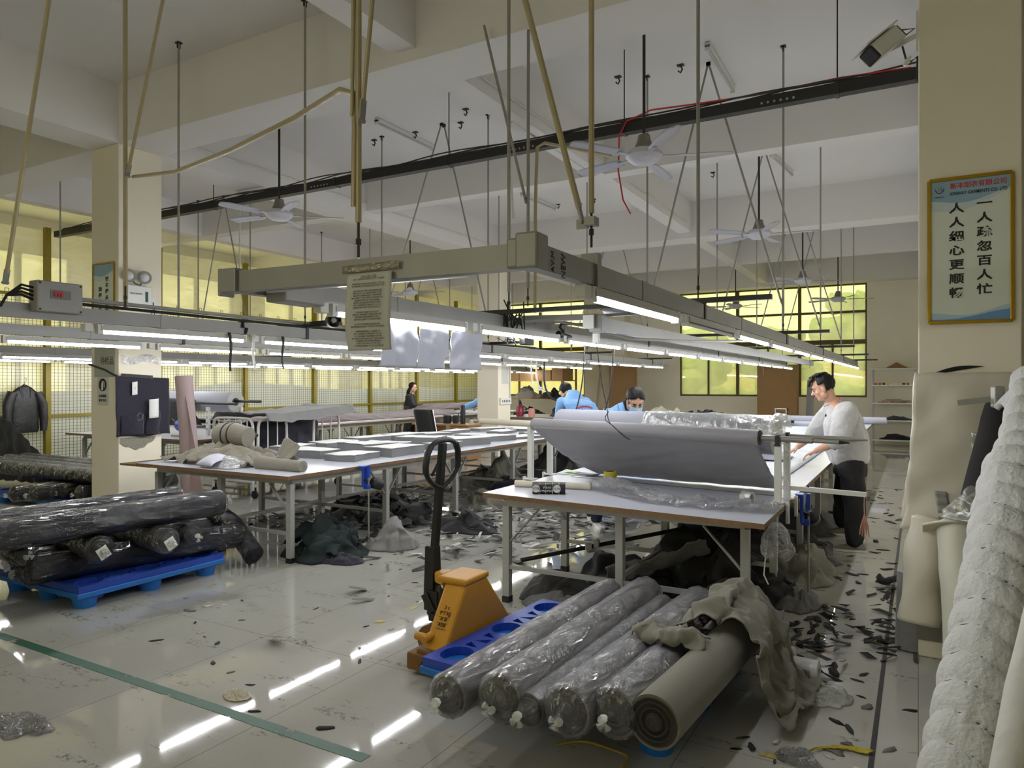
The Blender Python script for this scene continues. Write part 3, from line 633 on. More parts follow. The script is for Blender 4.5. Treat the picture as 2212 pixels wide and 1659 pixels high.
# ================================================================ unlit lamps, hooks on the ceiling
bt0 = thing('ceiling_batten', 'unlit white batten lamp on the ceiling left of the right pillar', 'lamp', (0, 0, ZC), 'unlit battens on the ceiling')
MB().box((0, 0, ZC - .03), (.05, 1.2, .05)).build('housing', M_wht, bt0, smooth=False); MB().cyl((.0, -.57, ZC - .068), (0, .57, ZC - .068), .013, n=10).build('tube', M_tubeoff, bt0)
for s in (-1, 1): MB().box((0, s * .59, ZC - .06), (.05, .02, .06)).build('end_cap', M_wht, bt0, smooth=False)
for i, (a, b, lb) in enumerate([((1525, 85), (1585, 188), ''), ((805, 250), (940, 315), 'unlit white batten lamp on the ceiling above the left end of the near frame'),
        ((1675, 335), (1703, 362), 'small far unlit batten lamp on the ceiling of the third bay'), ((1140, 420), (1188, 440), 'small far unlit batten lamp on the ceiling behind the central rods')]):
    p, q = P(*a, ZC), P(*b, ZC); o = bt0 if i == 0 else dup(bt0); c = (p + q) / 2; o.location = (c.x, c.y, ZC)
    o.rotation_euler.z = math.atan2(q.y - p.y, q.x - p.x) + math.pi / 2 + .0
    if lb: o['label'] = lb
hk = [(205 + 740, 0)]
hook0 = None
for i, (u, v) in enumerate([(808, 302), (897, 285), (995, 264), (1006, 235), (1335, 165), (1470, 140), (1253, 440), (1283, 430), (1540, 372), (1206, 441)]):
    p = P(u, v, ZC); m = MB().box((p.x, p.y, ZC - .006), (.07, .05, .012)).tube([(p.x, p.y, ZC - .01), (p.x + .02, p.y, ZC - .05), (p.x, p.y, ZC - .085), (p.x - .025, p.y, ZC - .06)], .009, 6)
    tag(m.build('ceiling_hook', M_dark), 'small dark iron hook left on the white ceiling', 'hook', 'iron hooks on the ceiling')
# ================================================================ yellow mesh fence and plastic sheets on the left
XF = -13.2; FY = [.5 + 2.112 * i for i in range(10)] + [21.3]
fn = thing('mesh_fence', 'tall wire mesh fence with yellow posts along the left side', 'fence', (XF, 11, 0))
M_wire = mat('mesh_wire', (104, 98, 62), .5, .3)
for y in FY: MB().box((XF, y, 2.16), (.09, .09, 4.32)).build('post', M_yellow, fn, smooth=False)
for a, b in zip(FY, FY[1:]):
    g = MB()
    for z in (.1, 1.04, 2.07, 3.12): g.bar((XF, a + .04, z), (XF, b - .04, z), .045, .05)
    for k in (.2, .45, .7, .95): g.tube([(XF, a + (b - a) * k - .03, 3.14), (XF, a + (b - a) * k - .03, 3.2), (XF, a + (b - a) * k + .03, 3.2), (XF, a + (b - a) * k + .03, 3.14)], .006, 5)
    g.build('frame_rail', M_yellow, fn, smooth=False)
    w = MB(); n = round((b - a - .1) / .064)
    for i in range(n + 1): y = a + .05 + (b - a - .1) * i / n; w.bar((XF + .01, y, .1), (XF + .01, y, 3.12), .005)
    for i in range(54): z = .13 + .0555 * i; w.bar((XF + .016, a + .04, z), (XF + .016, b - .04, z), .005)
    w.build('wire_mesh', M_wire, fn, smooth=False)
M_sheet = film('hanging_clear_sheet', (236, 232, 205), clear=.2, haze=.85, rough=.35, bump=.5, bs=2.5, stretch=(1, .6, 1.6))
m = MB().surf(lambda s, t: V((XF - .1 + .05 * N((s * 30, t * 5, 1), .5) + .03 * math.sin(s * 40 + t * 7) * t, .3 + 21 * s, 4.28 * t)), 160, 26)
tag(m.build('plastic_sheet', M_sheet, ang=180), 'huge clear plastic sheet hung behind the yellow fence up to the beams', 'plastic sheet')
M_lower = mat('white_sheet', (238, 240, 234), .7, var=.06, sc=2, bump=.25, bs=3, trans=.35)
m = MB().surf(lambda s, t: V((XF - .05 + .02 * N((s * 40, t * 4, 4), .6), .3 + 21 * s, .02 + (1.46 + .05 * N((s * 14, 0, 2), 1) + (.16 * max(0, math.sin((s - .42) * 16)) if .4 < s < .62 else 0)) * t)), 140, 16)
tag(m.build('white_tarp', M_lower, ang=180), 'white tarp covering the lower part of the yellow fence', 'tarp')
# jacket on a hanger
jk = thing('jacket', 'black jacket on a hanger hooked on the yellow mesh fence', 'jacket', (-13.1, 6.42, .78)); jx = -13.08
M_leather = mat('black_leather', (34, 33, 32), .45, var=.25, sc=9, bump=.5, bs=14)
def wr(m, amp=.012, sc=9):
    for i, p in enumerate(m.v): m.v[i] = p + V((N(p, sc), N(p + V((7, 0, 0)), sc), .6 * N(p + V((0, 7, 0)), sc))) * amp
    return m
rings = []
for z, a, b, dy in ((.78, .2, .05, 0), (.84, .22, .065, 0), (1.0, .215, .07, 0), (1.2, .21, .07, 0), (1.36, .22, .065, 0), (1.46, .2, .055, 0), (1.53, .12, .045, 0), (1.56, .075, .04, 0)):
    rings.append(((jx, 6.42 + dy, z), (0, a, 0), (b, 0, 0)))
wr(MB().loft(rings, 28)).build('body', M_leather, jk)
for s in (-1, 1):
    q = [(jx, 6.42 + s * .19, 1.45), (jx + .02, 6.42 + s * .27, 1.25), (jx + .03, 6.42 + s * .285, 1.0), (jx + .04, 6.42 + s * .27, .8)]
    wr(MB().tube(q, [.075, .075, .065, .05], 14)).build('sleeve', M_leather, jk)
wr(MB().tube([(jx + .05, 6.36, 1.36), (jx + .03, 6.34, 1.53), (jx - .03, 6.42, 1.58), (jx + .03, 6.5, 1.53), (jx + .05, 6.48, 1.36)], .022, 8)).build('collar', M_leather, jk)
MB().tube([(jx, 6.42, 1.57), (jx, 6.42, 1.64), (jx, 6.45, 1.67), (jx, 6.44, 1.7), (jx, 6.41, 1.7)], .006, 6).build('hanger_hook', M_galv, jk)
# ================================================================ things on the pillars
def poster(n, label, x0, x1, z0, z1, y, cols, title=None, latin=None, csz=.062, step=.081, ztop=.2):
    t = thing(n, label, 'poster', ((x0 + x1) / 2, y - .01, z0)); w, f = x1 - x0, .014
    m = MB()
    for a, b in (((x0, z0), (x1, z0)), ((x0, z1), (x1, z1)), ((x0, z0), (x0, z1)), ((x1, z0), (x1, z1))):
        m.bar((a[0], y - .012, a[1]), (b[0], y - .012, b[1]), f, .02)
    m.build('frame', M_gold, t, smooth=False, bevel=.003)
    MB().bb((x0, y - .009, z0), (x1, y - .002, z1)).build('print', mat('poster_print', (216, 222, 210), .45, var=.04, sc=3), t, smooth=False)
    def wave(za, zb, amp, ph, thick, c, k, up):
        m = MB(); n_ = 30; vs = []
        for i in range(n_ + 1):
            s = i / n_; e = za + (zb - za) * s + amp * math.sin(s * 5 + ph)
            vs += [V((x0 + w * s, y - .0095 - k * .0004, e)), V((x0 + w * s, y - .0095 - k * .0004, up))]
        m.add(vs, [(2 * i, 2 * i + 2, 2 * i + 3, 2 * i + 1) for i in range(n_)]); m.build('printed_wave', mat('poster_wave_%d_%d' % (k, c[0]), c, .45, var=.02), t, smooth=False)
    h = z1 - z0
    wave(z1 - .23 * h, z1 - .14 * h, .03 * h, 2.6, 0, (196, 210, 212), 1, z1)
    wave(z1 - .16 * h, z1 - .12 * h, .028 * h, 2.4, 0, (140, 172, 192), 2, z1)
    wave(z0 + .05 * h, z0 + .1 * h, .025 * h, 2.2, 0, (176, 200, 214), 1, z0)
    wave(z0 + .02 * h, z0 + .07 * h, .012 * h, 3, 0, (104, 150, 192), 2, z0)
    m = MB()
    for cx, zt, s in cols:
        for i, ch in enumerate(s): text_mb(ch, csz, facing((x0 + w * cx, y - .0105, zt - i * step), (1, 0, 0), (0, 0, 1)), mb=m, sx=1.22, bold=.0016)
    m.build('lettering', M_black, t, smooth=False)
    if title:
        m = text_mb(title, .037, facing((x0 + w * .6, y - .0108, z1 - .045), (1, 0, 0), (0, 0, 1)), sx=.92, bold=.0006); m.build('title', M_red, t, smooth=False)
        text_mb(latin, .026, facing((x0 + w * .6, y - .0108, z1 - .087), (1, 0, 0), (0, 0, 1)), sx=.78, bold=.0004).build('latin_title', M_black, t, smooth=False)
        m = MB(); lx, lz = x0 + w * .13, z1 - .055
        for k, dx, c in ((0, -.02, 0), (1, -.007, 0), (2, .007, 1), (3, .02, 1)):
            hh = .026 - abs(dx) * .35
            m.bar((lx + dx, y - .0108, lz - hh * .55), (lx + dx * 1.1, y - .0108, lz + hh * .6), .006, .001, mi=c)
        m.tube([(lx - .022, y - .0108, lz), (lx - .012, y - .0108, lz - .018), (lx, y - .0108, lz - .022), (lx + .012, y - .0108, lz - .018), (lx + .022, y - .0108, lz)], .002, 5, 1)
        text_mb('XINWAY', .012, facing((lx, y - .0108, z1 - .1), (1, 0, 0), (0, 0, 1)), mb=m, mi=1)
        m.build('emblem', [M_red, M_black], t, smooth=False)
    return t
poster('framed_poster', 'gold framed blue-grey slogan poster on the right pillar', .055, .455, 1.955, 2.78, 4.84,
       [(.675, 2.62, '一人疏忽百人忙'), (.34, 2.606, '人人细心更顺畅')], '新丰制衣有限公司', 'XINWAY GARMENTS CO. LTD')
poster('framed_poster', 'gold framed slogan poster on the left pillar behind the lamp rail', -8.35, -7.94, 2.12, 2.985, 4.84,
       [(.66, 2.8, '钱不是从老板那里苦要的'), (.34, 2.69, '而是辛苦努力完上')], csz=.056, step=.07)
n = thing('paper_notice', 'grey paper reading three characters taped high on the left pillar', 'notice', (-8.1, 4.83, 1.68))
MB().bb((-8.33, 4.832, 1.68), (-7.93, 4.8375, 2.02)).build('sheet', mat('dim_paper', (170, 170, 158), .8), n, smooth=False)
text_mb('待检品', .1, facing((-8.08, 4.831, 1.86), (1, 0, 0), (0, 0, 1)), sx=.85).build('lettering', M_black, n, smooth=False)
n = thing('safety_sign', 'small safety sign with a round dark symbol on the left pillar', 'sign', (-8.17, 4.83, 1.37))
MB().bb((-8.27, 4.833, 1.36), (-8.06, 4.8375, 1.69)).build('plate', mat('sign_plate', (196, 196, 186), .5), n, smooth=False)
MB().cyl((-8.165, 4.834, 1.59), (-8.165, 4.831, 1.59), .075, n=28).build('disc', M_black, n)
m = MB().bb((-8.185, 4.829, 1.53), (-8.155, 4.8305, 1.61)).bb((-8.178, 4.829, 1.61), (-8.162, 4.8305, 1.635)); m.tube([(-8.165, 4.829, 1.63), (-8.135, 4.829, 1.625), (-8.13, 4.829, 1.56)], .004, 5); m.build('symbol', M_wht, n, smooth=False)
m = text_mb('必须佩戴', .036, facing((-8.165, 4.8305, 1.46), (1, 0, 0), (0, 0, 1))); text_mb('防护手套', .036, facing((-8.165, 4.8305, 1.41), (1, 0, 0), (0, 0, 1)), mb=m); m.build('lettering', M_black, n, smooth=False)
# cloth organiser hung round the left pillar
og = thing('cloth_organizer', 'dark navy cloth organizer with pockets tied round the left pillar', 'organizer', (-7.83, 5.1, 1.0)); px = -7.862
def of(s, t):
    y = 4.79 + .66 * s + .02 * N((s * 3, t * 3, 1), 1); z = 1.69 - .69 * t - .02 * s * (1 - t) + .012 * math.sin(s * 9) * t
    return V((px + .012 + .02 * (1 + N((s * 4, t * 4, 3), 1)) * t + (.05 if s < .05 else 0) * 0, y, z))
MB().surf(of, 26, 20).build('back_panel', M_navy, og, ang=180, thick=.008)
MB().surf(lambda s, t: V((px + .04 + .045 * math.sin(s * 3.14) * (1 - .3 * t) + .01 * N((s * 8, t * 6, 0), 1), 5.14 + .17 * s + .01 * math.sin(t * 6), 1.29 - .28 * t)), 16, 14).build('pocket', M_navy, og, ang=180, thick=.008)
MB().surf(lambda s, t: V((px + .035 + .035 * math.sin(s * 3.14) + .008 * N((s * 6, t * 6, 9), 1), 4.84 + .27 * s, 1.24 - .22 * t)), 16, 12).build('pocket', M_navy, og, ang=180, thick=.008)
MB().tube([(-8.42, 4.825, 1.83), (-8.1, 4.825, 1.76), (-7.95, 4.822, 1.71), (-7.85, 4.81, 1.69)], .012, 6).build('strap', M_blk, og)
MB().surf(lambda s, t: V((px + .03, 4.85 + .38 * s, 1.72 - .02 * s - .04 * t)), 8, 4).build('top_band', M_char, og, thick=.006)
def sheet(n, label, x, y0, y1, z0, z1, lean=0, curl=.02):
    t = thing(n, label, 'paper', (x, (y0 + y1) / 2, z0))
    MB().surf(lambda s, q: V((x + curl * math.sin(s * 3.1) + lean * q, y0 + (y1 - y0) * s, z0 + (z1 - z0) * q + .01 * s)), 10, 8).build('sheet', M_paper, t, ang=180, thick=.002); return t
sheet('folded_paper', 'white rolled paper standing in a pocket of the navy organizer', px + .08, 5.15, 5.27, 1.2, 1.42, curl=.03)
tt = sheet('paper_tag', 'small white written tag on the navy organizer', px + .045, 4.965, 5.03, 1.47, 1.62, curl=.012)
MB().tube([(px + .052, 4.985, 1.52), (px + .056, 5.0, 1.535), (px + .056, 4.99, 1.55), (px + .056, 5.005, 1.57)], .003, 5).build('ink_mark', M_black, tt)
tag(MB().tube([(px + .07, 5.0, 1.22), (px + .07, 5.04, 1.27), (px + .075, 5.08, 1.25), (px + .075, 5.07, 1.2), (px + .07, 5.03, 1.18), (px + .07, 5.0, 1.22)], .003, 6).build('wire_clip', M_galv), 'bent wire clip hooked on the navy organizer', 'clip')
# emergency light, socket, torn tape
el = thing('emergency_light', 'white twin-head emergency light box on the left pillar', 'emergency light', (px, 5.07, 2.5))
MB().bb((px + .001, 4.9, 2.5), (px + .07, 5.19, 2.73)).build('box', M_wht, el, smooth=False, bevel=.008)
for y in (4.93, 5.12):
    h = MB().lathe((px + .05, y, 2.85), [(.02, 0), (.055, .015), (.075, .05), (.078, .06)], (.6, -.5, -.3), 20).build('lamp_head', M_galv, el)
    MB().ball((px + .05 + .034, y - .03, 2.832), .055, 12).build('lens', mat('lens', (210, 212, 215), .1), h)
MB().tube([(px + .04, 4.93, 2.83), (px + .05, 5.0, 2.75), (px + .05, 5.06, 2.74), (px + .04, 5.12, 2.83)], .006, 6).build('arm', M_dark, el)
m = text_mb('消防应急照明灯', .022, facing((px + .0715, 5.0, 2.635), (0, 1, 0), (0, 0, 1))); m.bb((px + .07, 5.11, 2.55), (px + .0725, 5.145, 2.67)); m.build('marking', mat('green_print', (30, 84, 66), .5), el, smooth=False)
m = MB().bb((px + .001, 5.2, 2.46), (px + .012, 5.28, 2.62)); so = tag(m.build('wall_socket', M_wht, smooth=False), 'white wall socket beside the emergency light', 'socket')
tag(MB().tube([(px + .02, 5.24, 2.56), (px + .03, 5.25, 2.5), (px + .02, 5.22, 2.42), (px + .015, 5.18, 2.35), (px + .015, 5.2, 2.29), (px + .015, 5.25, 2.31), (px + .02, 5.26, 2.4), (px + .03, 5.25, 2.5)], .005, 6).build('plug_cable', M_dark), 'looped black wire below the socket on the left pillar', 'wire')
m = MB().surf(lambda s, t: V((px + .004 + .012 * abs(N((s * 14, t * 5, 1), 1)), 4.87 + .45 * s, 1.84 + .09 * t - .02 * math.sin(s * 7))), 30, 6)
tag(m.build('torn_tape', film('tape_film', (230, 232, 240), clear=.25, haze=.6, rough=.2, bump=.8, bs=30), ang=180), 'torn shiny tape strip across the left pillar', 'tape')
m = MB(); random.seed(5); vs = []
for i in range(40):
    s = i / 39; vs += [V((px + .003, 4.85 + .46 * s, .985)), V((px + .003, 4.85 + .46 * s, .985 - (.13 + .05 * N((s * 6, 3, 1), 1)) * math.sin(math.pi * min(1, .08 + s * .98)) ** .6))]
m.add(vs, [(2 * i, 2 * i + 2, 2 * i + 3, 2 * i + 1) for i in range(39)])
tag(m.build('bare_patch', mat('bare_plaster', (140, 136, 122), .95, var=.35, sc=45, bump=.6, bs=60)), 'rough bare plaster patch low on the left pillar', 'patch')
# centre pillar
ps = thing('power_strip', 'white power strip fixed on the centre pillar', 'power strip', (-7.86, 13.55, 1.15)); MB().bb((-7.868, 13.3, 1.15), (-7.83, 13.76, 1.3)).build('body', M_wht, ps, smooth=False, bevel=.01)
m = MB()
for i in range(5): m.bb((-7.8295, 13.36 + i * .075, 1.2), (-7.827, 13.39 + i * .075, 1.25))
m.build('outlet', M_char, ps, smooth=False)
tag(MB().bb((-7.869, 13.4, 1.6), (-7.862, 13.68, 1.98)).build('pillar_paper', mat('dim_paper2', (196, 196, 190), .8), smooth=False), 'small grey paper sheet on the centre pillar', 'notice')
conduit([(-7.85, 13.74, 1.3), (-7.85, 13.74, 4.3)], .014, 'white vertical wiring duct on the centre pillar', MW)
# surveillance camera on the right pillar
cc = thing('security_camera', 'white bullet security camera on an arm from the right pillar', 'camera', (-.02, 4.95, 3.3))
sc_ = 1 / FPX * 4.28
def cp(u, v, dy=0): d = 4.28 + dy; l = (u - U0) / FPX * d; return V((l * CY - d * SY, l * SY + d * CY, CH - (v - V0) / FPX * d))
a, b = cp(1934, 78), cp(1882, 120, -.12); ax = (b - a).normalized(); up = V((-.35, .1, .9)); sd = ax.cross(up).normalized(); up = sd.cross(ax)
Mx = Matrix((sd, up, ax)).transposed()
MB().box((a + b) / 2, (.1, .1, (b - a).length), M=Mx).build('housing', M_wht, cc, smooth=False, bevel=.012)
MB().box((a + b) / 2 + up * .058 + ax * .02, (.13, .008, (b - a).length + .07), M=Mx).build('sun_shield', M_wht, cc, smooth=False)
MB().box(b + ax * .012, (.094, .092, .022), M=Mx).build('front_glass', M_black, cc, smooth=False, bevel=.01)
MB().box(a - ax * .01, (.08, .08, .02), M=Mx).build('rear_plate', M_dark, cc, smooth=False)
j = cp(1912, 112); MB().ball(j, .022, 12).build('joint', M_dark, cc)
MB().bar(j, V((.0, 4.9, j.z + .09)), .022, .03).build('arm', M_wht, cc, smooth=False)
MB().bb((-.012, 4.86, j.z - .02), (0, 4.96, j.z + .22)).build('wall_plate', M_wht, cc, smooth=False)
m = MB().tube([a, a + V((.02, 0, .03)), a + V((.1, .02, .03)), cp(1945, 85), cp(1952, 110), cp(1957, 128), cp(1968, 133), cp(1982, 122), V((-.006, 4.87, 3.4))], .006, 6); m.build('cable', M_dark, cc)
MB().lathe(cp(1954, 142), [(.012, 0), (.016, .03), (.006, .06)], (.5, 0, .8), 10).build('plug', M_wht, cc)
# ================================================================ pallets
def pallet(label, x0, x1, y0, y1, rz=0.0):
    cx, cy = (x0 + x1) / 2, (y0 + y1) / 2; t = thing('plastic_pallet', label, 'pallet', (cx, cy, 0)); w, d = (x1 - x0) / 2, (y1 - y0) / 2; H = .17
    bm = bmesh.new(); es = []; hol = []
    for i in (-1, 0, 1):
        for s in (-1, 1): hol.append((s * (w - .12), i * (d - .14), .085)); hol.append((i * (w - .16) * .55, s * (d - .12), .07))
    def loop(pts):
        vs = [bm.verts.new((p[0], p[1], H)) for p in pts]; n = len(vs)
        for i in range(n): es.append(bm.edges.new((vs[i], vs[(i + 1) % n])))
        return vs
    outer = loop([(-w, -d), (w, -d), (w, d), (-w, d)]); holes = [loop([(hx + r * math.cos(k * math.pi / 9), hy + r * 1.15 * math.sin(k * math.pi / 9)) for k in range(18)]) for hx, hy, r in hol]
    tri = []
    for s in (-1, 1):
        for i in range(2):
            for k in range(3):
                hx, hy = s * (w - .12), (-.5 + i) * (d - .14) + (k - 1) * .085; q = [(hx - .04, hy - .03), (hx + .045, hy - .03), (hx + (.045 if k % 2 else -.04), hy + .03)]
                tri.append(loop(q))
    bmesh.ops.triangle_fill(bm, use_beauty=True, use_dissolve=False, edges=es)
    for lp, z in [(outer, .125)] + [(h, .05) for h in holes] + [(h, .1) for h in tri]:
        lo = [bm.verts.new((v.co.x, v.co.y, z)) for v in lp]; n = len(lp)
        for i in range(n): bm.faces.new((lp[i], lp[(i + 1) % n], lo[(i + 1) % n], lo[i]))
        if lp is not outer: bm.faces.new(lo)
    for v in bm.verts: v.co += V((cx, cy, 0))
    m = MB(); m.add([v.co.copy() for v in bm.verts], [[v.index for v in f.verts] for f in (bm.verts.index_update(), bm.faces)[1]]); bm.free()
    m.build('deck', M_blue, t, smooth=False)
    m = MB().bb((cx - w - .012, cy - d - .012, .085), (cx + w + .012, cy + d + .012, .124)); m.build('skirt', M_teal, t, smooth=False, bevel=.006)
    for i in (-1, 0, 1):
        for j in (-1, 0, 1):
            MB().lathe((cx + i * (w - .1), cy + j * (d - .1), 0), [(.07, 0), (.09, .088)], n=18).build('foot', M_teal, t)
    t.rotation_euler.z = rz; return t
pallet('blue plastic pallet under the grey wrapped rolls in the foreground', -2.22, -.86, 2.98, 4.2, R(-4))
pallet('blue plastic pallet under the dark wrapped rolls at left', -6.2, -5.12, 2.86, 4.06)
pallet('blue plastic pallet under the far rolls beside the left pillar', -10.9, -8.75, 4.95, 6.1)
# ================================================================ wrapped fabric rolls
M_core = mat('roll_core', (170, 140, 100), .8)
def axis(pts, s):
    k = s * (len(pts) - 1); i = min(int(k), len(pts) - 2); return pts[i].lerp(pts[i + 1], k - i)
def roll(label, pts, r, m, wrap=M_wrapd, ends=(True, True), group=None, name='fabric_roll', seed=0, knot=True, tagp=False, lay=None):
    'bolt of cloth along a polyline, with its plastic sleeve gathered and knotted at the ends'
    pts = [V(p) for p in pts]; t = thing(name, label, 'fabric roll', tuple(min(pts, key=lambda p: p.z)), group); L_ = (pts[-1] - pts[0]).length
    x, y, d = frame(pts[-1] - pts[0]); n = 36; k = 14 if len(pts) > 2 else 6
    mb = MB(); mb.tube([axis(pts, i / k) for i in range(k + 1)], [r * (1 + .012 * N((i * 1.7, seed, 0), 1)) for i in range(k + 1)], n); mb.build('fabric', m, t)
    for e, p, dd in ((0, pts[0], -d), (1, pts[-1], d)):
        rings = MB()
        for q in (.3, .5, .7, .88): rings.lathe(p + dd * .002, [(r * q - .003, 0), (r * q, .003), (r * q + .003, 0)], dd, 28)
        rings.lathe(p + dd * .002, [(.018, 0), (.022, .008), (.03, .002)], dd, 18); rings.build('end_layers', lay or m, t)
    if wrap:
        mb = MB(); vs = []; K = 44; na = 64
        e0, e1 = (.0, .0)
        st = [(-.085, .13), (-.07, .2), (-.045, .55), (-.02, .9), (0, 1.03)] if ends[0] else [(0, 1.03)]
        en = [(0, 1.03), (.02, .9), (.045, .55), (.07, .2), (.085, .13)] if ends[1] else [(0, 1.03)]
        prof = [(pts[0] - d * -a, q, 0) for a, q in st[:-1]] + [(axis(pts, i / K), 1.03, i / K) for i in range(K + 1)] + [(pts[-1] + d * a, q, 1) for a, q in en[1:]]
        for c, q, s in prof:
            mid = 0 < s < 1
            for j in range(na):
                th = 2 * math.pi * j / na
                f = .035 * ridge((math.cos(th) * 1.6 + seed, math.sin(th) * 1.6, s * L_ * 5), 1.3) + .035 * ridge((math.cos(th + s * 14) * 4, math.sin(th + s * 14) * 4, s * L_ * 7 + seed), 1) if q > .8 else .07 * math.cos(th * 13 + seed) * q + .05 * N((math.cos(th) * 6, math.sin(th) * 6, seed), 1) * q
                rr = r * (q + max(-.015, f)) if q > .8 else r * max(.06, q + f)
                dz = V((0, 0, -.12 * r * (1 - q))) if q < .8 else V()
                vs.append(c + (x * math.cos(th) + y * math.sin(th)) * rr + dz)
        w = len(prof); mb.add(vs, [(i * na + j, i * na + (j + 1) % na, (i + 1) * na + (j + 1) % na, (i + 1) * na + j) for i in range(w - 1) for j in range(na)])
        mb.build('plastic_wrap', wrap, t, ang=180)
        for e, p, dd in ((ends[0], pts[0], -d), (ends[1], pts[-1], d)):
            if e and knot:
                q = p + dd * .085 - V((0, 0, .1 * r)); kb = MB().ball(q, .008, 8)
                for a in range(3): g = x * math.cos(a * 2.1 + seed) + y * math.sin(a * 2.1 + seed); kb.lathe(q, [(.003, 0), (.008, .012), (.014 + .004 * a, .03), (.002, .034)], dd * .7 + g, 8)
                kb.build('knot', M_milk, t)
    if tagp:
        q = pts[0] - d * .062 + V((0, -.0, -.01)); MB().box(q, (.075, .005, .085), M=Matrix((x, d, y)).transposed() @ Matrix.Rotation(.5, 3, 'Y')).build('paper_label', M_paper, t, smooth=False)
    return t
M_bolt = mat('grey_bolt', (162, 160, 160), .85, var=.1, sc=10, bump=.2, bs=50)
G = 'grey wrapped rolls on the near pallet'
def rp(a, b, r, za=None, zb=None): return [P(a[0], a[1], za or .175 + r), P(b[0], b[1], zb or .175 + r)]
NEAR = [('leftmost grey wrapped roll on the near pallet, beside the yellow jack', (968, 1503), (1316, 1283), .092, M_bolt), ('second grey wrapped roll from the left on the near pallet, thick and shiny', (1080, 1508), (1396, 1283), .103, M_bolt),
        ('thinnest grey wrapped roll on the near pallet, third from the left', (1142, 1534), (1432, 1310), .07, M_bolt), ('fourth grey wrapped roll from the left on the near pallet', (1224, 1536), (1512, 1306), .103, M_bolt),
        ('fifth wrapped roll from the left on the near pallet, tucked under loose cloth', (1326, 1540), (1572, 1314), .1, M_bolt)]
for i, (lb, a, b, r, m) in enumerate(NEAR):
    q = rp(a, b, r); roll(lb, q, r, m, M_wrap, group=G, seed=i * 3 + 1, ends=(True, True), lay=mat('dark_layers', (70, 68, 64), .9))
q = rp((1412, 1560), (1636, 1335), .107); roll('unwrapped olive-grey roll at the right end of the near pallet', q, .107, M_olive, None, lay=mat('dark_layers', (70, 68, 64), .9), seed=9)
ROLL6 = q
# crumpled loose cloth over the last roll
def rumple(name, label, cat, f, nu, nv, m, thick=.006, amp=.02, sc=10, seed=0):
    mb = MB().surf(f, nu, nv)
    for i, p in enumerate(mb.v):
        o = V((seed, seed * 2, 0)); mb.v[i] = p + V((N(p + o, sc), N(p + o + V((9, 0, 0)), sc), 1.2 * ridge(p + o, sc * .8) - .4)) * amp + V((N(p + o, sc * 2.7), N(p + o + V((4, 0, 0)), sc * 2.7), ridge(p + o, sc * 2.2) - .4)) * amp * .4
        if mb.v[i].z < .004: mb.v[i].z = .004
    return tag(mb.build(name, m, ang=180, thick=thick), label, cat)
c = ROLL6[0].lerp(ROLL6[1], .55); dd = (ROLL6[1] - ROLL6[0]).normalized(); sd = V((dd.y, -dd.x, 0)); c = ROLL6[0].lerp(ROLL6[1], .66)
def drape(s, t):
    a = -2.0 + 3.7 * s; r = .125; l = (t - .45) * .56 + .08 * math.sin(s * 5)
    if s < .62:
        th = (s / .62) * math.pi * .95 - 1.5; p = c + dd * l + sd * math.sin(th) * (r + .03) * 1.25 + V((0, 0, math.cos(th) * (r + .04) + (.05 if s < .3 else 0)))
    else:
        k = (s - .62) / .38; p = c + dd * (l * (1 + .1 * k) + .04 * k) + dd * (.1 * k) + sd * (.17 + .2 * k) + V((0, 0, .02 - (.25 * min(1, k * 1.5))))
    return V((p.x, p.y, max(.012, p.z)))
rumple('loose_cloth', 'crumpled olive-grey cloth bunched over the right rolls of the near pallet', 'cloth', drape, 60, 44, M_olive, amp=.05, sc=7, seed=3)
c2 = ROLL6[0].lerp(ROLL6[1], .42) + sd * -.14 + V((0, 0, .08))
rumple('loose_cloth', 'small twisted cloth end lying across the fifth roll of the near pallet', 'cloth', lambda s, t: c2 + sd * (s - .6) * .34 + dd * (t - .5) * (.1 + .08 * math.sin(s * 3)) + V((0, 0, .05 * math.sin(t * 3.14) + .02)), 26, 14, M_olive, amp=.035, sc=12, seed=6)
# dark rolls at left
GL = 'dark wrapped rolls stacked on the left pallet'
M_nv = mat('navy_bolt', (36, 36, 48), .8, var=.15, sc=10); M_dg = mat('dark_bolt', (50, 50, 52), .8, var=.15, sc=10); M_mg = mat('mid_bolt', (82, 82, 86), .8, var=.12, sc=10)
roll('long dark wrapped roll on top of the left pile, nearest the camera', [(-5.33, 1.7, .60), (-5.12, 4.02, .605)], .102, M_nv, group=GL, seed=21)
roll('long dark wrapped roll on top of the left pile, behind the front one', [(-5.72, 2.0, .6), (-5.62, 3.98, .605)], .098, M_nv, group=GL, seed=22)
roll('grey wrapped roll end with paper label facing the camera, left pile centre', [(-5.1, 3.0, .41), (-7.0, 3.35, .42)], .092, M_dg, group=GL, seed=23, tagp=True)
roll('grey wrapped roll end with paper label facing the camera, left pile right', [(-4.95, 3.42, .41), (-6.9, 3.72, .42)], .092, M_mg, group=GL, seed=24, tagp=True)
roll('dark wrapped roll end behind the labelled right roll of the left pile', [(-5.0, 3.68, .4), (-6.9, 3.98, .4)], .07, M_dg, group=GL, seed=25)
roll('long dark wrapped roll lying on the edge of the left blue pallet', [(-5.5, 2.72, .27), (-5.2, 4.28, .272)], .098, M_nv, group=GL, seed=26)
roll('second dark roll on the left blue pallet behind the edge roll', [(-5.75, 2.8, .27), (-5.62, 4.3, .27)], .095, M_nv, group=GL, seed=27)
roll('third dark roll on the left blue pallet, far side', [(-6.0, 2.9, .265), (-5.95, 4.3, .265)], .09, M_dg, group=GL, seed=28)
roll('dark wrapped roll end cut by the left edge of the view', [(-5.29, 2.33, .32), (-7.1, 2.45, .32)], .1, M_dg, group=GL, seed=29)
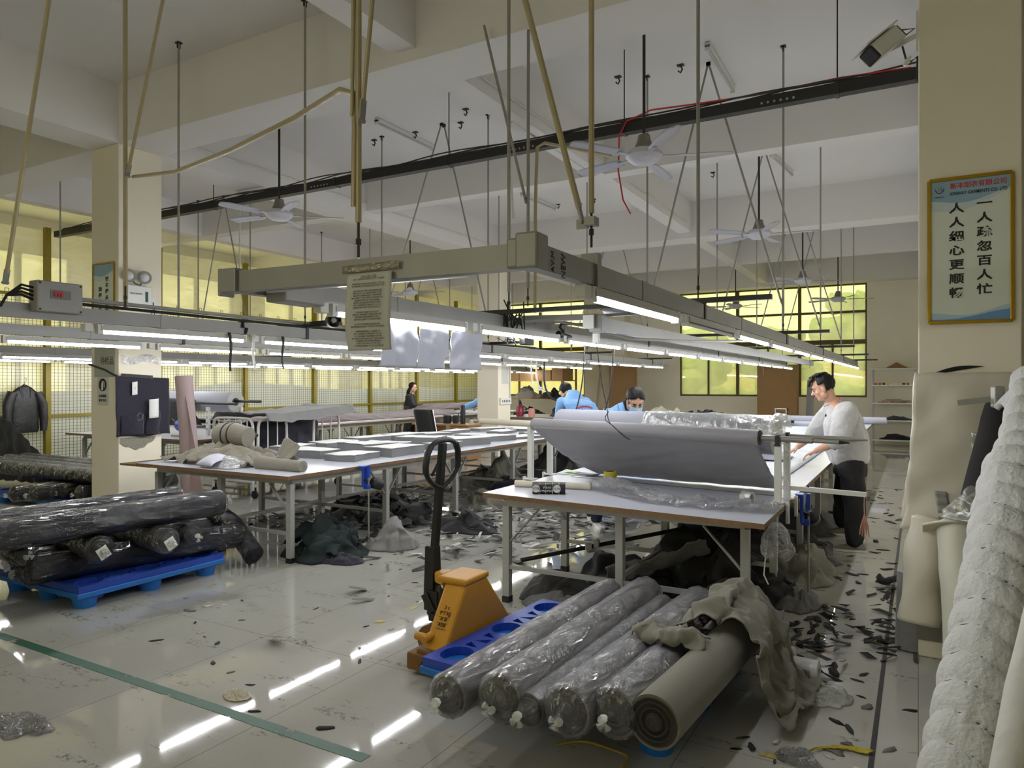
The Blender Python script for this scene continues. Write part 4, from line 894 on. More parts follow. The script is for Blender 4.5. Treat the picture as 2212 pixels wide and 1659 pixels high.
roll('dark wrapped roll end just right of the left edge of the view', [(-5.35, 2.62, .44), (-7.1, 2.85, .42)], .085, M_dg, group=GL, seed=30)
roll('bent dark wrapped roll slumping to the floor beside the left table leg', [(-6.3, 4.36, .46), (-5.7, 4.38, .45), (-5.35, 4.36, .32), (-5.02, 4.3, .11)], .085, M_nv, group=GL, seed=31, ends=(True, False))
# far stack beside the pillar
GF = 'far dark rolls beside the left pillar'
for i, (u, v) in enumerate([(30, 1067), (73, 1067), (105, 1064), (138, 1062), (173, 1066)]):
    p = P(u, v, .265); roll('wrapped dark roll end in the far lower row, %s from the left' % ORD[i], [p, p + V((-.05, 1.3, 0))], .092, M_dg, group=GF, seed=40 + i, ends=(True, False))
for i in range(4):
    y = 5.15 + i * .23; roll('long dark wrapped roll on top of the far stack, %s from the front' % ORD[i], [(-11.9, y, .45), (-8.55, y + .02, .45)], .095, M_dg, group=GF, seed=50 + i, ends=(False, True))
    m = MB().box((-8.9 - .12 * i, y - .035, .54), (.09, .05, .004)).box((-9.2 - .12 * i, y - .03, .545), (.06, .04, .004))
rumple('black_cloth', 'black cloth hanging in a slope at the left edge behind the far rolls', 'cloth', lambda s, t: V((-12.9 + 1.75 * s, 5.98 - .1 * t + .12 * s, .02 + (1.12 - .92 * s + .04 * math.sin(s * 5)) * t)), 36, 24, M_blk, amp=.05, sc=4, seed=2)
# ================================================================ pallet jack
pj = thing('pallet_jack', 'yellow hand pallet jack with black handle in front of the near pallet', 'pallet jack', (-2.35, 3.5, 0))
M_jack = mat('jack_yellow', (196, 140, 36), .45, var=.12, sc=5, dirt=(70, 46, 26), dsc=14, dth=.68)
M_rust = mat('jack_base', (120, 84, 34), .6, var=.3, sc=9, dirt=(50, 40, 30), dsc=10, dth=.55)
X0, X1 = -2.39, -2.245
poly = [(3.19, .12), (3.95, .12), (3.65, .455), (3.42, .455)]
m = MB(); m.add([V((x, y, z)) for x in (X0, X1) for y, z in poly], [(0, 1, 2, 3), (7, 6, 5, 4), (0, 4, 5, 1), (1, 5, 6, 2), (2, 6, 7, 3), (3, 7, 4, 0)]); m.build('body', M_jack, pj, smooth=False, bevel=.02)
m = MB().bb((-2.44, 3.405, .445), (-2.235, 3.665, .482)); m.build('top_cap', M_jack, pj, smooth=False, bevel=.014)
MB().prism([(-2.52, 3.49), (-2.43, 3.45), (-2.43, 3.6), (-2.52, 3.57)], .41, .48).build('spout', M_jack, pj, smooth=False, bevel=.015)
m = MB().bb((-2.47, 3.16, .02), (-2.23, 3.34, .115)).bb((-2.47, 3.8, .02), (-2.23, 3.98, .115)).bb((-2.41, 3.17, .1), (-2.235, 3.97, .14)); m.build('base', M_rust, pj, smooth=False, bevel=.01)
for y in (3.25, 3.89): MB().bb((-2.25, y - .075, .025), (-1.12, y + .075, .078)).build('fork', M_jack, pj, smooth=False, bevel=.008)
MB().cyl((-2.43, 3.2, .2), (-2.36, 3.2, .2), .022, n=14).cyl((-2.36, 3.17, .195), (-2.36, 3.25, .2), .022, n=14).build('side_pin', M_jack, pj)
for y in (3.45, 3.64): MB().cyl((-2.5, y - .03, .09), (-2.5, y + .03, .09), .09, n=22).build('steering_wheel', M_rust, pj)
m = MB().lathe((-2.5, 3.545, .14), [(.05, 0), (.06, .04), (.055, .2), (.04, .26)], n=18).box((-2.54, 3.54, .3), (.1, .12, .12)).box((-2.5, 3.54, .2), (.13, .1, .05)).bar((-2.58, 3.48, .34), (-2.52, 3.48, .24), .03, .05).bar((-2.58, 3.6, .34), (-2.52, 3.6, .24), .03, .05).lathe((-2.57, 3.545, .2), [(.035, 0), (.035, .1)], n=14)
m.build('pump_unit', M_dark, pj, smooth=False, bevel=.006)
MB().cyl((-2.48, 3.53, .36), (-2.48, 3.53, .46), .022, n=14).build('ram', mat('chrome', (200, 200, 200), .15, 1), pj)
MB().prism([(3.49, 0), (3.59, 0), (3.575, .29), (3.505, .29)], -2.6, -2.53, M=Matrix(((0, 0, 1, 0), (1, 0, 0, 0), (0, 1, 0, .33), (0, 0, 0, 1)))).build('handle_sleeve', M_black, pj, smooth=False, bevel=.008)
MB().bar((-2.555, 3.54, .55), (-2.49, 3.54, 1.245), .05, .036).build('handle_pole', M_black, pj, smooth=False, bevel=.005)
hx, hz = -2.495, 1.0
lp = [(3.54, .975), (3.46, 1.0), (3.385, 1.06), (3.37, 1.12), (3.385, 1.2), (3.42, 1.243), (3.48, 1.26), (3.54, 1.262), (3.6, 1.26), (3.66, 1.243), (3.695, 1.2), (3.71, 1.12), (3.695, 1.06), (3.62, 1.0), (3.54, .975)]
def chaik(p, n=2):
    for _ in range(n):
        q = [p[0]]
        for a, b in zip(p, p[1:]): q += [tuple(a[i] * .75 + b[i] * .25 for i in range(len(a))), tuple(a[i] * .25 + b[i] * .75 for i in range(len(a)))]
        p = q + [p[-1]]
    return p
MB().tube([(hx + (z - 1.1) * .08, y, z) for y, z in chaik(lp)], .015, 10).build('handle_loop', M_black, pj)
for s in (-1, 1): MB().tube([(hx + (z - 1.1) * .08, 3.54 + s * y, z) for y, z in ((.162, 1.08), (.168, 1.12), (.158, 1.19), (.13, 1.235))], .02, 10).build('grip', M_black, pj)
MB().bar((-2.5, 3.5, 1.12), (-2.49, 3.43, 1.06), .012, .012).build('release_lever', M_dark, pj)
m = MB()
n_ = V((0, -.84, .54)).normalized(); upv = V((0, .54, .84)).normalized()
for k, s in enumerate((.42, .5, .58, .66)):
    o = V((-2.315, 3.19 + .23 * (1 - s) + .001, .12 + .335 * (1 - s))) + V((0, -.84, .54)) * .004
    m.bar(o + V((-.035, 0, 0)), o + V((.035, 0, 0)), .002, .002)
    text_mb(('2 t', '9 1 kg', 'A B', 'AEB')[k], .03, facing(o + upv * .022, (1, 0, 0), upv), mb=m)
m.build('stencil_marks', M_rust if False else M_black, pj, smooth=False)
# ================================================================ spreading stand and rolls on the near table
TZ = .8
st = thing('roll_stand', 'white steel roll stand holding the two fabric rolls on the right table', 'roll stand', (-1.8, 5.2, TZ))
POSTS = [(-.81, 5.0), (-.80, 5.31), (-2.83, 5.3), (-2.83, 5.66)]
for x, y in POSTS:
    s_ = 1 if x > -1.5 else -1
    p = MB().box((x, y, TZ + .205), (.042, .042, .41)); p.build('post', M_wht, st, smooth=False)
    MB().box((x, y, TZ + .004), (.1, .09, .008)).box((x + s_ * .06, y, TZ - .05), (.02, .03, .14)).build('clamp_foot', M_wht, st, smooth=False)
    m = MB()
    for k in (-1, 1): m.box((x, y + k * .03, TZ + .425), (.03, .008, .07))
    m.box((x, y, TZ + .395), (.04, .06, .012)); m.build('saddle', M_dark if s_ > 0 else M_wht, st, smooth=False)
gr = thing('fabric_roll', 'silver-grey fabric roll on the stand with its cloth hanging to the right table', 'fabric roll', (-1.8, 5.15, 1.18), 'rolls on the near stand')
a, b = V((-2.78, 5.27, 1.265)), V((-.93, 5.02, 1.238)); d = (b - a).normalized()
MB().cyl(a, b, .053, n=30).build('fabric', M_silver, gr)
for p, s in ((a, -1), (b, 1)): MB().lathe(p + d * s * .001, [(.053, 0), (.05, .004), (.03, .003), (.018, .012), (.016, 0)], d * s, 24).build('end_layers', M_char, gr)
MB().cyl(a - d * .58, a + d * .02, .026, n=20).build('cardboard_core', M_tubeb, gr)
MB().cyl(b - d * .02, b + d * .34, .0195, n=16).cyl(b + d * .34, b + d * .5, .013, n=14).build('steel_spindle', M_galv, gr)
MB().cyl(b + d * .5, b + d * .56, .013, .004, n=12).build('spindle_tip', M_dark, gr)
MB().cyl(a - d * .66, a - d * .56, .012, n=10).build('spindle_end', M_galv, gr)
yb = lambda x: 5.8 - .115 * (x + 2.4)
def hang(s, t):
    x = -2.74 + 1.8 * s; top = a.lerp(b, s)
    xl = -2.76 + (.32 * t ** 1.2 if t < .8 else .24 + .2 * (t - .8) * 5 * .5); xr = -.95 + .07 * t
    x = xl + (xr - xl) * s; y0 = top.y - .053; y1 = yb(x)
    y = y0 + (y1 - y0) * (t ** 1.25) ; z = 1.245 - (1.245 - .812) * (1 - (1 - t) ** 1.12)
    f = t * (1 - t) * 4; y += .03 * f * N((s * 5, t * 2, 3), 1) + .03 * t * ridge((s * 6 + t * 4, t * 6, 1), .8) + .02 * t * t * ridge((s * 14 + t * 8, t * 9, 4), .8)
    return V((x, y, max(z + .012 * f * N((s * 9 + t * 6, t * 7, 8), 1), .806)))
MB().surf(hang, 70, 36).build('hanging_cloth', M_silver, gr, ang=180, thick=.003)
wrl = thing('fabric_roll', 'thick white fabric roll on the rear saddles of the stand', 'fabric roll', (-1.8, 5.45, 1.1), 'rolls on the near stand')
a2, b2 = V((-2.7, 5.63, 1.245)), V((-.88, 5.33, 1.235)); d2 = (b2 - a2).normalized()
M_wcl = mat('white_cloth', (176, 177, 190), .8, var=.04, sc=5, bump=.15, bs=18)
m = MB().tube([a2.lerp(b2, i / 14) for i in range(15)], .138, 40); m.build('fabric', M_wcl, wrl)
MB().lathe(b2 + d2 * .001, [(.138, 0), (.136, .006), (.1, .004), (.03, .004), (.028, -.02)], d2, 32).build('end_layers', mat('layer_white', (196, 196, 190), .9), wrl)
MB().cyl(a2 - d2 * .55, a2 + d2 * .02, .024, n=20).build('cardboard_core', M_tubeb, wrl)
MB().cyl(b2, b2 + d2 * .5, .016, n=14).cyl(b2 + d2 * .5, b2 + d2 * .6, .016, .005, n=12).build('steel_spindle', M_galv, wrl)
def sag(s, t):
    th = -1.9 + 3.1 * t; p = a2.lerp(b2, .45 + .6 * s); r = .143 + .014 * max(0, N((s * 9, t * 7, 2), 1)) + (.02 if s > .92 else 0) * (1 - s) * 8
    return p + V((0, math.sin(th) * r, math.cos(th) * r))
MB().surf(sag, 40, 24).build('plastic_cover', M_milk, wrl, ang=180)
tag(MB().surf(lambda s, t: V((-.83 + .05 * s + .02 * math.sin(t * 9), 5.12 + .07 * s, 1.24 - .42 * t)), 6, 24).build('plastic_strip', M_wrap, ang=180), 'clear plastic strip hanging beside the right post of the stand', 'plastic strip')
# cloth guide bar, tassel
gb = thing('guide_bar', 'white guide bar sticking out past the right edge of the near table', 'bar', (-.6, 5.3, .86))
MB().bar((-.83, 5.32, .875), (-.3, 5.27, .868), .035, .03).build('bar', M_wht, gb, smooth=False); MB().box((-.66, 5.3, .892), (.012, .012, .02)).build('bolt', M_dark, gb, smooth=False)
m = MB().tube([(-.31, 5.27, .86), (-.312, 5.27, .8), (-.31, 5.27, .73)], .004, 6)
for k in range(5): m.tube([(-.31, 5.27, .73), (-.31 + .01 * (k - 2), 5.27 + .008 * (k % 2), .66), (-.31 + .014 * (k - 2), 5.27, .6 - .01 * (k % 3))], [.006, .006, .004], 6)
tag(m.build('ribbon_tassel', mat('pink_ribbon', (190, 140, 128), .8)), 'pink ribbon tassel hanging from the end of the white guide bar', 'ribbon')
# small things on the near table
def put(u, v, z=TZ): return P(u, v, z)
bp_, bq = put(1150, 1057, TZ + .03), put(1222, 1058, TZ + .03); pk = thing('tape_pack', 'black shrink-wrapped pack of tape rolls on the right table', 'tape pack', (bp_.x, bp_.y, TZ))
d_ = (bq - bp_).normalized(); m = MB()
for k in range(5): q = bp_.lerp(bq, .1 + k * .2); m.cyl(q - d_ * .022, q + d_ * .022, .042, n=22)
m.v = [p + V((0, 0, .012)) for p in m.v]; m.build('tape_rolls', mat('black_pack', (24, 24, 28), .35, var=.3, sc=30), pk)
pn = V((d_.y, -d_.x, 0)); m = MB()
for k in range(2):
    q = bp_.lerp(bq, .12 + k * .62) + pn * .047 + V((0, 0, .012)); MB().cyl(q, q + pn * .001, .028, n=22).build('white_emblem', M_wht, pk)
m = MB()
for k in (0, 1): q = bp_.lerp(bq, .12 + k * .62) + pn * .0495 + V((0, 0, .012)); text_mb('SCTB', .022, facing(q, d_, (0, 0, 1)), mb=m)
m.build('emblem_lettering', M_black, pk, smooth=False)
m = MB()
for k, s_ in enumerate(('IP BAR', 'IS PROPERTY')): q = bp_.lerp(bq, .45) + pn * .048 + V((0, 0, .02 - .024 * k)); text_mb(s_, .021, facing(q, d_, (0, 0, 1)), mb=m)
m.build('lettering', M_wht, pk, smooth=False)
q0, q1 = put(1113, 1044, TZ + .026), put(1277, 1051, TZ + .026); tag(MB().cyl(q0, q1, .026, n=20).build('cardboard_tube', M_tubeb), 'cream cardboard tube lying behind the black tape pack on the right table', 'tube')
yt = thing('tape_roll', 'yellow tape roll standing on crumpled plastic on the right table', 'tape roll', tuple(put(1318, 1046)), 'tape rolls on the near table'); q = V(yt['_b'])
MB().lathe(q + V((0, 0, .045)), [(.05, 0), (.052, .004), (.052, .054), (.048, .058), (.038, .058), (.038, .03)], n=28).build('tape', mat('yellow_tape', (196, 184, 40), .3), yt); MB().lathe(q + V((0, 0, .05)), [(.038, 0), (.038, .054), (.034, .054), (.034, 0)], n=24).build('core', M_char, yt)
q = put(1615, 1089); ctp = thing('tape_roll', 'wide clear tape roll lying on its side on the right table', 'tape roll', tuple(q), 'tape rolls on the near table'); dx = V((.95, -.3, 0)).normalized()
MB().lathe(q + V((0, 0, .043)) - dx * .036, [(.031, 0), (.043, 0), (.043, .07), (.031, .07), (.031, 0)], dx, 28).build('tape', M_milk, ctp); MB().lathe(q + V((0, 0, .043)) - dx * .034, [(.031, 0), (.031, .066), (.029, .066), (.029, 0)], dx, 24).build('core', M_wht, ctp)
q = put(1245, 1024); dc = thing('document', 'white papers with a green note on the right table', 'paper', tuple(q))
MB().surf(lambda s, t: q + V((-.16 + .3 * s, -.08 + .22 * t - .03 * s, .004 + .05 * max(0, .3 - s) * t)), 8, 6).build('sheets', M_paper, dc, thick=.004)
MB().surf(lambda s, t: q + V((-.1 + .12 * s, -.04 + .07 * t, .012 + .01 * s)), 3, 3).build('green_note', mat('green_note', (150, 205, 70), .7), dc, thick=.002)
MB().surf(lambda s, t: q + V((.0 + .22 * s, -.07 + .12 * t - .03 * s, .01)), 3, 3).build('grey_folder', M_gry, dc, thick=.006)
pc = [put(1278, 1052), put(1400, 1082), put(1560, 1100), put(1684, 1108)]
def crump(s, t):
    p = axis(pc, s); w = .2 - .06 * s; e = .13 * math.exp(-((s - .08) / .1) ** 2) * math.sin(t * 3.14) + .05
    return p + V((.2 * (t - .5) * w, (t - .35) * w * 1.8, .004 + e * abs(N((s * 8, t * 4, 1), 1)) + .035 * max(0, ridge((s * 13, t * 6, 3), .8))))
M_clear = film('crumpled_plastic', (240, 240, 245), clear=.94, haze=.25, rough=.1, bump=.9, bs=14, fres=1.45)
tag(MB().surf(crump, 90, 26).build('plastic_sheet', M_clear, ang=60), 'crumpled clear plastic film trailing along the front of the right table', 'plastic sheet')
def bag(s, t):
    th = s * 6.283; p = V((-.72, 4.4, .79 - .22 * t)); r = (.022 + .062 * math.sin(min(1, t * 1.25) * math.pi * .62)) * (1 - .35 * max(0, t - .8) * 5) * (1 + .22 * N((math.cos(th) * 2, math.sin(th) * 2, t * 3), 1) + .12 * ridge((th * 2, t * 4, 2), 1))
    return p + V((math.cos(th) * r, math.sin(th) * r, 0))
tag(MB().surf(bag, 40, 24).build('plastic_bag', M_clear, ang=180), 'clear plastic bag hanging from the right corner of the near table', 'plastic bag')
tag(MB().tube([(-.78, 4.5, .74), (-.8, 4.52, .6), (-.81, 4.5, .45), (-.78, 4.48, .4)], .004, 6).build('hanging_string', M_wht), 'thin white string hanging beside the right front leg of the near table', 'string')
# spread paper and cloth layers on the near table
M_lay = mat('plot_paper', (206, 210, 216), .55, var=.04, sc=4, dirt=(186, 190, 196), dsc=5, dth=.55)
tag(MB().surf(lambda s, t: V((-2.6 + 1.62 * s, 6.35 + 7.6 * t, .815 + .006 * N((s * 4, t * 30, 0), 1))), 16, 90).build('spread_cloth', M_lay, ang=180, thick=.014), 'pale cloth and paper layers spread along the right table past the stand', 'cloth')
rumple('folded_cloth', 'purple-grey cloth pieces under the hands of the man at the right table', 'cloth', lambda s, t: V((-1.75 + .62 * s, 7.55 + .4 * t, .832 + .035 * math.sin(s * 3.14) * math.sin(t * 3.14))), 20, 16, mat('purple_grey', (128, 126, 140), .8), amp=.012, sc=9, seed=4)
for i, (y, r) in enumerate(((15.9, .07), (16.25, .05))):
    tag(MB().tube([(-2.9, y, TZ + r), (-1.8, y + .02, TZ + r), (-.55, y, TZ + r)], r, 16).build('white_roll', M_wcl), '%s white roll lying across the far end of the right table' % ('front' if i == 0 else 'rear'), 'roll', 'white rolls at the far end of the near table')
tag(MB().bb((-2.7, 14.6, TZ), (-1.0, 15.5, TZ + .05)).build('cloth_stack', M_wcl, smooth=False, bevel=.01), 'flat white cloth stack near the far end of the right table', 'cloth')
cm = thing('cutting_machine', 'red cloth cutting machine standing at the far end of the right table', 'cutting machine', (-1.35, 14.2, TZ))
MB().box((-1.35, 14.2, TZ + .012), (.2, .3, .02)).build('base_plate', M_galv, cm, smooth=False, bevel=.006); MB().bar((-1.35, 14.28, TZ + .02), (-1.35, 14.28, TZ + .34), .04, .02).build('post', M_galv, cm, smooth=False)
MB().lathe((-1.35, 14.12, TZ + .42), [(.03, 0), (.08, .02), (.09, .08), (.085, .16), (.05, .2)], (0, 1, 0), 20).build('motor', M_red, cm); MB().lathe((-1.35, 14.1, TZ + .42), [(.055, 0), (.05, .012), (.02, .014)], (0, -1, 0), 18).build('motor_cover', mat('pink_cover', (214, 120, 120), .4), cm)
MB().tube([(-1.35, 14.3, TZ + .5), (-1.25, 14.32, TZ + .55), (-1.24, 14.3, TZ + .45)], .014, 8).build('handle', M_red, cm)
MB().tube([(-1.3, 14.3, TZ + .4), (-1.12, 14.3, TZ + .2), (-1.2, 14.3, TZ + .02), (-1.45, 14.3, TZ + .1), (-1.4, 14.3, TZ + .36)], .008, 6).build('power_cable', M_black, cm)
pr = thing('steam_iron', 'old black iron with handle frame at the far end of the right table', 'iron', (-2.3, 14.5, TZ + .05)); MB().prism([(-2.45, 14.4), (-2.15, 14.4), (-2.05, 14.5), (-2.15, 14.62), (-2.45, 14.62)], TZ + .052, TZ + .11).build('body', M_black, pr, smooth=False, bevel=.01); MB().tube([(-2.4, 14.5, TZ + .1), (-2.4, 14.5, TZ + .32), (-2.2, 14.5, TZ + .32), (-2.2, 14.5, TZ + .1)], .014, 8).build('handle', M_galv, pr)
# ================================================================ left table: cut panel stacks
M_layers = mat('cut_layers', (116, 116, 116), .9, var=.3, sc=3, bump=.4, bs=90)
random.seed(12)
def stack(x, y, w, l, h, rz, label, k):
    t = thing('panel_stack', label, 'cut panels', (x, y, TZ), 'stacks of cut panels on the left table'); c, s = math.cos(rz), math.sin(rz); pts = []
    for e in range(4):
        sx, sy = ((-1, -1), (1, -1), (1, 1), (-1, 1))[e]; ex, ey = ((-1, 1)[e in (0, 1) and 1 or 0], 0)[0], 0
        pts.append((sx * l * (.5 + .06 * N((k, e, 1), 1.7)), sy * w * (.5 + .16 * N((k, e, 5), 1.7))))
    q = []
    for e in range(4):
        p0, p1 = pts[e], pts[(e + 1) % 4]; bow = .10 * w * N((k * 1.3, e, 9), 1.9) * 2
        for i in range(7):
            f = i / 7; nx, ny = p1[1] - p0[1], -(p1[0] - p0[0]); ln = math.hypot(nx, ny); g = math.sin(f * math.pi) * bow
            q.append((p0[0] + (p1[0] - p0[0]) * f + nx / ln * g, p0[1] + (p1[1] - p0[1]) * f + ny / ln * g))
    q = [(x + a * c - b * s, y + a * s + b * c) for a, b in q]
    MB().prism(q, TZ + .001, TZ + h).build('cut_layers', M_layers, t, smooth=False)
    cx = sum(p[0] for p in q) / len(q); cy = sum(p[1] for p in q) / len(q)
    n = len(q); vs = [V((cx, cy, TZ + h + .004))] + [V((cx + (p[0] - cx) * f, cy + (p[1] - cy) * f, TZ + h + .003 + (.012 * max(0, N((p[0] * 7, p[1] * 7, k), 1)) if f > .9 else .003))) for f in (.6, 1.02) for p in q]
    m = MB().add(vs, [(0, 1 + i, 1 + (i + 1) % n) for i in range(n)] + [(1 + i, 1 + n + i, 1 + n + (i + 1) % n, 1 + (i + 1) % n) for i in range(n)])
    m.build('top_sheet', M_paper, t, ang=180, thick=.002); return t
kk = 0
for row, (x, y0, nn) in {'pillar-side': (-6.5, 6.1, 7), 'middle': (-5.85, 5.75, 8), 'aisle-side': (-5.2, 5.75, 8)}.items():
    for i in range(nn):
        kk += 1; h = random.uniform(.04, .1) if i < 5 else random.uniform(.02, .05)
        stack(x + random.uniform(-.08, .08), y0 + i * .72 + random.uniform(-.1, .1), random.uniform(.24, .38), random.uniform(.5, .66), h, R(random.choice([0, 90, 78, 95, 14, -12]) if row == 'middle' else random.choice([82, 90, 97, 70])) , 'cut panel stack in the %s row on the left table, %s from near end' % (row, ORD[i]), kk)
tag(MB().surf(lambda s, t: V((-6.4 + 1.5 * s, 11.0 + 1.0 * t, TZ + .03 + .012 * N((s * 6, t * 5, 0), 1))), 16, 12).build('white_sheet', M_paper, ang=180, thick=.012), 'white paper sheet at the far end of the left table', 'paper')
pk2 = thing('tape_pack', 'black and white pack of tape rolls at the far end of the left table', 'tape pack', (-5.5, 11.3, TZ + .06)); m = MB()
for k in range(5): m.cyl((-5.9 + k * .17, 11.3, TZ + .115), (-5.75 + k * .17, 11.32, TZ + .115), .055, n=18)
m.build('tape_rolls', MATS['black_pack'], pk2)
for k in range(3): MB().cyl((-5.86 + k * .28, 11.246, TZ + .115), (-5.86 + k * .28, 11.243, TZ + .115), .04, n=18).build('white_emblem', M_wht, pk2)
# garments, package and roll at the near end of the left table
rumple('garment_heap', 'crumpled beige garments heaped at the near left end of the left table', 'garments', lambda s, t: V((-6.75 + 1.2 * s, 4.6 + .75 * t, TZ + .012 + .17 * math.sin(min(1, s * 1.1) * 3.0) * math.sin(t * 3.1))), 44, 30, M_beige, amp=.06, sc=6, seed=8)
tag(MB().tube([(-6.3, 4.95, TZ + .27), (-6.1, 4.97, TZ + .29), (-5.92, 5.0, TZ + .26)], [.11, .115, .1], 20).build('rolled_cloth', M_beige), 'short beige cloth roll with dark bands on the garment heap', 'roll')
tag(MB().lathe((-6.1, 4.97, TZ + .285), [(.118, 0), (.122, .005), (.118, .012)], (1, .1, -.02), 24).lathe((-6.18, 4.96, TZ + .285), [(.116, 0), (.12, .005), (.116, .012)], (1, .1, -.02), 24).build('black_band', M_black), 'black bands tied round the short beige cloth roll', 'band')
rumple('folded_cloth', 'stiff beige cloth piece standing folded on the left table', 'cloth', lambda s, t: V((-5.78 + .34 * s + .06 * t, 5.2 - .12 * s + .1 * t, TZ + .03 + .22 * t - .08 * s * t)), 14, 14, M_beige, amp=.02, sc=5, seed=11)
pg = thing('plastic_package', 'white and clear plastic package with printed sheet on the left table', 'package', (-5.75, 4.62, TZ))
m = MB().surf(lambda s, t: V((-6.0 + .42 * s, 4.48 + .3 * t, TZ + .006 + .1 * (math.sin(s * 3.14) * math.sin(t * 3.14)) ** .6)), 20, 16); wr(m, .02, 10); m.build('bag', film('bag_film', (225, 228, 232), clear=.3, haze=.5, rough=.12, bump=1, bs=25), pg, ang=180)
m = MB().surf(lambda s, t: V((-6.02 + .27 * s, 4.46 + .29 * t - .03 * s, TZ + .03 + .1 * (math.sin(.25 + s * 2.6) * math.sin(t * 3.14)) ** .6)), 16, 14); m.build('printed_sheet', mat('lilac_paper', (212, 212, 228), .7, var=.03), pg, ang=180, thick=.002)
m = MB(); [m.bar((-5.97, 4.56 + .03 * k, TZ + .137), (-5.83 - .03 * k, 4.545 + .03 * k, TZ + .137), .007, .002) for k in range(2)]; m.build('printed_line', M_char, pg, smooth=False)
gq0, gq1 = P(560, 1000, TZ + .05), P(655, 1008, TZ + .05); tag(MB().tube([gq0, gq0.lerp(gq1, .4), gq1], [.07, .06, .052], 24).lathe(gq1, [(.05, 0), (.04, .003), (.015, .003), (.012, -.02)], gq1 - gq0, 20).build('cloth_roll', M_beige), 'beige cloth roll with spiral end lying near the corner of the left table', 'roll')
tag(MB().tube([(-6.55, 5.35, TZ + .05), (-6.5, 5.3, TZ + .22), (-6.35, 5.32, TZ + .3), (-6.2, 5.35, TZ + .24)], .02, 8).build('black_hose', M_black), 'black hose loop behind the garments on the left table', 'hose')
tag(MB().surf(lambda s, t: V((-7.2 + .5 * s, 4.44 + .55 * t, TZ - .03)), 2, 2).build('board_extension', M_ply, smooth=False, thick=.02), 'loose board edge sticking out left of the left table', 'board')
# blue end cutters
def cutter(label, x, y, s=1):
    t = thing('end_cutter', label, 'cutter', (x, y, .3)); m = MB().box((x + .03 * s, y, TZ - .01), (.06, .1, .03)).box((x + .05 * s, y, TZ - .1), (.025, .09, .2)).box((x + .07 * s, y, TZ - .2), (.06, .05, .04)).box((x + .09 * s, y, TZ - .05), (.03, .03, .12))
    m.build('bracket', M_blue, t, smooth=False, bevel=.006); MB().cyl((x + .09 * s, y, .02), (x + .09 * s, y, TZ - .1), .008, n=10).build('guide_rod', M_galv, t)
    MB().lathe((x + .1 * s, y + .04, TZ - .16), [(.03, 0), (.055, .02), (.055, .12), (.03, .14)], (0, 1, -.3), 18).build('motor', M_black, t); MB().bar((x + .02 * s, y + .01, TZ - .12), (x + .1 * s, y - .04, TZ - .14), .02).build('knob', M_dark, t, smooth=False); return t
cutter('blue end cutter with black motor clamped to the aisle edge of the left table', -4.73, 5.35)
cutter('blue end cutter clamped to the right edge of the near table', -.78, 5.55)
# ================================================================ far left: maroon table, roll stand, rail cart
M_maroon = mat('maroon_cloth', (86, 66, 72), .7, var=.12, sc=3, bump=.2, bs=20, sheen=.2)
rumple('maroon_cloth', 'maroon cloth spread over the long table beside the yellow fence', 'cloth', lambda s, t: V((-12.1 + 1.9 * t, 8.5 + 6.9 * s, TZ + .02 + (.12 + .05 * math.sin(s * 7)) * min(1, t * 4, (1 - t) * 6) * (1 - .3 * s))), 60, 18, M_maroon, amp=.03, sc=3, seed=1)
rumple('maroon_cloth', 'maroon cloth edge lifted between the black-clad woman and the blue sleeve', 'cloth', lambda s, t: V((-12.0 + 1.7 * t, 15.5 + 1.2 * s, TZ + .05 + .16 * math.sin(s * 3.14) + .1 * t)), 20, 16, M_maroon, amp=.03, sc=4, seed=3)
tag(MB().bb((-10.2, 8.5, TZ + .001), (-10.06, 19.1, TZ + .03)).build('edge_rail', M_wht, smooth=False), 'white edge strip along the maroon fabric table', 'strip')
rs = thing('roll_stand', 'slotted white roll stand on the short table behind the left pillar', 'roll stand', (-10, 7.6, TZ))
for x, y in ((-9.62, 7.35), (-9.2, 7.62), (-11.9, 7.35), (-11.9, 7.62)):
    MB().box((x, y, TZ + .22), (.06, .04, .44)).build('post', M_wht, rs, smooth=False); m = MB()
    for k in range(4): m.box((x, y - .021, TZ + .1 + k * .09), (.012, .002, .03))
    m.build('slot', M_char, rs, smooth=False)
r1 = thing('fabric_roll', 'white fabric roll with dark core on the stand behind the left pillar', 'fabric roll', (-10.5, 7.62, 1.2), 'rolls on the far stand'); MB().cyl((-11.8, 7.62, 1.32), (-9.32, 7.62, 1.32), .16, n=30).build('fabric', M_wcl, r1); MB().lathe((-9.319, 7.62, 1.32), [(.16, 0), (.15, .005), (.11, .003), (.07, .004), (.065, -.05)], (1, 0, 0), 28).build('end_layers', MATS['layer_white'], r1); MB().cyl((-9.4, 7.62, 1.32), (-9.318, 7.62, 1.32), .062, n=20).build('core_hole', M_black, r1); MB().cyl((-9.4, 7.62, 1.33), (-8.75, 7.62, 1.33), .022, n=12).build('spindle', M_dark, r1)
r2 = thing('fabric_roll', 'black fabric roll with hanging cloth on the stand behind the left pillar', 'fabric roll', (-10.8, 7.35, 1.2), 'rolls on the far stand'); MB().cyl((-11.8, 7.35, 1.3), (-10.0, 7.35, 1.3), .07, n=24).build('fabric', M_blk, r2); MB().cyl((-10.0, 7.35, 1.3), (-9.0, 7.35, 1.3), .022, n=12).build('spindle', M_dark, r2)
MB().surf(lambda s, t: V((-11.8 + 1.8 * s - .0 * t, 7.28 + .25 * t, 1.3 - .42 * t + .06 * s * t)), 20, 12).build('hanging_cloth', M_blk, r2, thick=.004)
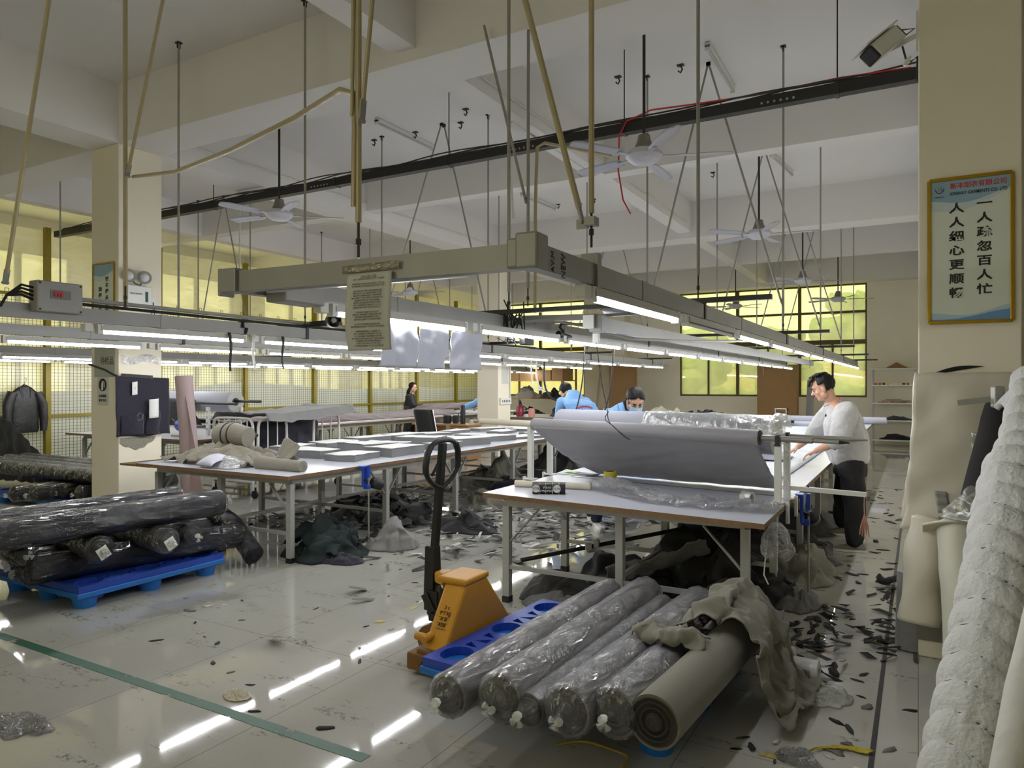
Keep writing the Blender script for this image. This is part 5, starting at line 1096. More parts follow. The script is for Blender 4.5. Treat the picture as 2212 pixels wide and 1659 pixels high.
bm_ = thing('cutting_machine', 'blue cloth cutting machine on the short table behind the left pillar', 'cutting machine', (-9.75, 7.0, TZ)); MB().box((-9.75, 7.0, TZ + .012), (.28, .2, .02)).build('base_plate', M_galv, bm_, smooth=False); MB().lathe((-9.85, 7.0, TZ + .17), [(.04, 0), (.085, .02), (.085, .16), (.04, .19)], (1, 0, 0), 18).build('motor', M_blue, bm_); MB().bar((-9.68, 7, TZ + .02), (-9.68, 7, TZ + .3), .03).build('post', M_galv, bm_, smooth=False); MB().tube([(-9.9, 7, TZ + .2), (-10.0, 7, TZ + .26), (-10.05, 7, TZ + .2)], .015, 8).build('handle', M_black, bm_)
ca = thing('rail_cart', 'white tubular rail cart packed with dark cloth behind the left table', 'cart', (-8.4, 7.4, 0)); M_wr = mat('white_tube', (214, 212, 206), .4)
def headboard(x0, y0, x1, y1, z1, n, name='end_frame'):
    a, b = V((x0, y0, .12)), V((x1, y1, .12)); h = z1 - .12; c_ = .12
    pts = [a, a + V((0, 0, h - c_)), a.lerp(b, .04) + V((0, 0, h - .03)), a.lerp(b, .14) + V((0, 0, h)), a.lerp(b, .86) + V((0, 0, h)), a.lerp(b, .96) + V((0, 0, h - .03)), b + V((0, 0, h - c_)), b]
    MB().tube(chaik([tuple(p) for p in pts], 1), .02, 10).build(name, M_wr, ca)
    for i in range(1, n + 1): p = a.lerp(b, i / (n + 1)); MB().cyl(p + V((0, 0, .12)), p + V((0, 0, h - .01)), .01, n=8).build('bar', M_wr, ca)
    MB().bar(a + V((0, 0, .12)), b + V((0, 0, .12)), .03).build('lower_rail', M_wr, ca, smooth=False)
headboard(-8.85, 6.85, -8.02, 6.85, 1.12, 6); headboard(-7.98, 6.9, -7.98, 7.42, 1.1, 2); headboard(-7.98, 7.95, -7.98, 8.5, 1.12, 2)
for x, y in ((-8.85, 6.88), (-8.02, 6.88), (-8.0, 8.48), (-8.85, 8.48)): MB().cyl((x, y - .015, .06), (x, y + .015, .06), .055, n=16).bar((x, y, .1), (x, y, .16), .03).build('caster', M_dark, ca)
MB().bb((-8.83, 6.9, .2), (-8.02, 8.48, .24)).build('deck', M_grey, ca, smooth=False)
m = MB().surf(lambda s, t: V((-8.4 + .4 * math.cos(6.283 * s) * (1 - .15 * t), 7.68 + .78 * math.sin(6.283 * s) * (1 - .15 * t), .245 + .78 * t)), 44, 16); m.f.append(tuple(16 + 17 * i for i in range(44))); m.mi.append(0); wr(m, .09, 5)
tag(m.build('cloth_load', M_navy, ang=180), 'heap of navy and black cloth filling the white rail cart', 'cloth')
rumple('cover_cloth', 'stiff grey cover sheet draped over the white rail cart', 'cloth', lambda s, t: V((-8.95 + 1.3 * t, 6.86 + 1.75 * s, 1.16 + .12 * abs(s - .2) + .0 * t - (.1 if t < .06 or t > .94 else 0))), 30, 18, M_gry, amp=.025, sc=4, seed=7)
pk3 = thing('fabric_roll', 'tall dusty pink roll leaning behind the left pillar with unrolled edge', 'fabric roll', (-8.1, 5.75, 0)); M_pink = mat('dusty_pink', (168, 148, 148), .85, var=.06, sc=4, bump=.15, bs=30)
MB().tube([(-7.98, 5.86, .0), (-8.02, 5.84, .9), (-8.06, 5.8, 1.7)], .105, 26).lathe((-8.06, 5.8, 1.7), [(.103, 0), (.09, .004), (.03, .002)], (-.03, -.03, 1), 24).build('fabric', M_pink, pk3)
MB().surf(lambda s, t: V((-8.0 + (.05 + .42 * t) * s, 5.8 - .05 * s, 1.42 * (1 - t) + .02 + .1 * s * (1 - t) * 0 + .02 * N((s * 4, t * 4, 1), 1))), 12, 18).build('loose_edge', M_pink, pk3, ang=180, thick=.004)
# ================================================================ desk, chair, bottles
dk = thing('wooden_desk', 'light wooden desk with drawers in front of the centre pillar', 'desk', (-8.7, 12.6, 0))
MB().bb((-9.5, 12.35, .73), (-8.05, 12.95, .76)).build('desktop', M_wood, dk, smooth=False)
MB().bb((-9.45, 12.4, .02), (-9.0, 12.92, .73)).build('cabinet', M_wood, dk, smooth=False); MB().bb((-8.55, 12.4, .02), (-8.1, 12.92, .73)).build('cabinet', M_wood, dk, smooth=False)
for x in (-9.225, -8.325):
    for k in range(3): f_ = MB().bb((x - .2, 12.385, .08 + k * .215), (x + .2, 12.399, .27 + k * .215)).build('drawer', mat('drawer_front', (150, 108, 66), .5, var=.2), dk, smooth=False); MB().box((x, 12.375, .18 + k * .215), (.1, .018, .015)).build('knob', M_dark, f_, smooth=False)
def bottle(label, x, y, z, prof, m, cap=None, name='bottle'):
    t = thing(name, label, 'bottle', (x, y, z), 'bottles and jars on the desk'); MB().lathe((x, y, z), prof, n=20).build('body', m, t)
    if cap: MB().lathe((x, y, z + prof[-1][1]), cap, n=18).build('cap', M_black, t)
    return t
th = bottle('tall black thermos flask on the wooden desk', -8.35, 12.6, .76, [(.05, 0), (.055, .02), (.055, .28), (.042, .32)], M_black, [(.042, 0), (.042, .07), (.03, .075)], 'thermos'); MB().tube([(-8.4, 12.58, 1.0), (-8.44, 12.57, .98), (-8.44, 12.57, .84), (-8.4, 12.58, .82)], .01, 8).build('handle', M_black, th)
cup = bottle('wide black mug on the wooden desk beside the thermos', -8.75, 12.6, .76, [(.08, 0), (.085, .02), (.085, .17), (.078, .17), (.076, .02)], M_black, None, 'mug'); MB().tube([(-8.67, 12.6, .9), (-8.63, 12.6, .88), (-8.63, 12.6, .82), (-8.67, 12.6, .8)], .008, 8).build('handle', M_black, cup)
bottle('dark grey canister beside the mug on the wooden desk', -8.6, 12.7, .76, [(.06, 0), (.062, .15), (.05, .17)], M_char, None, 'canister')
bottle('small glass jar with grey lid on the wooden desk', -8.2, 12.7, .76, [(.045, 0), (.05, .03), (.05, .08), (.04, .1)], M_milk, [(.045, 0), (.045, .02), (.01, .022)], 'jar')
heap('scrap_heap', -9.15, 12.65, .26, .2, .1, M_char, 31, z0=.762); o = bpy.data.objects['scrap_heap']; tag(o, 'pile of dark odds and ends on the left of the wooden desk', 'clutter')
ch = thing('office_chair', 'black office chair with chrome frame before the wooden desk', 'chair', (-7.3, 9.9, 0)); cx, cy = -8.3, 11.3
m = MB().surf(lambda s, t: V((cx + .42 * (s - .5) - .12 * t, cy + .05 * math.sin(s * 3.1), .58 + .52 * t)), 8, 10); m.build('backrest', M_blk, ch, ang=180, thick=.04)
m = MB().surf(lambda s, t: V((cx + .46 * (s - .5), cy + .05 + .44 * t, .47 + .02 * math.sin(t * 3))), 6, 6); m.build('seat', M_blk, ch, ang=180, thick=.06)
for s in (-1, 1): MB().tube([(cx + s * .23 - .12, cy, 1.1), (cx + s * .23, cy, .55), (cx + s * .23, cy - .03, .46), (cx + s * .23, cy + .45, .44), (cx + s * .23, cy + .45, .02), (cx + s * .23, cy, .02)], .013, 8).build('leg', mat('chrome_tube', (200, 200, 200), .2, 1), ch)
# ================================================================ back of the room
rk = thing('storage_rack', 'tall metal rack of boxes and cloth behind the centre pillar', 'rack', (-10.2, 19.4, 0)); m = MB()
for x in (-11.2, -9.2):
    for y in (19.2, 20.2): m.bar((x, y, 0), (x, y, 2.15), .05)
m.build('upright', M_cord, rk, smooth=False)
for z in (.55, 1.15, 1.72): MB().bb((-11.22, 19.15, z - .03), (-9.18, 20.22, z)).build('shelf', M_cord, rk, smooth=False)
for i, (x, w_, h, z) in enumerate(((-10.95, .45, .3, 1.72), (-10.45, .5, .34, 1.72), (-9.9, .55, .3, 1.72), (-9.4, .38, .36, 1.72))):
    tag(MB().bb((x - w_ / 2, 19.3, z + .001), (x + w_ / 2, 20.0, z + h)).build('cardboard_box', M_cord, smooth=False), 'cardboard box on the top shelf of the rack, %s from the left' % ORD[i], 'box', 'boxes on the rack')
heap('cloth_heap', -10.6, 19.6, .5, .35, .45, M_olive, 41, z0=1.151); tag(bpy.data.objects['cloth_heap'], 'crumpled olive cloth on the middle shelf of the rack', 'cloth')
o = heap('cloth_heap', -9.7, 19.6, .35, .3, .35, M_blk, 42, z0=1.151); tag(o, 'crumpled black cloth on the middle shelf of the rack', 'cloth')
o = heap('cloth_heap', -10.5, 19.6, .6, .3, .35, M_blk, 43, z0=.551); tag(o, 'dark cloth bundle on the bottom shelf of the rack', 'cloth')
kt = bottle('red water jug with handle on the far table behind the centre pillar', -8.55, 15.45, TZ, [(.09, 0), (.1, .05), (.09, .22), (.05, .3)], mat('maroon_plastic', (140, 40, 60), .3), [(.05, 0), (.03, .06), (.012, .1)], 'water_jug'); MB().tube([(-8.46, 15.45, 1.05), (-8.38, 15.45, 1.02), (-8.38, 15.45, .9), (-8.46, 15.45, .86)], .014, 8).build('handle', M_black, kt)
bottle('pink plastic canister beside the red jug on the far table', -8.25, 15.5, TZ, [(.08, 0), (.085, .1), (.07, .2)], mat('pink_plastic', (220, 150, 140), .4), None, 'canister')
o = heap('cloth_heap', -7.6, 16.0, .4, .3, .25, M_blk, 44, z0=TZ + .001); tag(o, 'black cloth pile on the far table under the rack', 'cloth')
o = heap('cloth_heap', -4.9, 15.5, .85, .8, .3, mat('cream_cloth', (200, 198, 180), .9, bump=.2), 45, z0=TZ + .001); tag(o, 'heap of pale cream cloth on the far table below the window', 'cloth')
o = heap('cuttings_heap', -3.9, 15.1, .55, .45, .24, M_blk, 46, z0=TZ + .001, sc=6); tag(o, 'heap of black cloth cuttings on the far table below the window', 'cuttings')
o = heap('cloth_heap', -5.65, 15.0, .38, .35, .36, M_char, 47, z0=TZ + .001); tag(o, 'dark grey cloth bundle on the far table behind the masked woman', 'cloth')
bxl = tag(MB().bb((-3.7, 19.6, .0), (-2.72, 20.0, 2.1)).build('cardboard_box', M_cord, smooth=False, bevel=.01), 'tall flat cardboard carton standing before the long back window', 'box')
m = MB()
for k in range(9): m.box((-2.95 - (k % 2) * .12, 19.597, .5 + (k // 2) * .11), (.06, .004, .07 if k % 3 else .045))
m.build('printed_mark', mat('carton_print', (90, 62, 40), .8), bxl, smooth=False)
tag(MB().cyl((-2.52, 20.2, 0), (-2.5, 20.6, 1.7), .09, n=18).build('white_roll', M_wcl), 'white roll leaning beside the tall carton at the window', 'roll')
tag(MB().bb((-8.15, 20.3, 0), (-7.35, 20.55, 2.15)).build('cardboard_box', M_cord, smooth=False, bevel=.01), 'brown cardboard panel standing against the back wall pillar', 'box')
tag(MB().surf(lambda s, t: V((-8.75 + .55 * s + .25 * t, 20.5 - .1 * s, .02 + 2.4 * t)), 6, 10).build('paper_board', mat('kraft_sheet', (186, 172, 148), .8), thick=.01), 'pale kraft sheet leaning beside the cardboard panel', 'board')
sh = thing('metal_shelf', 'white metal shelf unit with odds and ends at the end of the aisle', 'shelf', (-.55, 21, 0)); 
for x in (-1.02, -.06):
    for y in (20.55, 21.05): MB().bar((x, y, 0), (x, y, 2.02), .035).build('upright', M_grey, sh, smooth=False)
for z in (.18, .68, 1.12, 1.58, 2.0): MB().bb((-1.04, 20.53, z - .03), (-.04, 21.07, z)).build('shelf', M_wht, sh, smooth=False)
random.seed(3)
for i in range(9): x = -.95 + i * .09; tag(MB().box((x, 20.65, 1.58 + .025), (.06, .08, .05)).build('thread_box', random.choice([M_wht, M_red, M_char, M_gold])), 'small spools and boxes in a row on the shelf unit', 'box', 'spools on the shelf unit')
for i in range(5): tag(MB().box((-.75 + i * .1, 20.7, 1.12 + .02 + .03 * (i % 3)), (.3, .24, .03), .2 * i).build('folder', mat('folder_pink', (176, 150, 140), .8)), 'stacked brownish folders on the middle shelf of the shelf unit', 'folder', 'folders on the shelf unit')
o = heap('shelf_clutter', -.5, 20.75, .4, .18, .2, M_blk, 48, z0=.181); tag(o, 'dark machine parts on the bottom of the shelf unit', 'clutter')
o = heap('shelf_clutter', -.45, 20.75, .36, .16, .1, M_char, 49, z0=.681); tag(o, 'dark tools on the second shelf of the shelf unit', 'clutter')
tag(MB().prism([(-.9, 20.6), (-.15, 20.6), (-.15, 20.64), (-.9, 20.64)], 0, .01, M=Matrix.Translation((0, 0, 2.002))).add([V((-.75, 20.7, 2.0)), V((-.2, 20.7, 2.0)), V((-.48, 20.7, 2.16)), V((-.75, 20.74, 2.0)), V((-.2, 20.74, 2.0)), V((-.48, 20.74, 2.16))], [(0, 1, 2), (5, 4, 3), (0, 3, 4, 1), (1, 4, 5, 2), (2, 5, 3, 0)]).build('brown_paper', M_cord, smooth=False), 'folded brown paper on top of the shelf unit', 'paper')
# papers and gadgets on the lamp frame
nt_ = thing('paper_notice', 'grey printed notice taped to the end beam of the nearest frame', 'notice', (-1.9, 2.14, 1.72)); na, nb = V((-1.947, 2.128, 0)), V((-1.735, 2.137, 0))
MB().surf(lambda s, t: na.lerp(nb, s + .012 * math.sin(t * 6)) + V((0, -.006 - .016 * math.sin(t * 3.3) * (1 - s * .6), 2.03 - .3 * t)), 12, 24).build('sheet', mat('grey_paper', (196, 196, 194), .8, var=.02), nt_, ang=180, thick=.0006)
m = MB(); random.seed(8); zc = 1.995
for k in range(30):
    if k in (2, 5, 14, 19, 22): continue
    w_ = random.uniform(.06, .085); q = na.lerp(nb, .5) + V((0, -.0235 - .004 * 0, 2.02 - .0092 * k - .006)); q.y = 2.1325 - .0095 - .016 * math.sin((k * .0092 + .016) / .3 * 3.3) * .72
    n_ = random.randint(16, 24); text_mb(''.join(random.choice('的一是在不了有和人这中大为上个国我以要他时来用们生到作地于出就分对成会可主发年动同工也能下过子说产种面而方后多定行学法所民得经') for _ in range(n_ if k else 7)), .0078 if k else .011, facing(q, nb - na, (0, 0, 1)), depth=.0002, mb=m, sx=.95 * w_ * 2 / (n_ * .0078) if k else 1)
m.build('printed_text', M_char, nt_, smooth=False)
MB().surf(lambda s, t: na.lerp(nb, -.12 + 1.28 * s) + V((0, -.0075, 2.063 - .03 * t + .004 * s)), 6, 2).build('tape', film('yellow_tape_film', (170, 150, 90), clear=.4, haze=.6, rough=.2, bump=.5, bs=40), nt_, thick=.0006)
for i, (y0, y1) in enumerate(((2.98, 3.3), (3.31, 3.6), (3.64, 3.92))):
    z1 = 1.925 if i == 2 else 1.93
    m = MB().surf(lambda s, t: V((-2.5 + .012 * math.sin(t * 4 + i) + .02 * N((s * 3, t * 3, i), 1) * 1.0 + (.05 * s if i == 2 else 0), y0 + (y1 - y0) * s, z1 - .235 * t)), 22, 18); wr(m, .006, 22)
    tag(m.build('paper_sheet', mat('bright_paper', (226, 228, 240), .8, var=.03, sc=7, trans=.3), ang=180, thick=.0015), 'crinkled white paper sheet hanging under the lit lamp, %s from the left' % ORD[i], 'paper', 'white sheets under the near frame')
# cable tangle, gadgets, straps, dangling cords
m = MB(); random.seed(4); q = V((-2.55, 4.5, 2.12))
for k in range(9):
    pts = [q + V((random.uniform(-.06, .06), random.uniform(-.15, .15), random.uniform(-.25, .1))) for _ in range(5)]; m.tube(chaik([tuple(p) for p in pts], 2), .005, 6)
tag(m.build('cable_tangle', M_black), 'tangle of black cables hanging on the left rail of the nearest frame', 'cable')
tag(MB().box((-2.5, 4.62, 1.91), (.05, .14, .05)).build('adapter', M_black, smooth=False, bevel=.006), 'black power adapter hanging below the tangled cables', 'adapter')
g_ = thing('action_camera', 'small black web camera hanging from the nearest frame', 'camera', (-2.5, 5.25, 1.98)); MB().cyl((-2.5, 5.15, 2.0), (-2.5, 5.36, 1.98), .025, n=14).build('body', M_black, g_); MB().tube([(-2.5, 5.25, 2.02), (-2.52, 5.22, 2.06), (-2.5, 5.25, 2.12)], .012, 8).build('mount', M_black, g_)
sp_ = thing('speaker_cup', 'round black fan-like unit at the tip of a dark bar over the left table', 'fan unit', (-4.5, 4.65, 2.12)); MB().lathe((-4.42, 4.62, 2.145), [(.045, 0), (.062, .01), (.062, .1), (.054, .1), (.05, .03), (.02, .03)], (.8, -.55, 0), 22).build('shell', M_black, sp_); MB().lathe((-4.39, 4.6, 2.145), [(.03, .03), (.02, .05), (.006, .052)], (.8, -.55, 0), 14).build('hub', M_galv, sp_)
MB().bar((-4.9, 4.72, 2.14), (-4.4, 4.62, 2.14), .03, .035).build('arm', M_dark, sp_, smooth=False)
for i, (x, y, z, l, m_, lb) in enumerate([(-4.66, 3.75, 2.0, .3, M_black, 'black strap hanging from the aisle-side rail, left of two'), (-4.66, 4.28, 2.0, .27, M_black, 'black strap hanging from the aisle-side rail, right of two'), (-4.66, 3.98, 2.0, .3, M_wht, 'white strip hanging between the two black straps'),
        (-10.15, 6.4, 2.0, .3, M_black, 'black strap hanging from the rail before the yellow fence'), (-1.14, 9.2, 2.05, .26, M_black, 'black strap tied round the right rail of the nearest frame'), (-2.0, 11.0, 2.0, .42, M_black, 'long black strap hanging before the back wall'), (-10.15, 5.9, 1.98, .22, M_wht, 'white strip hanging from the rail before the yellow fence')]):
    tag(MB().surf(lambda s, t: V((x + .012 * math.sin(t * 5 + i), y + .03 * (s - .5) * (1 - .4 * t) + .02 * t, z - l * t)), 2, 10).build('hanging_strap', m_, thick=.003), lb, 'strap', 'straps hanging from the rails')
m = MB()
for x, r_ in ((-4.72, .06), ): m.tube([(x + .04 * math.cos(a_ * .7), 3.9 + .004 * a_, 2.05 + .055 * math.sin(a_ * .7)) for a_ in range(10)], .012, 6)
tag(m.build('black_tie', M_black), 'black cloth tie wrapped round the aisle-side rail', 'tie')
dx_ = P(1270, 830, 1.4) if False else None
cu = [(-2.08, 4.93, 1.91), (-2.04, 4.93, 1.6), (-1.98, 4.9, 1.42), (-1.96, 4.86, 1.33), (-1.9, 4.85, 1.28), (-1.8, 4.83, 1.215), (-1.77, 4.83, 1.2), (-1.83, 4.84, 1.22), (-1.93, 4.88, 1.3), (-2.01, 4.9, 1.34), (-1.97, 4.9, 1.4)]
tag(MB().tube(chaik(cu, 2), .0035, 6).build('dangling_cord', M_char), 'thin grey cord with a loop dangling before the white roll', 'cord')
for i, (x, y, z, r_, m_, lb) in enumerate([(-3.0, 6.6, 1.95, .008, M_black, 'black cable hanging from the left rail beside the man in blue'), (-2.62, 5.9, 1.97, .006, M_black, 'second thin black cable hanging from the left rail')]):
    tag(MB().tube(chaik([(-2.6, y, 2.01), (-2.62, y, 1.6), (-2.68, y - .05, 1.3), (-2.85, y - .1, .95)], 2), r_, 6).build('hanging_cable', m_), lb, 'cable')
ro = P(1225, 900, 1.2)
tag(MB().tube(chaik([(-5.55, 10.9, 2.1), (-5.57, 10.9, 1.6), (-5.45, 10.9, 1.36), (-5.25, 10.9, 1.3), (-5.15, 10.9, 1.32)], 2), .018, 8).build('black_hose', M_black), 'thick black hose looping down behind the man in blue', 'hose')
for i, dx in enumerate((0, .1)): tag(MB().tube(chaik([(-5.8 + dx, 10.9, 2.1), (-5.82 + dx, 10.9, 1.7), (-5.7 + dx, 10.9, 1.45), (-5.6 + dx, 10.9, 1.55)], 2), .012, 6).build('white_hose', M_wht), '%s white hose loop hanging behind the centre of the room' % ('left' if i == 0 else 'right'), 'hose')
# ================================================================ people
def PY(u, v, y):
    'point of the photo pixel (u, v) on the vertical plane Y = y'
    x = y * math.tan(math.atan((u - U0) / FPX) - YAW); d = -x * SY + y * CY
    return V((x, y, CH - (v - V0) / FPX * d))
def fuse(mb, voxel, it=4):
    'one continuous skin over the collected shapes'
    me = bpy.data.meshes.new('t'); me.from_pydata(mb.v, [], mb.f); o = bpy.data.objects.new('t', me); COL.objects.link(o)
    bm = bmesh.new(); bm.from_mesh(me); bmesh.ops.recalc_face_normals(bm, faces=bm.faces); bm.to_mesh(me); bm.free()
    r = o.modifiers.new('r', 'REMESH'); r.mode = 'VOXEL'; r.voxel_size = voxel
    s = o.modifiers.new('s', 'SMOOTH'); s.iterations = it; s.factor = .5
    dg = bpy.context.evaluated_depsgraph_get(); m2 = bpy.data.meshes.new_from_object(o.evaluated_get(dg)); out = MB()
    out.add([p.co.copy() for p in m2.vertices], [tuple(f.vertices) for f in m2.polygons])
    bpy.data.objects.remove(o); bpy.data.meshes.remove(me); bpy.data.meshes.remove(m2); return out
M_skin = mat('skin', (196, 152, 128), .5, var=.06, sc=14, spec=.4)
M_hair = mat('black_hair', (17, 15, 15), .55, var=.4, sc=40, bump=.4, bs=90, spec=.25)
M_lip = mat('lips', (164, 96, 88), .5); M_eye = mat('eye_dark', (34, 26, 22), .25)
def basis(f, u):
    f = V(f).normalized(); u = V(u); u = (u - f * u.dot(f)).normalized(); return f.cross(u), f, u     # right, forward, up
def head(mb, c, f, u, k=1.0, detail=True):
    r, f, u = basis(f, u); M = Matrix((r, f, u)).transposed(); c = V(c)
    q = lambda x, y, z: c + (r * x + f * y + u * z) * k
    mb.ball(q(0, -.012, .035), (.074 * k, .095 * k, .086 * k), 24, M); mb.ball(q(0, .028, -.03), (.06 * k, .062 * k, .088 * k), 24, M)
    mb.ball(q(0, .05, -.085), (.036 * k, .034 * k, .03 * k), 16, M); mb.ball(q(0, .066, .03), (.052 * k, .024 * k, .032 * k), 16, M)
    for s in (-1, 1):
        mb.ball(q(s * .042, .052, -.028), (.024 * k, .024 * k, .03 * k), 12, M); mb.ball(q(s * .05, .01, -.062), (.022 * k, .035 * k, .034 * k), 12, M)
        mb.ball(q(s * .076, -.004, -.012), (.01 * k, .021 * k, .034 * k), 12, M)
    mb.loft([(q(0, .08, .022), r * .007 * k, f * .008 * k), (q(0, .094, -.005), r * .011 * k, f * .012 * k), (q(0, .106, -.026), r * .016 * k, f * .016 * k), (q(0, .094, -.037), r * .013 * k, f * .012 * k)], 12)
    mb.ball(q(0, .083, -.058), (.024 * k, .013 * k, .013 * k), 12, M)
    return q, M
def face_parts(t, q, M, k=1.0, mouth=True, eyes=True):
    if eyes:
        for s in (-1, 1):
            MB().ball(q(s * .03, .083, .0), (.0125 * k, .006 * k, .0045 * k), 12, M).build('eye', M_eye, t); MB().tube([q(s * .014, .092, .017), q(s * .03, .092, .0225), q(s * .048, .079, .017)], [.0035 * k, .0045 * k, .002 * k], 8).build('eyebrow', M_hair, t)
    if mouth: m = MB().ball(q(0, .0945, -.0565), (.021 * k, .006 * k, .005 * k), 12, M).ball(q(0, .093, -.066), (.018 * k, .006 * k, .0055 * k), 12, M); m.build('lips', M_lip, t)
def hair(t, q, M, k, keep, thick=.014, spike=.0, seed=0, extra=None):
    m = MB(); n, rows = 48, 30; c = q(0, -.014, .037); vs = []; ok = []
    for i in range(rows + 1):
        a = math.pi * i / rows
        for j in range(n):
            b = 2 * math.pi * j / n; d = V((math.sin(a) * math.cos(b), math.sin(a) * math.sin(b), math.cos(a))); g = thick + spike * max(0, N(d * 6 + V((seed, 0, 0)), 1)) + .004 * N(d * 3, 1)
            p = V((d.x * (.076 + g), d.y * (.097 + g), d.z * (.088 + g))); ok.append(keep(d, p)); vs.append(c + M @ (p * k))
    fs = [(i * n + j, i * n + (j + 1) % n, (i + 1) * n + (j + 1) % n, (i + 1) * n + j) for i in range(rows) for j in range(n)]
    m.add(vs, [f for f in fs if all(ok[x] for x in f)])
    if extra: extra(m)
    return m.build('hair', M_hair, t, ang=180, thick=.006 * k)
def hand(mb, w, d, pn, side, curl=.5, k=1.0, spread=.1):
    'palm and five fingers from the wrist w along d; pn = palm side; side = +1 thumb towards d x pn'
    d = V(d).normalized(); pn = V(pn); pn = (pn - d * pn.dot(d)).normalized(); s = d.cross(pn) * side; w = V(w)
    mb.loft([(w, s * .026 * k, pn * .019 * k), (w + d * .03 * k, s * .036 * k, pn * .017 * k), (w + d * .07 * k, s * .043 * k, pn * .014 * k), (w + d * .095 * k, s * .04 * k, pn * .011 * k)], 16)
    for i, (o, L_, c_) in enumerate(((.03, .072, 0), (.01, .08, .06), (-.011, .075, .1), (-.03, .058, .18))):
        p = w + (d * .088 + s * o) * k; e = (d + s * (o * spread * 10)).normalized(); a = curl + c_; r_ = .0088 * k
        for j, f in enumerate((.42, .32, .26)):
            a_ = a * (j + .6); g = (e * math.cos(a_) + pn * math.sin(a_)).normalized(); q = p + g * L_ * f * k; mb.cap(p, q, r_ * (1 - .08 * j), r_ * (.94 - .1 * j), 10); p = q
    p = w + (d * .022 + s * .028) * k; g = (d * .7 + s * .75 + pn * .25).normalized(); q = p + g * .04 * k; mb.cap(p, q, .0125 * k, .0105 * k, 10); g = (d * .95 + s * .3 + pn * .3).normalized(); mb.cap(q, q + g * .032 * k, .0102 * k, .0085 * k, 10)
def shoe(t, a, fwd, m, k=1.0):
    a = V((a[0], a[1], 0)); f = V((fwd[0], fwd[1], 0)).normalized(); s = V((f.y, -f.x, 0)); rg = []
    for y, w_, h in ((-.075, .026, .06), (-.06, .038, .085), (0, .04, .09), (.06, .043, .075), (.12, .047, .058), (.165, .042, .045), (.195, .02, .03)): rg.append((a + f * y * k + V((0, 0, h / 2 + .004)), s * w_ * k, V((0, 0, h / 2))))
    o = MB().loft(rg, 20).build('shoe', m, t); b = MB(); pts = [(-.08, -.028), (-.08, .028), (0, .042), (.1, .05), (.17, .044), (.2, .015), (.2, -.015), (.17, -.044), (.1, -.05), (0, -.042)]
    b.prism([(a.x + f.x * y * k + s.x * x * k, a.y + f.y * y * k + s.y * x * k) for y, x in pts], .002, .024).build('sole', M_wht, o)
def tors(rings, n=28): return MB().loft([(c, a, b) for c, a, b in rings], n)
def limb(mb, pts, rad, n=16): mb.tube(chaik([tuple(p) for p in pts], 1), [axis_r(rad, i, len(chaik([tuple(p) for p in pts], 1))) for i in range(len(chaik([tuple(p) for p in pts], 1)))], n); [mb.ball(p, r, n) for p, r in ((pts[0], rad[0]), (pts[-1], rad[-1]))]
def axis_r(rad, i, n): s = i / (n - 1) * (len(rad) - 1); j = min(int(s), len(rad) - 2); return rad[j] + (rad[j + 1] - rad[j]) * (s - j)
def wrinkle(m, amp, sc, seed=0):
    for i, p in enumerate(m.v): o = p + V((seed, 0, 0)); m.v[i] = p + V((N(o, sc), N(o + V((7, 0, 0)), sc), .7 * ridge(o + V((0, 7, 0)), sc * .9))) * amp
    return m
# ---- man in the pale sweatshirt at the near table
man = thing('person', 'man in pale grey sweatshirt and black trousers leaning over the right table', 'person', (-.55, 7.9, 0))
F = V((-1, -.12, 0)).normalized(); Sd = V((0, 1, 0)); UP = V((0, 0, 1))
hc = PY(1777, 838, 7.8); nb_ = PY(1799, 874, 7.85); ch_ = PY(1822, 918, 7.86); pv = PY(1838, 1000, 7.88)
sL, sR = PY(1822, 893, 7.64), PY(1800, 887, 8.07); eL, eR = PY(1812, 952, 7.5), PY(1762, 933, 8.12); wL, wR = PY(1763, 974, 7.5), PY(1724, 965, 8.05)
hL, hR = PY(1840, 1010, 7.75), PY(1834, 1006, 8.03); kL, kR = PY(1846, 1092, 7.62), PY(1822, 1072, 8.15); aL, aR = PY(1846, 1172, 7.55), PY(1818, 1132, 8.3)
b = MB(); hf = V((-1, -.08, -.42)); q, M = head(b, hc, hf, UP, 1.06)
b.cap(nb_ + V((0, 0, -.02)), q(0, -.03, -.05), .058, .054, 16); b.cap(ch_, pv, .12, .12, 14); b.cap(nb_, ch_, .08, .12, 14); b.cap(sL, nb_, .05, .06); b.cap(sR, nb_, .05, .06)
for s, e, w, sd in ((sL, eL, wL, -1), (sR, eR, wR, 1)):
    limb(b, [s, e], [.05, .043]); limb(b, [e, e.lerp(w, .4), w], [.043, .042, .028]); d = (w - e).normalized(); hand(b, w, (d + V((-.3, 0, -.1))), V((0, 0, -1)), sd, .35, 1.0)
for h, k_, a in ((hL, kL, aL), (hR, kR, aR)): limb(b, [h, k_, a], [.08, .055, .04])
fuse(b, .0052, 3).build('body', M_skin, man, ang=180); face_parts(man, q, M, 1.06)
def keep_m(d, p): return not (p.y > .045 and p.z < .052) and not (p.z < -.005 and p.y > -.005) and p.z > -.075
def fringe(m):
    for i in range(26): x = -.06 + .12 * i / 25; z = .085 + .01 * N((i, 1, 1), 1.3); m.tube([q(x * .7, .03, z + .035), q(x * .95, .085, z + .012), q(x + .012, .115 - abs(x) * .35, z - .022 - .01 * N((i, 3, 1), 1.1))], [.012, .011, .003], 6)
    for i in range(40): a = i * 2.4; r_ = .07 * (i / 40) ** .5; m.tube([q(r_ * math.cos(a), r_ * math.sin(a) - .01, .12), q(r_ * 1.15 * math.cos(a) + .008, r_ * 1.15 * math.sin(a) + .004, .15 - r_ * .25)], [.013, .003], 6)
hair(man, q, M, 1.06, keep_m, .012, .012, 3, fringe)
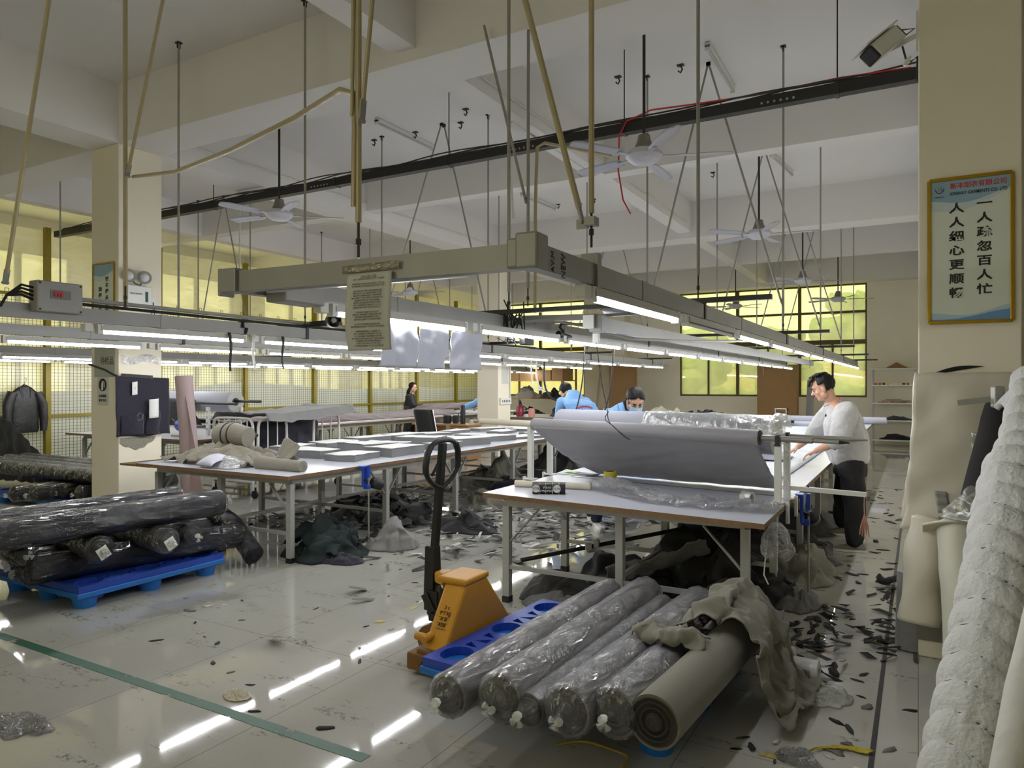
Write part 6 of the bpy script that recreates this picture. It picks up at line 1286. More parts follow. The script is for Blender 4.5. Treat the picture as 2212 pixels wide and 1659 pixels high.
M_sweat = mat('pale_sweatshirt', (184, 183, 182), .88, var=.04, sc=6, bump=.15, bs=90, sheen=.2); M_trous = mat('black_trousers', (20, 20, 22), .85, var=.2, sc=9, bump=.3, bs=25)
tx = (ch_ - pv).normalized(); fr = V((-1, 0, 0)); fr = (fr - tx * fr.dot(tx)).normalized(); b = MB()
b.loft([(pv + tx * -.03, Sd * .2, fr * .155), (pv + tx * .03, Sd * .22, fr * .185), (pv + tx * .14, Sd * .235, fr * .2), (pv + tx * .28, Sd * .245, fr * .195), (ch_ + tx * .02, Sd * .255, fr * .185), (ch_ + tx * .1, Sd * .24, fr * .16), (nb_ + V((.035, 0, -.045)), Sd * .14, fr * .11), (nb_ + V((.0, 0, .0)), Sd * .085, fr * .078), (nb_ + V((-.012, 0, .02)), Sd * .07, fr * .068)], 32)
limb(b, [sL + V((.02, .03, 0)), sL.lerp(eL, .5) + V((.012, -.02, 0)), eL, eL.lerp(wL, .32)], [.11, .112, .098, .062]); limb(b, [sR + V((.02, -.03, 0)), sR.lerp(eR, .5), eR, eR.lerp(wR, .3)], [.11, .105, .088, .06])
b = fuse(b, .011, 5); wrinkle(b, .016, 7, 2); wrinkle(b, .007, 17, 5); b.build('sweatshirt', M_sweat, man, ang=180)
MB().tube([(nb_ + V((-.015, 0, .012))) + Sd * .068 * math.cos(a) + (fr * .07 + tx * -.012) * math.sin(a) for a in [i * math.pi / 10 for i in range(21)]], .01, 8).build('neckband', M_sweat, man)
e_ = PY(1789, 897, 7.66) + V((-.02, -.03, 0)); MB().prism([(-.008, -.015), (.006, -.012), (.01, .004), (.002, .016), (-.006, .006)], 0, .002, M=facing(e_, (1, 0, 0), (0, 0, 1))).build('chest_emblem', M_black, man, smooth=False)
for e, w in ((eL, wL), (eR, wR)): d = (w - e).normalized(); x, y, _ = frame(d); p = e.lerp(w, .3); MB().tube([p + (x * math.cos(a) + y * math.sin(a)) * .056 for a in [i * math.pi / 9 for i in range(19)]], .014, 8).build('rolled_cuff', M_sweat, man)
b = MB(); b.loft([(pv + V((.0, 0, .08)), Sd * .19, V((.15, 0, 0))), (pv + V((0, 0, -.05)), Sd * .2, V((.16, 0, 0))), (pv + V((0, 0, -.13)), Sd * .2, V((.15, 0, 0)))], 24)
limb(b, [hL, hL.lerp(kL, .5), kL, kL.lerp(aL, .5), aL + V((0, 0, .01))], [.125, .115, .1, .092, .075]); limb(b, [hR, hR.lerp(kR, .5), kR, kR.lerp(aR, .5), aR + V((0, 0, .02))], [.125, .115, .1, .092, .075])
b = fuse(b, .013, 4); wrinkle(b, .018, 6, 9); b.build('trousers', M_trous, man, ang=180)
shoe(man, aL + V((.02, 0, 0)), (-1, -.1), M_beige, 1.05); shoe(man, aR + V((.02, 0, 0)), (-1, -.1), M_beige, 1.05)
# ---- woman with the blue mask
wo = thing('person', 'woman in light blue jacket and blue face mask bending over the right table', 'person', (-3.05, 7.2, 0))
M_bluej = mat('light_blue_jacket', (124, 172, 224), .8, var=.05, sc=7, bump=.2, bs=60, sheen=.2); M_jean = mat('dark_jeans', (34, 38, 62), .85, var=.2, sc=12, bump=.3, bs=60)
hc = PY(1372, 866, 7.2); F = V((.75, -.5, 0)).normalized(); Sd = V((-F.y, F.x, 0)) * -1
nb_ = PY(1352, 880, 7.25) + V((-.04, .03, -.0)); ch_ = nb_ + V((-.1, .06, -.2)); pv = V((-3.06, 7.3, .9)); b = MB(); hf = V((.5, -.68, -.6)); q, M = head(b, hc, hf, UP, 1.06)
b.cap(nb_, q(0, -.03, -.04), .05, .048, 14); b.cap(nb_ + V((0, 0, -.03)), ch_, .045, .09); b.cap(ch_, pv, .1, .12)
sL, sR = nb_ - Sd * .18 + V((-.02, 0, -.1)), nb_ + Sd * .18 + V((-.02, 0, -.1)); eL, eR = sL + V((.16, -.02, -.24)), sR + V((.16, -.02, -.22)); wL, wR = PY(1405, 960, 7.2), PY(1370, 985, 7.0)
wL = V((-2.42, 7.42, .87)); wR = V((-2.4, 7.0, .87)); aa, ab = V((-3.08, 7.3, .09)), V((-3.28, 7.62, .09)); hL, hR = pv + V((0, .1, -.06)), pv + V((0, -.1, -.06))
if (sL - wR).length + (sR - wL).length < (sL - wL).length + (sR - wR).length: wL, wR = wR, wL
for s, e, w, sd in ((sL, eL, wL, -1), (sR, eR, wR, 1)): limb(b, [s, e], [.045, .038]); limb(b, [e, w], [.038, .026]); hand(b, w, (w - e).normalized() + V((.4, 0, 0)), V((0, 0, -1)), sd, .35, .9)
for h, a in ((hL, ab), (hR, aa)): limb(b, [h, h.lerp(a, .5) + V((.06, 0, 0)), a], [.075, .05, .038])
fuse(b, .0055, 3).build('body', M_skin, wo, ang=180); face_parts(wo, q, M, 1.06, mouth=False)
def keep_w(d, p): return not (p.y > .05 and p.z < .05 - .55 * abs(p.x)) and not (p.z < -.02 and p.y > .012) and p.z > -.09
def bun(m): m.ball(q(-.02, -.135, -.025), (.045, .05, .05), 16, M); m.tube([q(-.02, -.14, -.03), q(-.05, -.17, -.07), q(-.05, -.17, -.12)], [.035, .028, .008], 10)
hair(wo, q, M, 1.06, keep_w, .012, .0, 8, bun)
def mask(s, t): a = -1.15 + 2.3 * s; r_ = .074 - .006 * math.cos(t * 3) ; y = .045 + .058 * math.cos(a) + .018 * math.exp(-((s - .5) / .12) ** 2) * (1 - abs(t - .3)); return q(.07 * math.sin(a), y, -.012 - .088 * t - .008 * math.cos(a) * t)
MB().surf(mask, 22, 14).build('face_mask', mat('mask_blue', (160, 200, 224), .7, bump=.3, bs=60), wo, ang=180, thick=.002)
for s in (-1, 1): MB().tube([q(s * .064, .068, -.02), q(s * .08, .02, -.005), q(s * .084, -.01, -.012), q(s * .076, .02, -.05), q(s * .062, .06, -.075)], .0015, 5).build('mask_loop', M_wht, wo)
fr = F; b = MB(); b.loft([(pv + V((0, 0, -.1)), Sd * .2, fr * .15), (pv + V((0, 0, .1)), Sd * .2, fr * .15), (ch_ + V((-.02, 0, -.1)), Sd * .21, fr * .15), (ch_ + V((0, 0, .06)), Sd * .23, fr * .14), (nb_ + V((-.03, 0, -.06)), Sd * .2, fr * .12), (nb_ + V((-.03, 0, -.02)), Sd * .13, fr * .09), (nb_ + V((-.02, 0, .02)), Sd * .06, fr * .06)], 28)
limb(b, [sL, eL, eL.lerp(wL, .85)], [.088, .075, .05]); limb(b, [sR, eR, eR.lerp(wR, .85)], [.088, .075, .05]); b = fuse(b, .012, 4); wrinkle(b, .016, 8, 3); b.build('jacket', M_bluej, wo, ang=180)
for s in (-1, 1): MB().surf(lambda a, t: nb_ + Sd * s * (.035 + .06 * t + .02 * a) + fr * (.05 + .07 * a - .02 * t) + V((0, 0, .055 - .1 * a - .015 * t)), 8, 6).build('collar', M_bluej, wo, ang=180, thick=.008)
MB().cap(nb_ + V((0, 0, -.01)) + fr * .01, nb_ + fr * .045 + V((0, 0, .03)), .055, .05, 14).build('black_shirt', M_blk, wo)
b = MB(); limb(b, [hL, hL.lerp(ab, .5) + V((.05, 0, 0)), ab + V((0, 0, .03))], [.12, .085, .065]); limb(b, [hR, hR.lerp(aa, .5) + V((.05, 0, 0)), aa + V((0, 0, .03))], [.12, .085, .065]); b = fuse(b, .013, 4); wrinkle(b, .014, 7, 1); b.build('jeans', M_jean, wo, ang=180)
shoe(wo, aa, (.6, -.75), M_wht, .95); shoe(wo, ab, (.6, -.75), M_wht, .95)
# ---- man in the blue printed jacket, seen from behind
mb_ = thing('person', 'man in blue work jacket with printed back, bending away in the aisle', 'person', (-4.0, 9.6, 0)); UPn = V((0, 0, 1))
F = V((-.62, .55, 0)).normalized(); Sd = V((F.y, -F.x, 0)); pv = V((-3.95, 9.45, .95)); hc = PY(1222, 846, 9.75); nb_ = PY(1240, 853, 9.66); ch_ = PY(1252, 884, 9.58); b = MB(); q, M = head(b, hc, F + V((0, 0, -.7)), UPn, 1.0)
b.cap(nb_, q(0, -.03, -.04), .055, .05, 14); b.cap(nb_ + V((0, 0, -.03)), ch_, .05, .1); b.cap(ch_, pv, .12, .12)
sL, sR = nb_ - Sd * .19 + V((0, 0, -.13)), nb_ + Sd * .19 + V((0, 0, -.13)); eL, eR = sL + F * .12 + V((0, 0, -.27)), sR + F * .12 + V((0, 0, -.27)); wL, wR = eL + F * .26 + V((0, 0, -.03)), eR + F * .26 + V((0, 0, -.03)); aL, aR = V((-4.03, 9.3, .09)), V((-3.87, 9.58, .09))
for s, e, w, sd in ((sL, eL, wL, -1), (sR, eR, wR, 1)): limb(b, [s, e], [.05, .042]); limb(b, [e, w], [.042, .028]); hand(b, w, w - e, V((0, 0, -1)), sd, .4)
for h, a in ((pv - Sd * .1, aL), (pv + Sd * .1, aR)): limb(b, [h, h.lerp(a, .5) + F * .03, a], [.08, .055, .04])
fuse(b, .008, 3).build('body', M_skin, mb_, ang=180); hair(mb_, q, M, 1.0, lambda d, p: not (p.y > .06 and p.z < .05) and not (p.z < -.03 and p.y > .0) and p.z > -.1, .012, .01, 5); face_parts(mb_, q, M)
b = MB(); b.loft([(pv + V((0, 0, -.12)), Sd * .2, F * .15), (pv + V((0, 0, .1)), Sd * .21, F * .16), (pv.lerp(ch_, .75), Sd * .235, F * .16), (ch_ + V((0, 0, .08)), Sd * .245, F * .15), (nb_ + V((0, 0, -.07)) - F * .02, Sd * .2, F * .13), (nb_ + V((0, 0, -.02)), Sd * .13, F * .1), (nb_ + V((0, 0, .045)) + F * .02, Sd * .075, F * .075), (nb_ + V((0, 0, .075)) + F * .035, Sd * .068, F * .066)], 28)
limb(b, [sL, eL, eL.lerp(wL, .8)], [.095, .08, .055]); limb(b, [sR, eR, eR.lerp(wR, .8)], [.095, .08, .055]); b = fuse(b, .013, 4); wrinkle(b, .016, 7, 6); jk2 = b.build('jacket', M_bluej, mb_, ang=180)
bkn = V((.62, -.55, .35)).normalized(); bu = (UPn - bkn * UPn.dot(bkn)).normalized(); o_ = (ch_ + (-F) * .175 + V((0, 0, .0))); rt = bu.cross(bkn)
m = MB(); s_ = '浙江鑫纬机械有限公司'
for i, chr_ in enumerate(s_): a = (i - 4.5) * .17; text_mb(chr_, .036, facing(o_ + rt * .15 * math.sin(a) + bu * (.1 * math.cos(a) - .06) + bkn * .02, rt * math.cos(a) - bu * math.sin(a), bu * math.cos(a) + rt * math.sin(a)), mb=m, depth=.004)
m.build('printed_arc', M_red, mb_, smooth=False); m = text_mb('服务电话', .03, facing(o_ + bu * -.01 + bkn * .022, rt, bu), depth=.004); text_mb('15706201711', .036, facing(o_ + bu * -.06 + bkn * .024, rt, bu), depth=.004, mb=m); m.build('printed_number', M_char, mb_, smooth=False)
b = MB(); limb(b, [pv - Sd * .09 + V((0, 0, -.05)), aL.lerp(pv, .5), aL + V((0, 0, .03))], [.12, .09, .07]); limb(b, [pv + Sd * .09 + V((0, 0, -.05)), aR.lerp(pv, .5), aR + V((0, 0, .03))], [.12, .09, .07]); fuse(b, .014, 4).build('trousers', M_trous, mb_, ang=180)
shoe(mb_, aL, F, M_black); shoe(mb_, aR, F, M_black)
# ---- woman in black by the fence
wb = thing('person', 'woman in black with long dark hair standing at the maroon table by the fence', 'person', (-12.5, 16, 0)); F = V((.8, .35, 0)).normalized(); Sd = V((F.y, -F.x, 0)); Y_ = 16.1
hc = PY(892, 837, Y_); pv = PY(884, 905, Y_); pv.z = .92; nb_ = PY(886, 852, Y_); ch_ = PY(884, 872, Y_); b = MB(); q, M = head(b, hc, F + V((0, 0, -.2)), UPn, 1.05)
b.cap(nb_, q(0, -.03, -.04), .05, .05, 12); b.cap(nb_ + V((0, 0, -.03)), ch_, .05, .1); b.cap(ch_, pv, .12, .13); sL, sR = nb_ - Sd * .19 + V((0, 0, -.08)), nb_ + Sd * .19 + V((0, 0, -.08)); eL, eR = sL + F * .1 + V((0, 0, -.27)), sR + F * .12 + V((0, 0, -.27)); wL, wR = eL + F * .25 + V((0, 0, -.04)), PY(917, 877, 15.95)
for s, e, w, sd in ((sL, eL, wL, -1), (sR, eR, wR, 1)): limb(b, [s, e], [.048, .04]); limb(b, [e, w], [.04, .028]); hand(b, w, w - e, V((0, 0, -1)), sd, .4, .95)
a1, a2_ = V((pv.x - .05, Y_ - .12, .09)), V((pv.x + .03, Y_ + .12, .09))
for h, a in ((pv - Sd * .09, a1), (pv + Sd * .09, a2_)): limb(b, [h, h.lerp(a, .5), a], [.08, .055, .04])
fuse(b, .01, 3).build('body', M_skin, wb, ang=180); hair(wb, q, M, 1.05, lambda d, p: not (p.y > .05 and p.z < .06) and not (p.z < 0 and p.y > .03) and p.z > -.09, .014, 0, 2, lambda m: m.loft([(q(0, -.05, -.02), V((.0, .085, 0)), F * .06), (q(0, -.08, -.12), V((0, .085, 0)), F * .05), (q(0, -.09, -.24), V((0, .06, 0)), F * .035), (q(0, -.09, -.33), V((0, .02, 0)), F * .015)], 16)); face_parts(wb, q, M, 1.05)
b = MB(); b.loft([(pv + V((0, 0, -.05)), Sd * .2, F * .16), (pv + V((0, 0, .15)), Sd * .2, F * .16), (ch_ + V((0, 0, -.05)), Sd * .22, F * .16), (ch_ + V((0, 0, .06)), Sd * .22, F * .13), (nb_ + V((0, 0, -.03)), Sd * .13, F * .08), (nb_ + V((0, 0, .03)), Sd * .06, F * .06)], 24); limb(b, [sL, eL, eL.lerp(wL, .8)], [.09, .075, .05]); limb(b, [sR, eR, eR.lerp(wR, .8)], [.09, .075, .05]); b = fuse(b, .016, 4); wrinkle(b, .014, 7); b.build('sweater', M_blk, wb, ang=180)
b = MB(); limb(b, [pv - Sd * .08, a1.lerp(pv, .5), a1 + V((0, 0, .03))], [.15, .1, .07]); limb(b, [pv + Sd * .08, a2_.lerp(pv, .5), a2_ + V((0, 0, .03))], [.15, .1, .07]); fuse(b, .016, 4).build('trousers', M_char, wb, ang=180); shoe(wb, a1, F, M_black); shoe(wb, a2_, F, M_black)
# ---- worker whose blue sleeve shows beside the centre pillar
wk = thing('person', 'worker in light blue mostly hidden by the centre pillar, sleeve reaching over maroon cloth', 'person', (-9.5, 15.8, 0)); F = V((-1, .1, 0)).normalized(); Sd = V((F.y, -F.x, 0)); pv = V((-9.42, 15.75, .92)); nb_ = V((-9.5, 15.75, 1.42)); hc = V((-9.55, 15.75, 1.6)); ch_ = V((-9.47, 15.75, 1.22)); b = MB(); q, M = head(b, hc, F + V((0, 0, -.3)), UPn, 1.0)
b.cap(nb_, q(0, -.03, -.04), .05, .05, 12); b.cap(nb_ + V((0, 0, -.03)), ch_, .05, .1); b.cap(ch_, pv, .12, .13); sL, sR = nb_ - Sd * .2 + V((0, 0, -.07)), nb_ + Sd * .2 + V((0, 0, -.07)); wL, wR = V((-10.2, 15.4, .98)), V((-10.1, 15.95, .98))
if (sL - wL).length > (sL - wR).length: wL, wR = wR, wL
eL, eR = sL.lerp(wL, .5) + V((0, 0, -.06)), sR.lerp(wR, .5) + V((0, 0, -.06))
for s, e, w, sd in ((sL, eL, wL, -1), (sR, eR, wR, 1)): limb(b, [s, e], [.048, .04]); limb(b, [e, w], [.04, .028]); hand(b, w, w - e, V((0, 0, -1)), sd, .4)
a1, a2_ = V((-9.4, 15.62, .09)), V((-9.38, 15.9, .09))
for h, a in ((pv - Sd * .09, a1 if (pv - Sd * .09).y < pv.y else a2_), (pv + Sd * .09, a2_ if (pv - Sd * .09).y < pv.y else a1)): limb(b, [h, h.lerp(a, .5), a], [.08, .055, .04])
fuse(b, .01, 3).build('body', M_skin, wk, ang=180); hair(wk, q, M, 1.0, lambda d, p: not (p.y > .05 and p.z < .05) and not (p.z < 0 and p.y > 0) and p.z > -.08, .012, .008, 7); face_parts(wk, q, M)
b = MB(); b.loft([(pv + V((0, 0, -.1)), Sd * .2, F * .15), (ch_, Sd * .22, F * .15), (ch_ + V((0, 0, .1)), Sd * .21, F * .13), (nb_ + V((0, 0, -.02)), Sd * .12, F * .08), (nb_ + V((0, 0, .03)), Sd * .06, F * .06)], 24); limb(b, [sL, eL, eL.lerp(wL, .8)], [.09, .08, .06]); limb(b, [sR, eR, eR.lerp(wR, .8)], [.09, .08, .06]); b = fuse(b, .016, 4); wrinkle(b, .014, 7); b.build('jacket', M_bluej, wk, ang=180)
b = MB(); limb(b, [pv + V((0, -.09, 0)), (a1 + pv) / 2, a1 + V((0, 0, .03))], [.13, .1, .07]); limb(b, [pv + V((0, .09, 0)), (a2_ + pv) / 2, a2_ + V((0, 0, .03))], [.13, .1, .07]); fuse(b, .016, 4).build('trousers', M_jean, wk, ang=180); shoe(wk, a1, F, M_black); shoe(wk, a2_, F, M_black)
# ================================================================ right foreground: wrapped pillar and leaning bolts
M_plas = mat('old_white_plastic', (206, 200, 182), .45, var=.07, sc=2.5, dirt=(176, 150, 128), dsc=3, dth=.66, bump=.25, bs=5, spec=.4)
def wrapf(s, t):
    z = 1.665 - .9 * t; a = s
    k = .02 + .03 * t + .05 * max(0, t - .6) * 2 + .014 * N((s * 6, t * 5, 2), 1) + .02 * ridge((s * 4 + t * 3, t * 2, 5), 1) * t
    if a < .5: return V((-k * .9, 5.4 - (5.4 - 4.84 + k) * (a / .5), z + .01 * N((s * 9, 0, 0), 1)))
    q = (a - .5) / .5; return V((-k * .9 + (.47 + k * .9) * q, 4.84 - k - .02 * math.sin(q * 3.1), z + .012 * N((s * 9, 0, 0), 1) - .03 * t * q))
tag(MB().surf(wrapf, 60, 36).build('plastic_sheet', M_plas, ang=180, thick=.003), 'dirty white plastic sheet wrapped round the middle of the right pillar', 'plastic sheet')
for i, (x, z0, z1, w_, lb) in enumerate(((.285, 1.05, 1.33, .05, 'shiny torn tape strip on the plastic of the right pillar'), (.11, .84, .99, .06, 'small grey tape patch low on the plastic of the right pillar'))):
    tag(MB().surf(lambda s, t: V((x + w_ * (s - .5) + .02 * t * i, 4.768 - .012 * t - .004 * math.sin(t * 20) + (0 if i == 0 else -.03), z1 + (z0 - z1) * t)), 6, 20).build('tape_piece', M_milk if i == 0 else mat('grey_tape', (150, 150, 144), .4), ang=180, thick=.002), lb, 'tape')
tag(MB().surf(lambda s, t: V((.05 + .27 * s, 4.832 - .004 * math.sin(s * 9), 1.65 + .05 * s + .025 * t * math.sin(s * 3.1))), 24, 3).build('dark_strip', M_blk, thick=.003), 'dark torn strip along the top of the pillar plastic', 'strip')
tag(MB().bb((-.006, 4.834, .1), (.12, 4.84, .3)).build('base_patch', mat('bare_base', (120, 118, 110), .9, var=.2, sc=20), smooth=False), 'grey chipped patch at the foot of the right pillar', 'patch')
def bolt(label, pts, r, m, seed=0, end=None, n=32, amp=.01, sc=6, flat=1.0, name='fabric_bolt'):
    t = thing(name, label, 'fabric bolt', tuple(pts[0]), 'bolts leaning at the right pillar'); P_ = chaik([tuple(p) for p in pts], 2); k = len(P_); m_ = MB().tube(P_, [axis_r(r, i, k) for i in range(k)] if isinstance(r, list) else r, n)
    for i, p in enumerate(m_.v): m_.v[i] = p + V((N(p + V((seed, 0, 0)), sc), N(p + V((0, seed, 5)), sc), 0)) * amp
    m_.build('fabric', m, t, ang=180)
    a, b = V(P_[-2]), V(P_[-1]); rr = r[-1] if isinstance(r, list) else r; MB().lathe(b + (b - a).normalized() * .002, [(rr * .92, 0), (rr * .85, .006), (rr * .5, .002), (rr * .3, .006), (.01, .002)], b - a, 24).build('end_layers', m, t); return t
def quilt_mat():
    m = mat('quilted_wadding', (206, 206, 204), .92, var=.14, sc=9, bump=.5, bs=55); nt = m.node_tree; L = nt.links.new; tc = nt.nodes.new('ShaderNodeTexCoord'); mp = nt.nodes.new('ShaderNodeMapping'); mp.inputs['Rotation'].default_value = (.5, .3, 0)
    return m
M_quilt = quilt_mat()
qb = thing('fabric_bolt', 'big grey-white quilted wadding bolt leaning in the right foreground', 'fabric bolt', (.02, 2.55, 0), 'bolts leaning at the right pillar')
qa, qe = V((.085, 2.62, 0)), V((.525, 4.42, 1.66)); L_ = (qe - qa).length; x, y, d = frame(qe - qa)
def quilt(s, t):
    th = 6.2832 * t; l = s * L_; ph = (l + .07 * math.sin(th + .8)) / .12; g = abs(math.sin(math.pi * ph)) ** .4
    r_ = (.152 if s < .72 else .152 - .04 * min(1, (s - .72) * 14)) * (1 + .05 * N((math.cos(th) * 1.5, math.sin(th) * 1.5, s * 4), 1)) - .026 + .028 * g + .006 * N((math.cos(th) * 4, math.sin(th) * 4, s * 14), 1)
    if s > .97: r_ *= 1 - (s - .97) * 22
    p = qa + d * l + (x * math.cos(th) + y * math.sin(th)) * r_; p.z = max(.004, p.z); return p
m = MB().surf(quilt, 230, 72); m.build('wadding', M_quilt, qb, ang=180)
m = MB()
for k in range(1, 21):
    pts = []
    for j in range(33):
        th = 6.2832 * j / 32; l = k * .12 - .07 * math.sin(th + .8); s = l / L_
        if not 0 <= s < .96: continue
        p = quilt(s, j / 32); pts.append(p + (x * math.cos(th) + y * math.sin(th)) * .007)
    if len(pts) > 4: m.tube(pts, .0026, 4)
m.build('stitching', mat('stitch_thread', (86, 86, 86), .9), qb)
qq = thing('fabric_bolt', 'pale wadding roll end curling above the big quilted bolt at the right edge', 'fabric bolt', (.55, 4.2, 1.3), 'bolts leaning at the right pillar')
M_fl = M_pale
def fold(s, t): th = -2.2 + 4.4 * t; r_ = .1 + .03 * math.sin(s * 5); p = V((.36 + .3 * s, 4.3 - .1 * s, 1.36 + .2 * s)); return p + V((.3 * math.cos(th) * r_, math.cos(th) * r_ * -1, math.sin(th) * r_ * 1.4))
MB().surf(fold, 20, 20).build('wadding', M_quilt, qq, ang=180, thick=.03)
bolt('pale grey bolt beside the quilted one at the lower right edge', [(.14, 2.0, 0), (.31, 2.75, .6), (.45, 3.3, 1.05)], .045, M_gry, 3)
bolt('dark olive bolt at the lower right corner', [(.16, 1.45, 0), (.36, 2.2, .54), (.51, 2.8, .97), (.82, 3.9, 1.7)], .09, mat('dark_olive', (66, 64, 46), .85, bump=.3, bs=50), 4)
bolt('pale cream bolt edge between the quilted and olive bolts', [(.02, 1.5, 0), (.22, 2.3, .58), (.36, 2.82, .96), (.64, 3.8, 1.62)], .055, M_pale, 5)
bolt('black cloth bolt leaning on the plastic-wrapped right pillar', [(.22, 4.52, .62), (.3, 4.58, 1.0), (.4, 4.68, 1.5)], [.11, .1, .075], mat('black_bolt', (40, 38, 38), .9, var=.2, sc=8, bump=.2, bs=60), 6)
bolt('white board-like bolt behind the black cloth at the right pillar', [(.42, 4.62, .2), (.47, 4.66, .9), (.53, 4.7, 1.5)], [.09, .09, .08], M_pale, 7)
bolt('dark grey bolt squeezed behind the quilted one', [(.3, 4.1, .1), (.42, 4.28, .8), (.5, 4.45, 1.28)], .065, mat('blue_grey_bolt', (84, 88, 94), .85), 8)
bolt('cream plastic-wrapped bolt standing at the foot of the right pillar, left one', [(.0, 4.55, .28), (.03, 4.6, .6), (.06, 4.66, .84)], [.1, .11, .09], M_plas, 9, amp=.03)
bolt('tall cream bolt standing before the right pillar, right one', [(.2, 4.1, 0), (.2, 4.3, .5), (.19, 4.48, .86)], [.085, .1, .1], mat('cream_film', (200, 198, 180), .5, var=.06, bump=.3, bs=8), 10, amp=.025)
tag(MB().surf(lambda s, t: V((.02 + .3 * s, 4.46 - .1 * math.sin(s * 3.1) + .12 * t, .84 + .05 * math.sin(s * 3.14) + .0 * t - .06 * t)), 20, 6).build('wrap_edge', M_plas, ang=180, thick=.012), 'folded cream wrap edge arching over the bolts at the right pillar', 'wrap')
o = heap('plastic_heap', .3, 4.45, .2, .17, .2, M_milk, 61, z0=.9, sc=6); tag(o, 'crumpled clear plastic bunched on top of the cream bolts', 'plastic')
tag(MB().tube([(-.04, 4.95, .0), (-.03, 5.0, .45)], .085, 20).build('grey_roll', M_gry), 'short grey roll standing behind the cream bolts at the aisle', 'roll')
# metal rod with clamp
rd = thing('bar_clamp', 'steel bar clamp laid across the tops of the leaning bolts', 'clamp', (.35, 4.5, 1.55)); a, b = V((.18, 4.46, 1.5)), V((.62, 4.5, 1.56))
MB().bar(a, b, .012, .03).build('bar', M_galv, rd, smooth=False); MB().box(a.lerp(b, .4) + V((0, -.03, .01)), (.05, .05, .11), .4).build('jaw', M_galv, rd, smooth=False, bevel=.008); MB().bar(a.lerp(b, .93) + V((0, 0, -.03)), a.lerp(b, .9) + V((-.02, 0, .12)), .014).build('handle', M_dark, rd, smooth=False)
# cloth bundle edges around the pillar to the left
rumple('fallen_board', 'dark flat strip and cuttings at the foot of the plastic-wrapped pillar', 'cuttings', lambda s, t: V((-.28 + .3 * s, 6.3 + .16 * t, .02 + .05 * math.sin(t * 3.1))), 14, 8, M_blk, amp=.04, sc=9, seed=3)
# ================================================================ rolls and bags on the floor beside the near pallet
for i, (a, b, lb) in enumerate((((1650, 1404), (1712, 1420), 'white film roll behind the others on the floor beside the near pallet'), ((1690, 1436), (1768, 1452), 'wrapped white film roll with printed label beside the near pallet'))):
    p, q_ = P(*a, .06), P(*b, .06); t = thing('film_roll', lb, 'film roll', (p.x, p.y, 0), 'white film rolls on the floor'); MB().tube([p, p.lerp(q_, .5), q_], .06, 24).lathe(q_, [(.058, 0), (.05, .004), (.02, .003), (.018, -.02)], q_ - p, 22).build('film', M_wht if i == 0 else mat('wrapped_white', (214, 214, 210), .25, bump=.4, bs=18), t)
    if i: m = MB(); dq = (q_ - p).normalized(); sdq = V((dq.y, -dq.x, 0)); [text_mb('|||||||', .022, facing(p.lerp(q_, .72) + sdq * .0612 + V((0, 0, .012 - .022 * k)), dq, (0, 0, 1)), mb=m) for k in range(2)]; m.build('printed_label', M_char, t, smooth=False)
def bagheap(x, y, rx, ry, h, seed, label, m=M_milk, nm='plastic_bag', cat='plastic bag', **k):
    o = heap(nm, x, y, rx, ry, h, m, seed, **k); return tag(o, label, cat)
p = P(1745, 1500); bagheap(p.x, p.y, .2, .16, .06, 71, 'crumpled milky plastic bags on the floor below the white film rolls', sc=6)
p = P(1700, 1470); bagheap(p.x, p.y, .13, .1, .09, 72, 'white crumpled bag pressed against the near pallet', mat('thin_white_film', (214, 216, 206), .4, trans=.3), sc=6)
p = P(20, 1558); bagheap(p.x + .1, p.y, .17, .1, .035, 73, 'crumpled clear plastic on the floor at the lower left', M_clear, sc=7)
p = P(1005, 1060); bagheap(p.x, p.y, .3, .2, .22, 74, 'white plastic bag on the floor under the left table', mat('white_bag', (206, 206, 202), .45, trans=.25), sc=5)
p = P(1720, 1640); bagheap(p.x, p.y, .09, .07, .03, 75, 'small clear plastic scrap beside the yellow strap', M_clear, sc=9)
yl = [P(1742, 1632), P(1760, 1622), P(1800, 1618), P(1840, 1621), P(1880, 1630)]
tag(MB().surf(lambda s, t: axis(yl, s) + V((0, 0, .008)) + V((.5, .86, 0)) * ((t - .5) * (.035 + .03 * abs(s - .4)) ) + V((0, 0, .012 * abs(N((s * 9, t * 4, 1), 1)))), 40, 8).build('yellow_strap', mat('yellow_strap', (196, 176, 30), .45, bump=.4, bs=60), thick=.003), 'frayed yellow strap on the floor at the lower right', 'strap')
pp = P(1650, 1622); tag(MB().surf(lambda s, t: pp + V((.2 * (s - .5) * .9 + .05 * t, .1 * (t - .5), .0022)), 3, 3).build('paint_mark', MATS['worn_yellow_paint'], thick=.0008), 'worn yellow paint mark on the floor at the lower right', 'mark')
pp = [P(1200, 1610, .0), P(1260, 1598, .02), P(1330, 1622, .03), P(1362, 1634, .03), P(1345, 1659, .01)]
tag(MB().tube(chaik([tuple(p) for p in pp], 2), .006, 6).build('strapping_band', mat('yellow_cord', (150, 130, 40), .6)), 'yellow strapping band loose under the near pallet', 'strapping')
